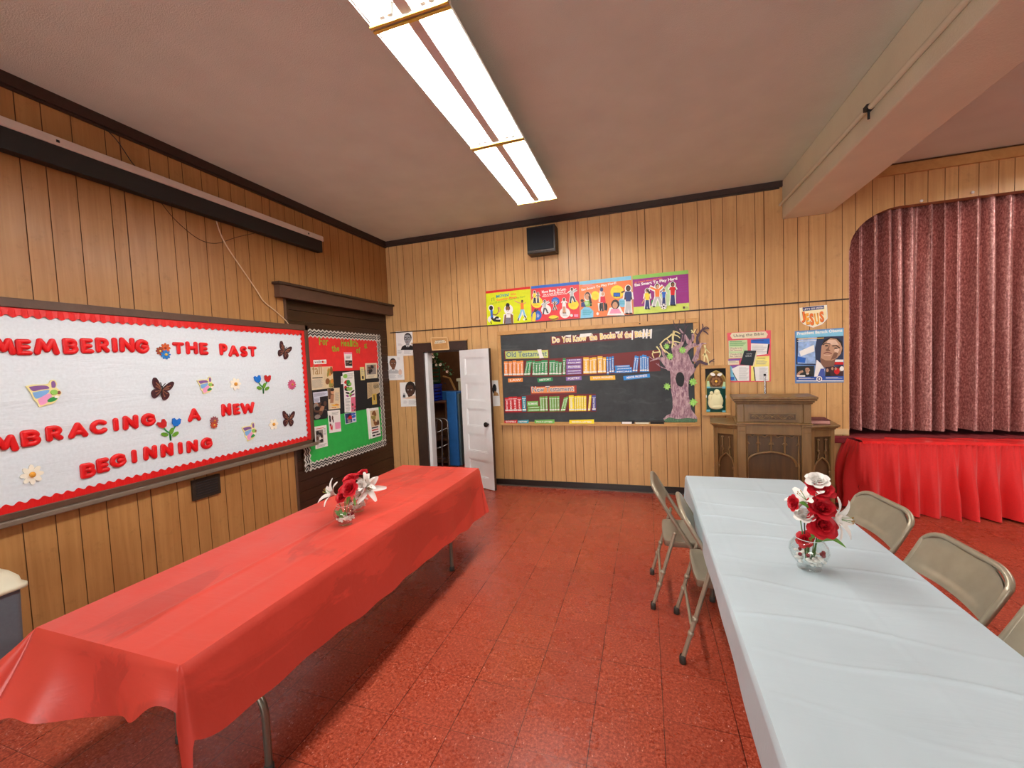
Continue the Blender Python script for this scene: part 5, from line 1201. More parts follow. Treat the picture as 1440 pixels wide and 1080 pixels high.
m = MB(); q = [s(300, 212), s(990, 196), s(1060, 690), s(362, 730)]; m.poly(FB, q, .0365, .058, PINE); bevel(m.build('plaque', sg), .004)
m = MB()
for a_, b_ in ((q[0], q[1]), (q[1], q[2]), (q[2], q[3]), (q[3], q[0])): m.ribbon(FB, [a_, b_], .014, .056, .064, mat('pale_pine_edge', (222, 184, 130), .5))
m.build('raised_edge', sg)
m = MB(); k = kit(m, FB, .0584, s); k.p([(470, 330), (860, 300), (880, 350), (930, 360), (935, 410), (450, 470), (455, 400), (475, 390)], CREAM); k.t('PASTOR\u2019S', 500, 368, 830, 335, 48, BLACK, .01); k.t('STUDY', 480, 442, 905, 402, 44, BLACK, .01); m.build('lettering', sg)
mb = MB(); sp = thing('wall_speaker', 'black square wall speaker just below the ceiling on the back wall', 'speaker', (-1.19, YB-.1, 2.98))
f = back(730, 310, 19.63, .20)
xa, zt = f(200, 235); xb, zb = f(945, 790)
mb.fbox(FB, xa-.005, xb+.025, zb-.02, zt+.02, 0, .185, mat('speaker_cabinet', (40, 30, 26), .5)); bevel(mb.build('cabinet', sp), .006)
mb = MB(); mb.fbox(FB, xa, xb, zb+.015, zt, .185, .2, mat('speaker_cloth', (15, 19, 25), .75, var=.2, vs=200)); bevel(mb.build('grille', sp), .004)
mb = MB(); mb.fbox(FB, xa, xb+.01, zb-.005, zb+.012, .185, .198, mat('speaker_trim', (60, 52, 48), .4)); mb.build('trim_bar', sp)
# ------------------------------------------------------------------ lectern
le = thing('lectern', 'large carved dark oak lectern with angled side wings in front of the back wall', 'lectern', (1.137, 4.45, 0), math.radians(-7))
LW_ = .30            # half width of the front
LF = Frame((0, 0, 0), (1, 0, 0), (0, 0, 1), (0, -1, 0))
def lz(y): return .95-(y-340)*.00096
def lx(x): return (x-590)*.000952
def lbuild(m, n, lab=None):
    o = m.build(n, le, local=True)
    if lab: o['label'] = lab
    return o
m = MB(); m.box(-LW_+.01, LW_-.01, .03, .46, 0, .94, OAK); m.box(-LW_+.005, LW_-.005, .02, .30, .95, 1.17, OAK); lbuild(m, 'body')
m = MB(); m.box(-LW_-.01, LW_+.01, -.02, .47, 0, .09, OAK); m.box(-LW_, LW_, -.008, .46, .09, .115, OAK); bevel(lbuild(m, 'plinth'), .006)
# front: two posts, a rail, a recessed field
m = MB()
for s_ in (-1, 1):
    x0, x1 = sorted((s_*LW_, s_*(LW_-.075)))
    m = MB(); m.box(x0, x1, -.012, .05, .115, .925, OAK); m.box(x0-.004, x1+.004, -.018, .05, .925, .955, OAK); m.box(x0, x1, -.015, .05, .872, .880, OAK)
    bevel(lbuild(m, 'post'), .005)
m = MB(); m.box(-LW_+.07, LW_-.07, -.002, .05, lz(448), .95, OAK); m.box(-LW_+.07, LW_-.07, -.002, .05, .115, .22, OAK); bevel(lbuild(m, 'front_rail'), .003)
m = MB(); m.box(-LW_+.07, LW_-.07, .022, .05, .2, lz(440), OAKD); lbuild(m, 'front_panel')
m = MB()
def lt(pts, r, yy=.016): m.tube([(lx(a), yy, lz(b)) for a, b in pts], r, OAK, 8, up=(0, 1, 0))
bars = (362, 462, 575, 690, 808)
top_arch = smooth([(364, 760), (372, 712), (410, 668), (480, 640), (540, 628), (575, 622)], 6); rgt = [(1150-a, b) for a, b in top_arch]
lt(top_arch, .011); lt([(a, b) for a, b in rgt], .011)
lt([(364, 760), (366, 1090)], .009); lt([(786, 760), (806, 720), (808, 448)], .008); lt([(808, 720), (808, 1090)], .009); lt([(364, 760), (362, 448)], .008)
for b in (462, 575, 690): lt([(b, 448), (b, 640 if b != 575 else 622)], .008)
for i in range(4):
    x0, x1 = bars[i]+6, bars[i+1]-6; xm = (x0+x1)/2; w = (x1-x0)/2
    lt(smooth([(x0, 448), (x0+w*.25, 462), (x0+w*.5, 458), (xm, 474), (x1-w*.5, 458), (x1-w*.25, 462), (x1, 448)], 4), .006)
    for sx in (x0+4, x1-4): m.ell((lx(sx), .010, lz(538)), (.009, .008, .012), OAK, 8, 5); m.ell((lx(sx+(8 if sx < xm else -8)), .008, lz(545)), (.006, .007, .006), OAK, 6, 4)
lbuild(m, 'tracery')
# upper desk
m = MB(); m.box(-LW_-.012, LW_+.012, -.022, .47, .945, .962, OAK); bevel(lbuild(m, 'ledge_moulding'), .005)
m = MB()
for s_ in (-1, 1):
    x0, x1 = sorted((s_*LW_, s_*(LW_-.06))); m.box(x0, x1, -.008, .05, .962, 1.14, OAK)
m.box(-LW_+.06, LW_-.06, .006, .05, .962, 1.14, OAK); bevel(lbuild(m, 'desk_front'), .004)
m = MB(); z0, z1 = lz(300), lz(237); m.box(-.195, .183, -.004, .012, z0, z1, OAKD)
for a0, a1, b0, b1 in ((-.195, .183, z1-.003, z1+.004), (-.195, .183, z0-.004, z0+.003), (-.199, -.192, z0, z1), (.180, .187, z0, z1)): m.box(a0, a1, -.010, .008, b0, b1, OAK)
zc = (z0+z1)/2
for s_ in (-1, 1):
    pts = [(-.006+s_*t*.17, -.009, zc+.017*math.sin(t*3*PI)) for t in [i/30 for i in range(31)]]; m.tube(pts, .0045, OAK, 6)
    for t in (.17, .5, .83):
        cx = -.006+s_*t*.17; up_ = 1 if int(t*3) % 2 == 0 else -1
        m.tube([(cx+s_*.013*math.cos(a)*(1-a/9), -.009, zc-up_*.006+up_*.013*math.sin(a)*(1-a/9)) for a in [i*.5 for i in range(11)]], .0035, OAK, 6)
        m.ell((cx+s_*.02, -.008, zc+up_*.012), (.009, .005, .006), OAK, 6, 4)
m.ell((-.006, -.012, zc), (.012, .008, .013), OAK, 8, 5); lbuild(m, 'carved_band')
m = MB()
for k_, (o_, za, zb) in enumerate(((.010, 1.14, 1.155), (.022, 1.155, 1.172), (.038, 1.172, 1.19), (.045, 1.19, 1.212))): m.box(-LW_-o_, LW_+o_, -.012-o_, .32, za, zb, OAK)
bevel(lbuild(m, 'cornice'), .006)
# wings
for s_ in (-1, 1):
    p0 = V((s_*LW_, .02, 0)); p1 = V((s_*.50, .112, 0)); d = (p1-p0).normalized(); n = V((d.y*s_, -d.x*s_, 0)); wl = (p1-p0).length
    n = n if n.y < 0 else -n
    WF = Frame(p0, d, (0, 0, 1), n)
    w = D.objects.new('wing', None); COL.objects.link(w); w.parent = le
    def wb(m_, nm): 
        o_ = m_.build(nm, w, local=True); return o_
    m = MB(); m.poly(Frame((0, 0, 0), (1, 0, 0), (0, 1, 0), (0, 0, 1)), [(p0.x, .05), (p1.x, .14), (p1.x, .46), (p0.x, .46)], 0, .90, OAK); wb(m, 'wing_body')
    m = MB(); m.fbox(WF, 0, .035, .09, .90, -.04, 0, OAK); m.fbox(WF, wl-.035, wl, .09, .90, -.04, 0, OAK); m.fbox(WF, .035, wl-.035, .83, .90, -.04, 0, OAK); m.fbox(WF, -.005, wl+.012, 0, .09, -.04, .01, OAK); m.fbox(WF, .035, wl-.035, .09, .85, -.034, -.022, OAKD)
    bevel(wb(m, 'wing_frame'), .004)
    m = MB()
    def wt(pts, r): m.tube([WF.p(a, b, -.014) for a, b in pts], r, OAK, 8, up=n)
    xa, xb = .075, wl-.075; xm = wl/2
    for x in (xa, xb):
        wt([(x, .80), (x, .70), (x+.012*(1 if x == xa else -1), .675), (x, .655), (x, .62)], .006); m.ell(WF.p(x, .80, -.012), (.012, .008, .010), OAK, 8, 5); m.ell(WF.p(x, .70, -.012), (.010, .008, .012), OAK, 8, 5)
    wt(smooth([(.038, .52), (.05, .57), (.075, .605), (xm, .635)], 5), .008); wt(smooth([(wl-.038, .52), (wl-.05, .57), (wl-.075, .605), (xm, .635)], 5), .008)
    wt([(.038, .52), (.038, .12)], .006); wt([(wl-.038, .52), (wl-.038, .12)], .006)
    for x in (.042, wl-.042): m.ell(WF.p(x, .49, -.012), (.012, .008, .018), OAK, 8, 5)
    wb(m, 'wing_tracery')
    m = MB(); TF = Frame((0, 0, 0), (1, 0, 0), (0, 1, 0), (0, 0, 1))
    for o_, za, zb in ((.008, .895, .910), (.022, .910, .924), (.035, .924, .940)):
        m.poly(TF, [(p0.x, p0.y-.01-o_), (p1.x+s_*o_, p1.y-o_), (p1.x+s_*o_, .47), (p0.x, .47)], za, zb, OAK)
    bevel(wb(m, 'wing_top'), .004)
# book on the right wing, slim microphone rod behind the desk top
M7 = W(le)
m = MB(); bk = thing('hymn_book', 'maroon book lying on the right wing of the lectern', 'book', M7 @ V((.385, .22, .94)), math.radians(-7))
CV = mat('maroon_cloth_cover', (96, 30, 38), .55)
m.box(-.075, .085, -.11, .11, 0, .006, CV); m.box(-.075, .085, -.11, .11, .034, .040, CV); m.box(-.075, -.069, -.11, .11, 0, .04, CV); bevel(m.build('cover', bk, local=True), .003)
m = MB(); m.box(-.069, .08, -.105, .105, .006, .034, mat('pink_page_edge', (206, 150, 140), .7)); m.build('pages', bk, local=True)
mr = thing('microphone_stand', 'thin silver microphone rod standing behind the lectern top', 'microphone stand', M7 @ V((-.02, .36, .962)), 0)
m = MB(); m.tube([(0, 0, 0), (0, 0, .43)], .0085, CHROME, 10); m.build('rod', mr, local=True)
m = MB(); m.lathe([(0, 0), (.04, 0), (.036, .012), (.012, .02), (0, .02)], (0, 0, 0), BLACK, 16); m.build('base', mr, local=True)
m = MB(); m.lathe([(.0095, .43), (.012, .432), (.012, .45), (0, .452)], (0, 0, 0), BLACK, 10); m.build('clamp_tip', mr, local=True)

# ------------------------------------------------------------------ stage, curtain, skirt
STG = mat('stage_red_carpet', (120, 28, 34), .8, var=.15, vs=40, bump=.3, bs=120)
mb = MB(); mb.box(SX-.2, XR, YB+.005, 7.3, .60, .715, STG); struct('floor_stage', mb)
mb = MB(); mb.fbox(FB, 1.62, 2.3, .648, .722, .001, .05, STG); bevel(struct('trim_10', mb), .015, 3)
mb = MB(); mb.fbox(FB, 1.78, SX-.01, .735, .795, .001, .02, mat('pale_unpainted_wood', (222, 190, 140), .6)); struct('trim_11', mb)
VEL = NT('mauve_velvet'); _n = VEL.noise(1.0, VEL.mapping((75, 75, 42)), 4, .75)
_c = VEL.ramp(_n, [(.34, lin((126, 72, 72))), (.52, lin((186, 130, 124))), (.70, lin((236, 194, 182)))])
VEL.bsdf(_c, .44, .6, .5, None, **{'Sheen Weight': .4, 'Sheen Roughness': .4, 'Sheen Tint': lin((255, 226, 216))}); VEL = VEL.m
rr = random.Random(3)
def make_curtain(x0, x1, y, zb, zt, name, label):
    knots = []; x = x0
    while x < x1:
        knots.append(x); x += rr.uniform(.095, .145)
    amps = [rr.uniform(.7, 1.25) for _ in knots]; bot = [rr.uniform(-.014, .014) for _ in knots]
    def fn(u, v):
        xx = lerp(x0, x1, u); i = max(j for j, q in enumerate(knots) if q <= xx+1e-9); nx = knots[i+1] if i+1 < len(knots) else x1+.02
        t = (xx-knots[i])/(nx-knots[i]); s_ = math.cos(2*PI*t)
        d = .062*amps[i]*(-(abs(math.cos(PI*t)))**1.8*2+1)*(1-.2*v)+.012*math.sin(9*u*7+v*2)
        return V((xx+.012*math.sin(v*3+i)*math.sin(2*PI*t), max(y-.115, y+d), lerp(zb+bot[i]*math.sin(PI*t), zt, v)))
    m = MB(); m.grid(fn, int((x1-x0)/.0065), 14, VEL)
    o = m.build(name); return tag(o, label, 'curtain')
make_curtain(1.80, 5.6, 5.30, .765, 3.15, 'stage_curtain', 'long mauve pleated velvet curtain closing the stage opening')
# two pale hooks at the curtain head
for x, z, lb in ((2.60, 3.04, 'small white hook above the curtain, nearer the beam'), (2.985, 3.058, 'small white hook above the curtain, nearer the right edge')):
    m = MB(); m.ell((x, YB-.012, z), (.014, .012, .014), PAPER, 8, 6); tag(m.build('hook'), lb, 'hook', 'hooks above the curtain')
SKR = mat('red_skirt_cloth', (220, 34, 34), .62, var=.05, vs=90, bump=.15, bs=150, **{'Sheen Weight': .25})
AP = 4.90    # apron edge in front of the wall
mb = MB(); mb.box(2.06, 5.8, AP+.03, YB-.002, .62, .694, mat('apron_board', (110, 40, 34), .6)); mb.box(2.1, 2.16, AP+.06, YB-.02, 0, .62, DARKW); mb.box(4.6, 4.66, AP+.06, YB-.02, 0, .62, DARKW)
ap = tag(mb.build('stage_apron'), 'low stage apron board under the red sheet in front of the curtain', 'stage')
rs = random.Random(11)
sk = thing('stage_skirt', 'gathered bright red cloth skirt hanging along the stage front below the curtain', 'skirt', (3.2, AP, 0))
kn = []; x = 0
while x < 4.3: kn.append(x); x += rs.uniform(.10, .20)
ka = [rs.uniform(.5, 1.3) for _ in kn]
def sk_fn(u, v):
    L = 4.2*u
    # starts at the wall, turns the corner of the apron, then runs along the front
    if L < .26:
        x, y = 1.975+.03*(L/.26), YB-.01-L*.85; nx, ny = -1, 0
    else:
        t = min(1, (L-.26)/.06); x, y = 2.005+(L-.26)*1.0, AP+.03-.02*t; nx, ny = 0, -1
    i = max(j for j, q in enumerate(kn) if q <= L+1e-9); nxk = kn[i+1] if i+1 < len(kn) else 4.4
    t = (L-kn[i])/(nxk-kn[i]); f = (math.sin(2*PI*t))*ka[i]
    drop = v
    d = .007*math.sin(L*2*PI/.042)*(1-drop)**2+.042*f*min(1, drop*1.4)*(1+.5*drop)+.045*drop
    if L < .30: d += .06*math.sin(min(1, drop*1.25)*PI)*(1-L/.5)
    return V((x+nx*d, y+ny*d, .703-.01*math.sin(L*1.3)-(.690-.01*math.sin(L*1.3)-.012*math.sin(L*5))*drop))
m = MB(); m.grid(sk_fn, 420, 22, SKR); m.build('pleated_panel', sk)
m = MB(); m.grid(lambda u, v: sk_fn(u, 0)+V((0, -.004 if u > .06 else 0, .0-.034*v+.003*math.sin(u*600))), 420, 3, SKR); m.build('gathered_heading', sk)
RPL = mat('shiny_red_plastic', (226, 40, 40), .22, var=.06, spec=.5)
mb = MB()
mb.grid(lambda u, v: V((lerp(2.03, 5.7, u), lerp(AP+.0, YB-.005, v), .708+.006*math.sin(u*31+v*3)*math.sin(v*PI)+.004*math.sin(u*70+v*9)-(.02 if v < .01 else 0))), 90, 10, RPL)
tag(mb.build('plastic_sheet'), 'shiny red plastic sheet lying on the stage apron under the curtain', 'sheet')

# ------------------------------------------------------------------ folding tables with cloths
def folding_table(name, label, x0, x1, y0, y1, cat='table'):
    t = thing(name, label, cat, ((x0+x1)/2, (y0+y1)/2, 0))
    m = MB(); m.box(x0, x1, y0, y1, TT-.022, TT-.001, BROWNP); bevel(m.build('tabletop', t), .004)
    m = MB(); m.box(x0+.02, x1-.02, y0+.02, y0+.045, TT-.06, TT-.022, LEGM); m.box(x0+.02, x1-.02, y1-.045, y1-.02, TT-.06, TT-.022, LEGM); m.box(x0+.02, x0+.04, y0+.045, y1-.045, TT-.06, TT-.022, LEGM); m.box(x1-.04, x1-.02, y0+.045, y1-.045, TT-.06, TT-.022, LEGM); m.build('apron_rail', t)
    for ya, sg in ((y0+.36, 1), (y1-.36, -1)):
        xa, xb = x0+.115, x1-.115; zt = .355; r = .115
        pts = [(xa, ya, 0), (xa, ya, zt-r)]+[(xa+r-r*math.cos(a), ya, zt-r+r*math.sin(a)) for a in [PI/2*i/8 for i in range(1, 9)]]
        pts += [(xb-r+r*math.sin(a), ya, zt-r+r*math.cos(a)) for a in [PI/2*i/8 for i in range(0, 9)]]+[(xb, ya, 0)]
        m = MB(); m.tube(pts, .0145, LEGM, 10); 
        for x in (xa, xb): m.lathe([(0, 0), (.019, 0), (.019, .03), (.0145, .034)], (x, ya, 0), RUBBER, 12)
        m.build('leg', t)
        m = MB(); xm = (xa+xb)/2
        for x in (xm-.06, xm+.06): m.tube([(x, ya, zt), (x, ya, TT-.024)], .013, LEGM, 8)
        m.tube([(xm, ya, zt), (xm, ya+sg*.28, TT-.05)], .008, LEGM, 6); m.build('leg_post', t)
    return t
RX0, RX1, RY0, RY1 = -2.145, -1.395, .845, 3.25
WX0, WX1, WY0, WY1 = .268, .995, .845, 3.275
folding_table('folding_table', 'long folding table with grey steel legs under the red cloth', RX0, RX1, RY0, RY1)
folding_table('folding_table', 'long folding table under the white cloth, right of the aisle', WX0, WX1, WY0, WY1)

def cloth(name, label, x0, x1, y0, y1, mt, hem, corner, wrinkle, zt=TT+.003, lean=.03, top=None):
    """draped cloth: flat top, four hanging sides, gathered corner folds.  hem(side, t) -> hang length"""
    m = MB()
    nx, ny = 64, 340
    def topf(u, v):
        x, y = lerp(x0, x1, u), lerp(y0, y1, v); return V((x, y, zt+(top(x, y) if top else 0)))
    # one continuous perimeter: each station = edge point, outward normal, hang length, fold amplitude
    st_ = []
    sides = [((x0, y0), (x1, y0), (0, -1)), ((x1, y0), (x1, y1), (1, 0)), ((x1, y1), (x0, y1), (0, 1)), ((x0, y1), (x0, y0), (-1, 0))]
    NS = [54, 140, 54, 140]; NC = 14
    for si, (p, q, n) in enumerate(sides):
        for i in range(NS[si]+1):
            t = i/NS[si]; e = V((lerp(p[0], q[0], t), lerp(p[1], q[1], t), zt)); st_.append((e, V((n[0], n[1], 0)), si, t, 0))
        nn = sides[(si+1) % 4][2]
        for i in range(1, NC):
            a = i/NC; d = V((lerp(n[0], nn[0], a), lerp(n[1], nn[1], a), 0)).normalized(); st_.append((V((q[0], q[1], zt)), d, si, 1, a))
    NV = 14; rows = []
    for j in range(NV+1):
        w = j/NV; row = []
        for e, n, si, t, a in st_:
            if a == 0:
                h = hem(si, t); ln = lean
                off, side = wrinkle(si, t, w)
            else:
                h = lerp(hem(si, 1), hem((si+1) % 4, 0), a)+corner[si][1]*math.sin(PI*a)**1.3; ln = lean+corner[si][0]*math.sin(PI*a)
                off, side = 0, 0
            # blend into the corner
            if a == 0:
                dc = (1-t) if t > .5 else t; L = (x1-x0) if si in (0, 2) else (y1-y0); k = max(0, 1-dc*L/.22); ck = corner[si] if t > .5 else corner[(si-1) % 4]
                h += ck[2]*k**2; ln += ck[3]*k**2
            rad = .012; bend = min(w*h, rad)/rad
            o = rad*math.sin(bend*PI/2)*.7+ln*w**1.2+off
            row.append(e+n*o+V((-n.y, n.x, 0))*side-V((0, 0, rad*(1-math.cos(bend*PI/2))+max(0, w*h-rad))))
        rows.append(row)
    n = len(st_)
    m.grid(topf, nx, ny, mt)
    vs = [q for r_ in rows for q in r_]
    m.add(vs, [(j*n+i, j*n+(i+1) % n, (j+1)*n+(i+1) % n, (j+1)*n+i) for j in range(NV) for i in range(n)], mt, True)
    o = m.build(name)
    return tag(o, label, 'tablecloth')
def clothmat(name, c, rough, cr, sub=0.0, patch=0.0):
    t = NT(name)
    a = t.noise(1.0, t.mapping((1.2, 7, 6)), 4, .6, 1.0)
    b = t.noise(9, detail=4)
    hgt = t.math('ADD', t.math('MULTIPLY', a, 1.0), t.math('MULTIPLY', b, .25))
    tr = t.n('ShaderNodeBsdfTranslucent'); tr.inputs[0].default_value = lin(c)
    cc = t.ramp(t.noise(3, detail=4), [(.3, lin([x*.95 for x in c])), (.7, lin(c))])
    if patch:   # where the thin plastic clings to the dark table top
        pz = t.ramp(t.noise(1.0, t.mapping((3.4, .9, 3)), 5, .6, 1.2), [(.52, (0, 0, 0, 1)), (.56, (patch,)*3+(1,))])
        cc = t.mix(pz, cc, lin([x*.72 for x in c]))
    bs = t.bsdf(cc, t.ramp(t.noise(6), [(.3, (rough-.06,)*3+(1,)), (.7, (rough+.1,)*3+(1,))]), 0, .4, t.bump(hgt, cr, .02))
    mx = t.n('ShaderNodeMixShader'); mx.inputs[0].default_value = sub; t.l(bs.outputs[0], mx.inputs[1]); t.l(tr.outputs[0], mx.inputs[2]); t.l(mx.outputs[0], t.out.inputs[0])
    return t.m
RCL = clothmat('red_plastic_cloth', (220, 78, 64), .36, .16, .10, .4)
WCL = clothmat('white_plastic_cloth', (186, 201, 208), .5, .14, .05)
def crease(x, c, w, d): return d*math.exp(-((x-c)/w)**2)
def red_top(x, y):
    z = crease(x, -1.77, .010, .005)+crease(x, -1.58, .012, .002)
    z += .004*math.sin(y*2.2+x*5)*math.sin((x-RX0)*4.2)*.5
    z += .005*math.exp(-((x+1.60-.25*(y-2.0))/.02)**2-((y-2.1)/.35)**2)
    e = min(x-RX0, RX1-x, y-RY0, RY1-y); return z*min(1, max(0, e)/.06)
def red_hem(si, t):
    if si == 1: return lerp(.275, .41, t)-.04*math.exp(-t/.025)+.005*math.sin(t*23)*(.3+t)+.004*math.sin(t*61)
    if si == 0: return lerp(.20, .20, t)+.075*math.sin(PI*min(1, t*1.25))**2-.09*math.exp(-((t-.93)/.12)**2)
    if si == 3: return .26+.02*math.sin(t*17)
    return .30+.02*math.sin(t*9)
def red_wr(si, t, w):
    if si == 0:
        o = .030*w*math.sin(t*9.0+.6)+.045*math.exp(-((t-.22)/.10)**2)*w**1.3-.02*w*math.exp(-((t-.60)/.2)**2)
        return o, 0
    L = 2.4*t
    return .008*w*math.sin(L*7+1)+.006*w*math.sin(L*19)*(1 if t > .7 else .4), 0
cloth('tablecloth', 'red plastic cloth draped over the left table', RX0, RX1, RY0, RY1, RCL, red_hem,
      [(-.005, .26, .0, .0), (.05, .03, .0, .02), (.03, .05, 0, 0), (.26, .0, .05, .10)], red_wr, lean=.02, top=red_top)
def white_top(x, y):
    z = 0
    for i, yy in enumerate((.95, 1.13, 1.34, 1.52, 1.74, 1.95, 2.2, 2.42, 2.66, 2.95)):
        z += crease(y+.10*(x-.6)+.02*math.sin(x*9+i*2), yy, .008, .0034+.0022*math.sin(x*6+i*1.7))
    z += crease(x, .70, .008, .0022)+crease(x, .35, .008, .0018)+.0015*math.sin(x*11+y*3)*math.sin(y*5)
    e = min(x-WX0, WX1-x, y-WY0, WY1-y); return z*min(1, max(0, e)/.04)
def white_hem(si, t):
    sst = lambda q: (lambda w: w*w*(3-2*w))(max(0, min(1, q)))
    if si == 3: return .23-.11*sst(t/.26)+.06*sst((t-.55)/.45)
    if si == 1: return .20
    if si == 2: return .24
    return .18
def white_wr(si, t, w): return .0015*w*math.sin(t*37+si), 0
cloth('tablecloth', 'white plastic cloth draped over the right table', WX0, WX1, WY0, WY1, WCL, white_hem,
      [(.02, .06, 0, 0)]*4, white_wr, lean=.004, top=white_top)

# ------------------------------------------------------------------ steel folding chairs
def make_chair(label, loc, rz):
    ch = thing('folding_chair', label, 'chair', loc, rz, 'beige steel folding chairs')
    hw = .205
    # one bent tube each side: front foot, up past the seat, over the back
    side = [(.47, 0), (.40, .12), (.22, .445), (.10, .645), (.045, .745)]
    pts = [(x, -hw-.008, z) for x, z in side]
    topx, topz = .012, .80
    for i in range(1, 8):
        a = PI/2*i/8; pts.append((lerp(.045, topx, math.sin(a)), -hw-.008+.10*(1-math.cos(a)), lerp(.745, topz, math.sin(a))))
    pts.append((topx, -.10, topz))
    full = pts+[(x, -y, z) for x, y, z in pts[::-1]]
    m = MB(); m.tube([V(p) for p in smooth(full, 2)], .0125, STEEL, 10); m.build('frame_tube', ch, local=True)
    for s_ in (-1, 1):
        m = MB(); y = s_*(hw+.018)
        m.tube([(0, y, .03), (.055, y, .22), (.138, y-s_*.004, .51)], .0115, STEEL, 10); m.lathe([(0, .0), (.017, .0), (.017, .035), (.012, .045)], (-.003, y, 0), RUBBER, 12)
        m.lathe([(.0125, -.012), (.0155, -.01), (.0155, .01), (.0125, .012)], (.04, y, .168), STEEL, 10, (.29, 0, 1)); m.lathe([(.0125, -.012), (.0155, -.01), (.0155, .01), (.0125, .012)], (.062, y, .25), STEEL, 10, (.29, 0, 1)); m.build('rear_leg', ch, local=True)
        m = MB(); m.lathe([(0, 0), (.017, 0), (.017, .035), (.012, .045)], (.475, s_*(hw+.008), 0), RUBBER, 12); m.build('front_foot', ch, local=True)
        m = MB(); m.tube([(.138, s_*(hw+.012), .515), (.135, s_*(hw+.012), .44)], .006, STEEL, 6); m.ell((.138, s_*(hw+.026), .512), (.010, .006, .010), STEEL, 8, 5); m.build('pivot', ch, local=True)
    m = MB(); m.tube([(.047, -hw-.018, .195), (.047, hw+.018, .195)], .009, STEEL, 8); m.tube([(.405, -hw-.008, .11), (.405, hw+.008, .11)], .009, STEEL, 8); m.build('stretcher', ch, local=True)
    # pressed seat with rolled edge
    def seatf(u, v):
        a = 2*u-1; b = 2*v-1
        x = .27+.20*b*(1-.05*abs(a)**4); y = hw*.97*a*(1-.05*abs(b)**6)*(1-.03*(b < 0))
        e = max(abs(a), abs(b)); z = .445-.010*(1-e**2)
        if e > .86: z = .445-.010*(1-e**2)+.004*math.sin((e-.86)/.14*PI)
        return V((x, y, z))
    m = MB(); m.grid(seatf, 28, 28, STEEL)
    rim = [seatf(i/20, 0) for i in range(20)]+[seatf(1, i/20) for i in range(20)]+[seatf(1-i/20, 1) for i in range(20)]+[seatf(0, 1-i/20) for i in range(20)]
    k_ = len(rim); m.add(rim+[q-V((0, 0, .036)) for q in rim]+[q*.97+V((.27*.03, 0, .445*.03-.036)) for q in rim], [(i, (i+1) % k_, k_+(i+1) % k_, k_+i) for i in range(k_)]+[(k_+i, k_+(i+1) % k_, 2*k_+(i+1) % k_, 2*k_+i) for i in range(k_)], STEEL, True)
    m.build('seat', ch, local=True)
    # curved back panel between the uprights
    def backf(u, v):
        a = 2*u-1; z = lerp(.625, .792, v); fr = (z-.645)/(.80-.645)
        x = lerp(.10, .018, max(0, min(1, fr))) if z > .645 else .10+(.645-z)*.6
        wid = (hw+.004)*(1 if z < .735 else 1-.40*((z-.735)/.06)**2.2)
        return V((x-.020*(1-a*a)-.004*math.cos(a*PI/2), wid*a, z+.010*(1-a*a)*(1 if v < .2 else 0)))
    m = MB(); m.grid(backf, 24, 14, STEEL); m.grid(lambda u, v: backf(1-u, v)+V((.007, 0, 0)), 24, 14, STEEL)
    o = m.build('backrest', ch, local=True)
    return ch
chair = make_chair('beige steel folding chair at the left side of the white table, farther one', (.012, 2.962, 0), 0)
copy_tree(chair, (.152, 2.497, 0), 0, 'beige steel folding chair at the left side of the white table, nearer one')
for y, lb in ((2.70, 'farthest'), (2.10, 'middle'), (1.55, 'nearest')):
    copy_tree(chair, ({'farthest': 1.235, 'middle': 1.235, 'nearest': 1.225}[lb], y, 0), PI+{'farthest': .12, 'middle': .06, 'nearest': .05}[lb], 'beige steel folding chair at the right side of the white table, %s of three' % lb)

# ------------------------------------------------------------------ waste bin at the lower left
bn = thing('waste_bin', 'grey plastic waste bin with cream lid beside the near end of the red table', 'bin', (-3.32, .97, 0))
BG = mat('bin_grey_plastic', (92, 98, 106), .5, var=.05, vs=60, bump=.08, bs=200); BL = mat('bin_lid_cream', (216, 210, 184), .45, var=.03)
def loopbox(m, prof, mt):
    """stack of rounded rectangles (half x, half y, z)"""
    rings = []
    for hx, hy, z in prof:
        r_ = min(hx, hy)*.22; o = []
        for cx, cy, a0 in ((1, 1, 0), (-1, 1, 90), (-1, -1, 180), (1, -1, 270)):
            for i in range(5):
                a = math.radians(a0+90*i/4); o.append(V((cx*(hx-r_)+r_*math.cos(a), cy*(hy-r_)+r_*math.sin(a), z)))
        rings.append(o)
    n = 20; vs = [q for r_ in rings for q in r_]
    m.add(vs, [(j*n+i, j*n+(i+1) % n, (j+1)*n+(i+1) % n, (j+1)*n+i) for j in range(len(rings)-1) for i in range(n)], mt, True)
    m.add(rings[0], [tuple(range(n))[::-1]], mt); m.add(rings[-1], [tuple(range(n))], mt)
m = MB(); loopbox(m, [(.135, .225, 0), (.14, .232, .02), (.150, .245, .57)], BG); m.build('body', bn, local=True)
m = MB(); loopbox(m, [(.152, .248, .555), (.168, .268, .558), (.168, .268, .578), (.155, .252, .585), (.15, .245, .62), (.12, .22, .655), (.10, .20, .66)], BL); m.build('lid', bn, local=True)

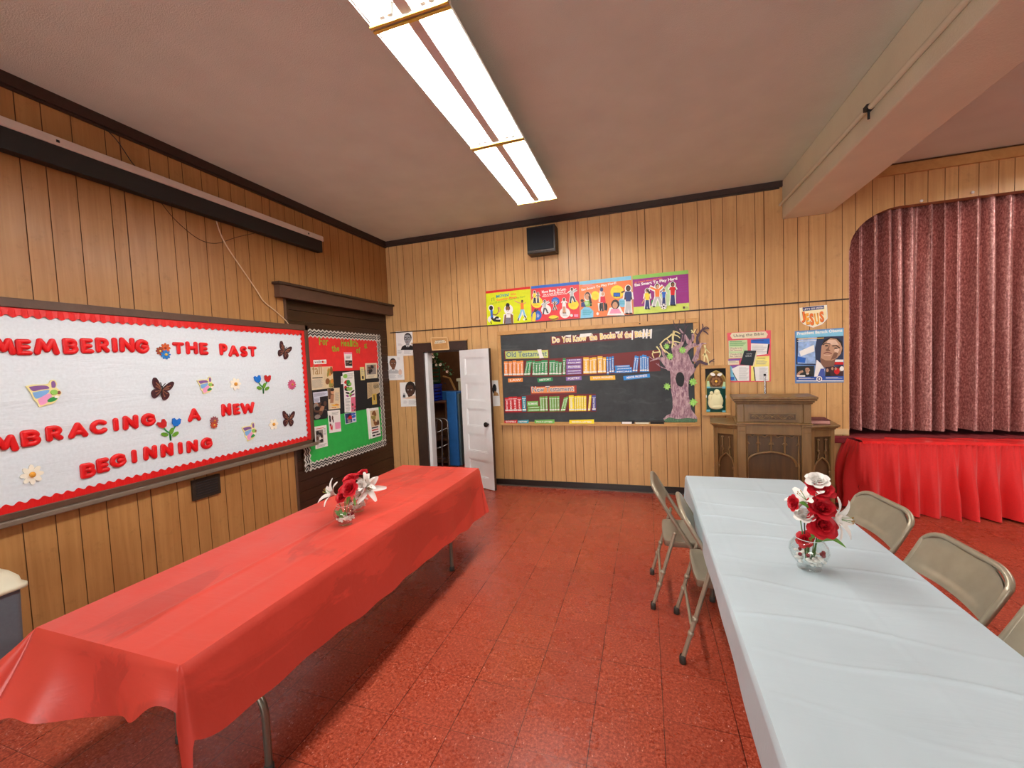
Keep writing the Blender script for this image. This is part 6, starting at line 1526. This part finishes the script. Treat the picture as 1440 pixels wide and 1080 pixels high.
# ------------------------------------------------------------------ vases and artificial flowers
GLS = thin_glass('clear_glass'); STONE = mat('white_pebbles', (232, 228, 222), .5, var=.06); BERRY = mat('red_berry', (130, 16, 26), .3)
RP = mat('red_silk_petal', (186, 20, 34), .55, var=.14, vs=60 ); WP = mat('white_silk_petal', (232, 228, 222), .55, var=.03); STM = mat('green_stem', (70, 112, 48), .5); LFM = mat('green_silk_leaf', (92, 140, 58), .5, var=.2, vs=50); DST = mat('dark_stem', (52, 60, 44), .5)
def vase(label, loc, s, seed):
    r_ = random.Random(seed); v = thing('glass_vase', label, 'vase', loc, 0, 'round glass bowl vases')
    pr = [(0, .002), (.040, .002), (.041, .008), (.034, .016), (.045, .026), (.060, .046), (.068, .070), (.064, .094), (.052, .112), (.045, .118), (.047, .124)]
    m = MB(); m.lathe([(a*s, b*s) for a, b in pr], (0, 0, 0), GLS, 32); m.lathe([((a-.003)*s, b*s) for a, b in pr[::-1] if b > .02 and a > .003], (0, 0, 0), GLS, 32); m.build('bowl', v, local=True)
    m = MB(); m.lathe([(.0455*s, .124*s), (.0465*s, .1252*s), (.0477*s, .124*s), (.0465*s, .1228*s), (.0455*s, .124*s)], (0, 0, 0), mat('glass_rim', (214, 222, 220), .08, spec=.8), 28); m.build('rim', v, local=True)
    m = MB()
    for i in range(70):
        a = r_.uniform(0, 2*PI); z = r_.uniform(.026, .058); rm = (.040 if z < .035 else .052)*math.sqrt(r_.random()); q = r_.uniform(.006, .0095)
        m.ell((s*rm*math.cos(a), s*rm*math.sin(a), s*z), (q*s, q*s*.85, q*s*.7), STONE, 7, 5)
    o = m.build('pebbles', v, local=True); o['kind'] = 'stuff'
    m = MB()
    for i in range(9):
        a = r_.uniform(0, 2*PI); m.ell((s*.047*math.cos(a), s*.047*math.sin(a), s*r_.uniform(.055, .078)), (.0075*s,)*3, BERRY, 8, 6)
    o = m.build('berries', v, local=True); o['kind'] = 'stuff'
    return v
def basis(d):
    z = V(d).normalized(); x = z.orthogonal().normalized(); y = z.cross(x); return Matrix((x, y, z)).transposed()
def petal(m, B, c, ang, base_r, ln, wd, lift, cup, mt, curl=.25, nu=6, nv=7):
    """one curved petal growing outwards from the flower axis"""
    ca, sa = math.cos(ang), math.sin(ang)
    def fn(u, v):
        a = 2*u-1; w = wd*(math.sin(PI*min(1, .12+.80*v))**.6)
        rr_ = base_r+ln*math.cos(lift)*v+curl*ln*v**3*.5; zz = ln*math.sin(lift)*v-curl*ln*.35*v**4
        tx = w*a; rr_ -= cup*w*a*a; zz += cup*w*a*a*.5
        return c+B @ V((rr_*ca-tx*sa, rr_*sa+tx*ca, zz))
    m.grid(fn, nu, nv, mt)
def stem_part(root, p0, p1, mt, r=.0022, bow=.0):
    m = MB(); mid = (p0+p1)/2+V((bow, 0, .01)); m.tube([V(q) for q in smooth([p0, mid, p1], 5)], r, mt, 6); m.build('stem', root)
def calyx(root, c, B, s):
    m = MB()
    for i in range(5): petal(m, B, c-B @ V((0, 0, .25*s)), 2*PI*i/5, .05*s, .42*s, .10*s, .5, .2, STM, .1, 3, 4)
    m.lathe([(0, -.42*s), (.07*s, -.36*s), (.09*s, -.22*s), (.04*s, -.12*s)], c, STM, 8, B @ V((0, 0, 1))); m.build('calyx', root)
def rose(label, c, d, s, mt, foot, group, seed, stm=STM, leafs=0):
    r_ = random.Random(seed); c = V(c); B = basis(d); root = thing('artificial_rose', label, 'flower', foot, 0, group)
    m = MB()
    m.ell(c+B @ V((0, 0, -.02*s)), (.14*s, .14*s, .24*s), mt, 8, 6, B)
    for ring, (n, br, ln, wd, lift, cup, cu) in enumerate(((3, .05, .58, .24, 1.50, .9, -.05), (4, .09, .62, .34, 1.38, .8, .05), (5, .13, .68, .44, 1.16, .7, .2), (5, .15, .74, .54, .90, .5, .4), (6, .15, .80, .58, .58, .35, .5))):
        for i in range(n): petal(m, B, c-B @ V((0, 0, .34*s)), 2*PI*(i+.37*ring)/n+r_.uniform(-.15, .15), br*s, ln*s*r_.uniform(.92, 1.08), wd*s, lift, cup*.5, mt, cu)
    m.build('bloom', root); calyx(root, c-B @ V((0, 0, .26*s)), B, s*.8)
    stem_part(root, V(foot), c-B @ V((0, 0, .6*s)), stm)
    return root
def lily(label, c, d, s, foot, group, seed, mt=None, stm=STM):
    s *= 1.3; r_ = random.Random(seed); c = V(c); B = basis(d); root = thing('artificial_lily', label, 'flower', foot, 0, group); m = MB()
    for i in range(6): petal(m, B, c-B @ V((0, 0, .5*s)), 2*PI*i/6+r_.uniform(-.12, .12), .04*s, 1.05*s*r_.uniform(.9, 1.1), .22*s, .85-.18*(i % 2), .35, mt or WP, .7, 5, 8)
    m.build('bloom', root); m = MB()
    for i in range(5):
        a = 2*PI*i/5; e = c+B @ V((.14*s*math.cos(a), .14*s*math.sin(a), .28*s)); m.tube([c-B @ V((0, 0, .4*s)), e], .012*s, LFM, 5); m.ell(e, (.03*s, .03*s, .05*s), mat('pollen_brown', (150, 110, 50), .7), 6, 4)
    m.build('stamens', root); m = MB(); m.lathe([(.02*s, -.72*s), (.07*s, -.55*s), (.12*s, -.35*s)], c, mt or WP, 8, B @ V((0, 0, 1))); m.build('throat', root)
    stem_part(root, V(foot), c-B @ V((0, 0, .7*s)), stm); return root
def leaf3(label, p0, p1, wd, name='artificial_leaf', group='silk leaves'):
    p0, p1 = V(p0), V(p1); d = p1-p0; sd = d.cross(V((.25, -1, .5))).normalized()
    m = MB(); m.grid(lambda u, v: p0+d*v+sd*(wd*(2*u-1)*math.sin(PI*min(1, .05+.95*v))**.8)+V((0, 0, .18*d.length*math.sin(PI*v)-.15*wd*abs(2*u-1))), 4, 10, LFM)
    return tag(m.build(name), label, 'leaf', group)
def pt(x0, y0, s):
    return lambda cx, cy, y: on_y(x0+cx/s, y0+cy/s, y)
# vase on the white table
VW = on_z(1142.5, 805, TT+.006); VW = V((VW.x, VW.y+.035, TT+.0065))
vase('round glass bowl vase with white pebbles on the white table', VW, 1.03, 1)
h = pt(1060, 640, 5.684); Yv = VW.y
def ft(dx, dy=0): return VW+V((dx, dy, .035))
GW = 'flowers in the vase on the white table'; cam_d = V((-.3, -1, .35))
rose('white artificial rose, topmost flower on the white table', h(505, 195, Yv+.03), (-.05, -.5, .85), .044, WP, ft(0, .01), GW, 2)
rose('red artificial rose just below the topmost white rose', h(535, 272, Yv+.01), (.05, -.55, .75), .054, RP, ft(.01, 0), GW, 3)
rose('red artificial rose half hidden between two larger red roses', h(515, 330, Yv+.03), (-.1, -.5, .6), .040, RP, ft(0, .02), GW, 4)
rose('red artificial rose in the middle of the bouquet on the white table', h(548, 415, Yv-.01), (.05, -.6, .7), .053, RP, ft(.015, -.01), GW, 5)
rose('largest red artificial rose facing outward, above the vase on the white table', h(552, 558, Yv-.03), (.12, -1, .42), .058, RP, ft(.01, -.015), GW, 6)
rose('small red artificial rosebud sticking out to the left over the white table', h(312, 380, Yv), (-1, -.35, .25), .034, RP, ft(-.01, 0), GW, 7)
rose('red artificial rose at the rim of the vase on the white table', h(408, 672, Yv-.01), (-.5, -.6, .55), .036, RP, ft(-.015, -.01), GW, 8)
lily('white artificial lily at the upper left of the bouquet on the white table', h(390, 325, Yv+.015), (-.60, -.15, .75), .052, ft(-.005, .005), GW, 9)
lily('white artificial lily reaching to the right over the white table', h(735, 515, Yv-.04), (.80, -.55, .12), .062, ft(.005, 0), GW, 10)
rose('white artificial rose on a dark stem, left side of the white table bouquet', h(405, 478, Yv-.01), (-.1, -.45, .9), .040, WP, ft(-.012, 0), GW, 11, DST)
for lb, a_, b_, w_ in (('broad green silk leaf at the right of the vase rim on the white table', (500, 690), (655, 678), .011), ('long pointed green silk leaf drooping right over the white table', (560, 660), (742, 742), .008), ('upright green silk leaf under the largest red rose', (478, 690), (470, 585), .010), ('green silk leaf beside the small rosebud', (440, 420), (360, 378), .008), ('short green silk leaf at the left of the vase rim on the white table', (480, 700), (440, 660), .009)):
    leaf3(lb, h(a_[0], a_[1], Yv-.02), h(b_[0], b_[1], Yv-.03), w_)
# two vases on the red table
i9 = pt(420, 640, 9.0)
VA = on_z(481, 741, TT+.004); VA = V((VA.x, VA.y+.03, TT+.008)); VB = on_z(499, 722, TT+.004); VB = V((VB.x, VB.y+.03, TT+.008))
vase('round glass bowl vase with white pebbles on the red table, nearer one', VA, .93, 21); vase('round glass bowl vase with white pebbles on the red table, farther one', VB, .93, 22)
fa = lambda dx: VA+V((dx, 0, .035)); fb = lambda dx: VB+V((dx, 0, .035)); GR = 'flowers in the vases on the red table'
lily('white artificial lily leaning left over the red table', i9(365, 465, VA.y), (-.50, -.68, .52), .060, fa(-.01), GR, 23)
rose('red artificial rosebud lowest in the vases on the red table', i9(545, 520, VA.y-.01), (-.1, -.7, .5), .042, RP, fa(0), GR, 24)
rose('largest red artificial rose on the red table, in front', i9(640, 415, VA.y), (.1, -.75, .5), .054, RP, fa(.01), GR, 25)
rose('red artificial rose left of the largest one on the red table', i9(555, 425, VA.y+.03), (-.3, -.5, .7), .036, RP, fa(0), GR, 26)
rose('red artificial rose above the largest one on the red table', i9(655, 295, VB.y-.03), (0, -.4, .85), .054, RP, fb(-.02), GR, 27)
rose('small red artificial rosebud, topmost flower on the red table', i9(808, 215, VB.y+.02), (.05, -.3, .95), .034, RP, fb(.005), GR, 28, DST)
lily('white artificial lily pointing up on the red table', i9(840, 340, VB.y-.01), (.15, -.4, .9), .060, fb(.005), GR, 29)
lily('white artificial lily spreading right on the red table', i9(890, 425, VB.y-.02), (.75, -.5, .2), .064, fb(.01), GR, 30)
rose('white artificial rose between red roses and lilies on the red table', i9(775, 400, VB.y-.05), (0, -.8, .5), .044, WP, fb(0), GR, 31)
lily('white artificial lily lowest behind the largest red rose on the red table', i9(770, 500, VB.y-.03), (-.1, -.7, -.2), .048, fb(.0), GR, 32)
for lb, a_, b_, w_ in (('green silk leaf hanging below the largest red rose on the red table', (650, 500), (605, 640), .011), ('green silk leaf inside the nearer vase on the red table', (540, 800), (520, 680), .012), ('second green silk leaf inside the nearer vase, spreading right', (550, 800), (610, 725), .012), ('third green silk leaf inside the nearer vase, spreading left', (530, 800), (460, 700), .010), ('green silk leaf under the lilies in the farther vase', (715, 640), (700, 540), .008)):
    leaf3(lb, i9(a_[0], a_[1], VA.y-.005), i9(b_[0], b_[1], VA.y-.005), w_)
# ------------------------------------------------------------------ store room contents
st = thing('shelf_unit', 'brown wooden shelf unit standing inside the store room', 'shelf', (-3.35, 6.1, 0))
SW = wood('store_shelf_wood', (74, 44, 28), (104, 66, 42), (10, 10, 10), .6)
m = MB(); m.box(-3.95, -3.09, 5.99, 6.30, 1.035, 1.06, SW); m.box(-3.115, -3.09, 6.0, 6.30, .0, 1.035, SW); bevel(m.build('upper_shelf', st), .003)
m = MB(); m.box(-3.95, -3.115, 5.99, 6.29, .42, .45, SW); m.box(-3.95, -3.115, 5.99, 6.29, .05, .08, SW); m.build('lower_shelf', st)
m = MB(); m.box(-3.95, -3.115, 6.29, 6.31, 0, 1.035, GROOVE); m.box(-3.97, -3.945, 5.99, 6.31, 0, 1.06, SW); m.build('back_panel', st)
def crate(label, x0, x1, y0, y1, z0, z1, mt):
    t = thing('plastic_crate', label, 'crate', ((x0+x1)/2, (y0+y1)/2, z0), 0)
    m = MB(); m.box(x0, x1, y0, y1, z0, z0+.01, mt); n = 5
    for i in range(n):
        za = z0+(z1-z0)*i/n; zb = za+(z1-z0)/n*.62
        for q in ((x0, x1, y0, y0+.012), (x0, x1, y1-.012, y1), (x0, x0+.012, y0, y1), (x1-.012, x1, y0, y1)): m.box(*q, za, zb, mt)
    for x in (x0, x1-.02):
        for y in (y0, y1-.02): m.box(x, x+.02, y, y+.02, z0, z1, mt)
    m.build('basket', t)
    m = MB(); m.box(x0-.008, x1+.008, y0-.008, y0+.014, z1-.03, z1, mt); m.box(x0-.008, x1+.008, y1-.014, y1+.008, z1-.03, z1, mt); m.box(x0-.008, x0+.014, y0, y1, z1-.03, z1, mt); m.box(x1-.014, x1+.008, y0, y1, z1-.03, z1, mt); m.build('rim', t)
    return t
CBL = mat('crate_blue', (24, 50, 190), .4); CGR = mat('crate_green', (24, 84, 58), .45)
c1 = crate('bright blue plastic crate on the store room shelf', -3.62, -3.30, 6.0, 6.28, 1.061, 1.34, CBL)
m = MB(); m.box(-3.42, -3.33, 5.985, 5.992, 1.26, 1.30, PAPER); m.build('label', c1)
c2 = crate('dark green plastic crate stacked on the blue crate in the store room', -3.62, -3.315, 6.0, 6.28, 1.345, 1.68, CGR)
m = MB(); m.box(-3.60, -3.33, 6.02, 6.26, 1.36, 1.42, mat('pale_green_box', (150, 186, 160), .5)); m.build('liner', c2)
# artificial branches with white blossoms
pl = thing('blossom_branch', 'artificial green branches with white blossoms in the top of the store room', 'artificial plant', (-3.45, 6.1, 1.66))
r_ = random.Random(5); m = MB(); lv = MB(); bl = MB()
for i in range(7):
    e = V((lerp(-3.42, -3.0, i/6)+r_.uniform(-.05, .05), 6.02+r_.uniform(-.05, .05), lerp(1.84, 1.50, abs(i-2)/4)+r_.uniform(-.05, .04))); p0 = V((-3.45, 6.12, 1.66))
    pts = [V(q) for q in smooth([p0, (p0+e)/2+V((0, 0, .12)), e], 8)]; m.tube(pts, .004, DST, 5)
    for p in pts[2:]:
        for k_ in range(6):
            d = V((r_.uniform(-1, 1), r_.uniform(-1, .4), r_.uniform(-1, 1))).normalized(); s_ = r_.uniform(.025, .05); q = p+d*.02; sd = d.cross(V((0, .3, 1))).normalized()*s_*.4
            lv.add([q, q+d*s_*.5+sd, q+d*s_, q+d*s_*.5-sd], [(0, 1, 2, 3)], mat('store_leaf_a', (58, 104, 62), .5) if r_.random() < .6 else mat('store_leaf_b', (104, 150, 104), .5))
    for k_ in range(3):
        p = r_.choice(pts[3:])+V((r_.uniform(-.04, .04), -.04, r_.uniform(-.04, .04)))
        for j in range(5): petal(bl, basis((r_.uniform(-.3, .3), -1, .3)), p, 2*PI*j/5, .003, .022, .012, .5, .3, WP if k_ < 2 else mat('blush_petal', (232, 196, 186), .5), .3, 3, 3)
m.build('twigs', pl); o = lv.build('leaves', pl); o['kind'] = 'stuff'; bl.build('blossoms', pl)
# folded blue mat, brown board, cream boxes, walking frames
m = MB(); gm = thing('gym_mat', 'tall folded blue foam mat standing in the store room', 'mat', (-3.0, 6.2, 0))
m.box(-3.083, -2.905, 6.0, 6.07, .005, 1.215, mat('blue_mat_vinyl', (44, 112, 186), .5, bump=.1)); bevel(m.build('front_fold', gm), .012, 3)
m = MB(); m.box(-3.083, -2.905, 6.074, 6.325, .005, 1.205, mat('blue_mat_vinyl', (0, 0, 0))); bevel(m.build('middle_fold', gm), .012, 3)
m = MB(); m.box(-3.39, -2.905, 6.33, 6.40, .005, 1.205, mat('blue_mat_dark', (40, 98, 166), .5)); bevel(m.build('back_fold', gm), .012, 3)
m = MB(); m.box(-2.904, -2.87, 6.03, 6.38, .01, 1.18, mat('grey_green_edge', (84, 104, 112), .6)); bevel(m.build('side_cover', gm), .006, 2)
FQ = Frame((0, 6.53, 0), (1, 0, 0), (0, 0, 1), (0, -1, 0)); f = lambda x, y: (on_y(600+x/10.8, 480+y/10.8, 6.53).x, on_y(600+x/10.8, 480+y/10.8, 6.53).z)
tb = thing('folded_table', 'brown folded table top leaning behind the blue mat in the store room', 'table', (-3.35, 6.4, .0))
q = [f(120, 600), f(250, 530), f(350, 560), f(440, 745)]; m = MB(); m.poly(FQ, [q[0], q[1], q[2], q[3], (q[3][0]+.02, 0.0), (q[0][0]-.02, 0.0)], -.02, .012, SW); m.build('board', tb)
m = MB(); m.ribbon(FQ, [q[1], q[2], q[3]], .022, -.022, .016, PINE); m.ribbon(FQ, [f(255, 630), f(300, 640)], .008, .012, .015, CHROME); m.build('pale_edge', tb)
bxs = thing('storage_box', 'cream storage box standing behind the door in the store room', 'box', (-2.78, 6.6, 0))
FC = mat('cream_box_card', (206, 196, 160), .6)
m = MB(); m.box(-3.10, -2.55, 6.50, 6.85, 0, 1.36, FC); bevel(m.build('body', bxs), .01); m = MB(); m.box(-3.12, -2.53, 6.48, 6.87, 1.36, 1.41, mat('cream_lid', (222, 214, 184), .5)); m.box(-2.98, -2.92, 6.475, 6.49, 1.12, 1.2, BLACK); bevel(m.build('lid', bxs), .012)
wk = thing('walking_frame', 'silver tube walking frame leaning inside the doorway of the store room', 'walking frame', (-3.16, 5.93, 0))
def hoop(x0, x1, y, zt, dy, r_):
    pts = [(x0, y-dy, .02), (x0+.02, y, zt-.07)]+[(lerp(x0+.02, x1-.02, .5)-(x1-x0-.04)/2*math.cos(a), y, zt-.07+.07*math.sin(a)) for a in [PI*i/10 for i in range(1, 10)]]+[(x1-.02, y, zt-.07), (x1, y-dy, .02)]
    return [V(p) for p in pts]
m = MB(); m.tube(hoop(-3.335, -3.09, 5.86, .80, .10, 0), .0125, CHROME, 8); m.build('front_hoop', wk)
m = MB(); m.tube(hoop(-3.275, -3.03, 5.95, .79, .06, 0), .0125, CHROME, 8); m.build('rear_hoop', wk)
m = MB()
for z in (.62, .36): m.tube([V(p) for p in smooth([(-3.325, 5.88, z), (-3.20, 5.85, z-.035), (-3.06, 5.97, z+.02)], 6)], .010, CHROME, 8)
m.tube([(-3.32, 5.86, .16), (-3.09, 5.86, .16)], .008, CHROME, 8); m.build('crossbar', wk)
m = MB()
for x, y in ((-3.335, 5.76), (-3.09, 5.76), (-3.275, 5.89), (-3.03, 5.89)): m.lathe([(0, 0), (.016, 0), (.016, .045), (.0125, .05)], (x, y, 0), RUBBER, 10)
m.build('rubber_feet', wk)

lb = thing('added_bulb', 'bare lit bulb in the store room, above the doorway', 'light bulb', (-2.75, 5.75, 2.6))  # hidden bulb added to brighten the store room
m = MB(); m.tube([(-2.75, 5.75, 2.6), (-2.75, 5.75, 2.5)], .02, PAPER, 8); m.build('holder', lb)
m = MB(); m.ell((-2.75, 5.75, 2.455), (.045, .045, .05), emit('added_bulb_glow', (1, .9, .75), FILL_BULB), 12, 8); m.build('bulb', lb)

# ------------------------------------------------------------------ fluorescent fixtures
TUBE = emit('fluorescent_tube', (1.0, .97, .92), LAMP)
REFL = mat('white_reflector_enamel', (236, 236, 232), .35, var=.02)
SPN = mat('fixture_spine_grey', (226, 224, 222), .4)
YEND = mat('yellowed_end_plate', (226, 196, 84), .4)
FZ = 3.28
def make_fixture(label, loc):
    t = thing('fluorescent_fixture', label, 'ceiling light', loc, 0, 'fluorescent fixtures in the ceiling row')
    L2 = .585; hw = .2
    # reflector: two troughs either side of a raised spine, outer skirts stop light going up
    prof = [(-hw, -.016), (-hw, 0), (-hw+.05, .050), (-.120, .058), (-.060, .050), (-.030, -.004), (.030, -.004), (.060, .050), (.120, .058), (hw-.05, .050), (hw, 0), (hw, -.016)]
    m = MB(); n = len(prof)
    vs = [V((x, y, z)) for y in (-L2, L2) for x, z in prof]; m.add(vs, [(i, i+1, n+i+1, n+i) for i in range(n-1)], REFL)
    vs = [V((x, y, z+.006)) for y in (-L2, L2) for x, z in prof]; m.add(vs, [(i+1, i, n+i, n+i+1) for i in range(n-1)], REFL)
    m.build('reflector', t, local=True)
    m = MB(); m.box(-.030, .030, -L2, L2, -.012, -.005, SPN); m.box(-.07, .07, -L2, L2, .066, .115, SPN); bevel(m.build('spine', t, local=True), .004)
    for sy in (-1, 1):
        m = MB(); y = sy*(L2+.005); y0, y1 = sorted((y, y-sy*.010)); F_ = Frame((0, y0, 0), (1, 0, 0), (0, 0, 1), (0, 1, 0))
        m.poly(F_, [(-hw-.006, -.022), (hw+.006, -.022), (hw+.006, .004), (hw-.045, .06), (-hw+.045, .06), (-hw-.006, .004)], 0, y1-y0, REFL)
        m.box(-hw-.006, hw+.006, y0-.002, y1+.002, -.026, -.020, YEND); m.build('end_plate', t, local=True)
        for x in (-.128, -.088, .088, .128):
            m = MB(); yy = sy*(L2-.008); y0, y1 = sorted((yy, yy-sy*.014)); m.box(x-.012, x+.012, y0, y1, -.004, .052, PAPER); m.box(x-.006, x+.006, min(y0, y1-sy*.01), max(y1, y0-sy*.01), .014, .026, CHROME); m.build('lamp_holder', t, local=True)
    for x in (-.110, .110):
        m = MB(); m.tube([(x, -L2+.02, .018), (x, L2-.02, .018)], .019, TUBE, 12); o = m.build('tube', t, local=True); o['label'] = 'glowing white tube'
    m = MB()
    for y in (-.4, .4): m.tube([(0, y, .115), (0, y, ZC-FZ)], .006, SPN, 6)
    m.build('hanger', t, local=True)
    return t
YS = [3.579, 2.381, 1.183]
LBL = ['fluorescent ceiling fixture at the far end of the row, nearest the back wall', 'fluorescent ceiling fixture in the middle of the visible row', 'fluorescent ceiling fixture cut off by the top of the picture, nearest the viewer']
fx = make_fixture(LBL[0], (-1.005, YS[0], FZ))
for i, y in enumerate(YS[1:], 1): copy_tree(fx, (-1.005, y, FZ), 0, LBL[i])
for i, y in enumerate((3.7, 2.5)): copy_tree(fx, (3.95, y, FZ), 0, 'added unseen fluorescent ceiling fixture right of the beam, %s the stage' % ('nearest' if i == 0 else 'farther from'))  # two fixtures added out of view to brighten the back of the room

# ------------------------------------------------------------------ fill light: glowing windows added unseen behind the viewer
PANE = emit('added_fill_pane', (.96, .99, 1.0), FILL_DAY)
for i, x in enumerate((-2.6, -1.0, .6)):
    wn = thing('added_window_%d' % (i+1), None, None, (x, YF, .95)); wn['kind'] = 'structure'
    w0, w1, z0, z1 = x-.72, x+.72, .95, 3.0
    m = MB(); m.box(w0, w1, YF+.004, YF+.012, z0, z1, PANE); m.build('pane', wn)
    m = MB()
    for q in ((w0-.09, w0, z0-.09, z1+.09), (w1, w1+.09, z0-.09, z1+.09), (w0, w1, z1, z1+.09), (w0, w1, z0-.09, z0)): m.box(q[0], q[1], YF+.002, YF+.05, q[2], q[3], WHITEP)
    m.box(w0, w1, YF+.012, YF+.035, (z0+z1)/2-.025, (z0+z1)/2+.025, WHITEP); m.box(x-.012, x+.012, YF+.012, YF+.03, z0, z1, WHITEP)
    m.build('frame', wn)
    m = MB(); m.box(w0-.12, w1+.12, YF+.002, YF+.12, z0-.13, z0-.09, WHITEP); m.build('sill', wn)

# ------------------------------------------------------------------ world and camera
w = D.worlds.new('dim_surroundings'); SC.world = w; w.use_nodes = True
w.node_tree.nodes['Background'].inputs[0].default_value = (.05, .045, .04, 1); w.node_tree.nodes['Background'].inputs[1].default_value = .3
cam = D.cameras.new('camera'); co = D.objects.new('camera', cam); COL.objects.link(co)
cam.sensor_fit = 'HORIZONTAL'; cam.sensor_width = 36; cam.lens = 36*FPX/1440; cam.clip_start = .02
M = Matrix((CR, CU, -CF)).transposed().to_4x4(); M.translation = CO; co.matrix_world = M; SC.camera = co
vs_ = SC.view_settings; SC.display_settings.display_device = 'sRGB'; vs_.view_transform = 'Standard'; vs_.look = 'None'; vs_.gamma = 1; vs_.use_curve_mapping = False
vs_.exposure = EXPO
SC.cycles.max_bounces = 8; SC.cycles.diffuse_bounces = 5; SC.cycles.transparent_max_bounces = 12
SC.cycles.sample_clamp_indirect = 4.0
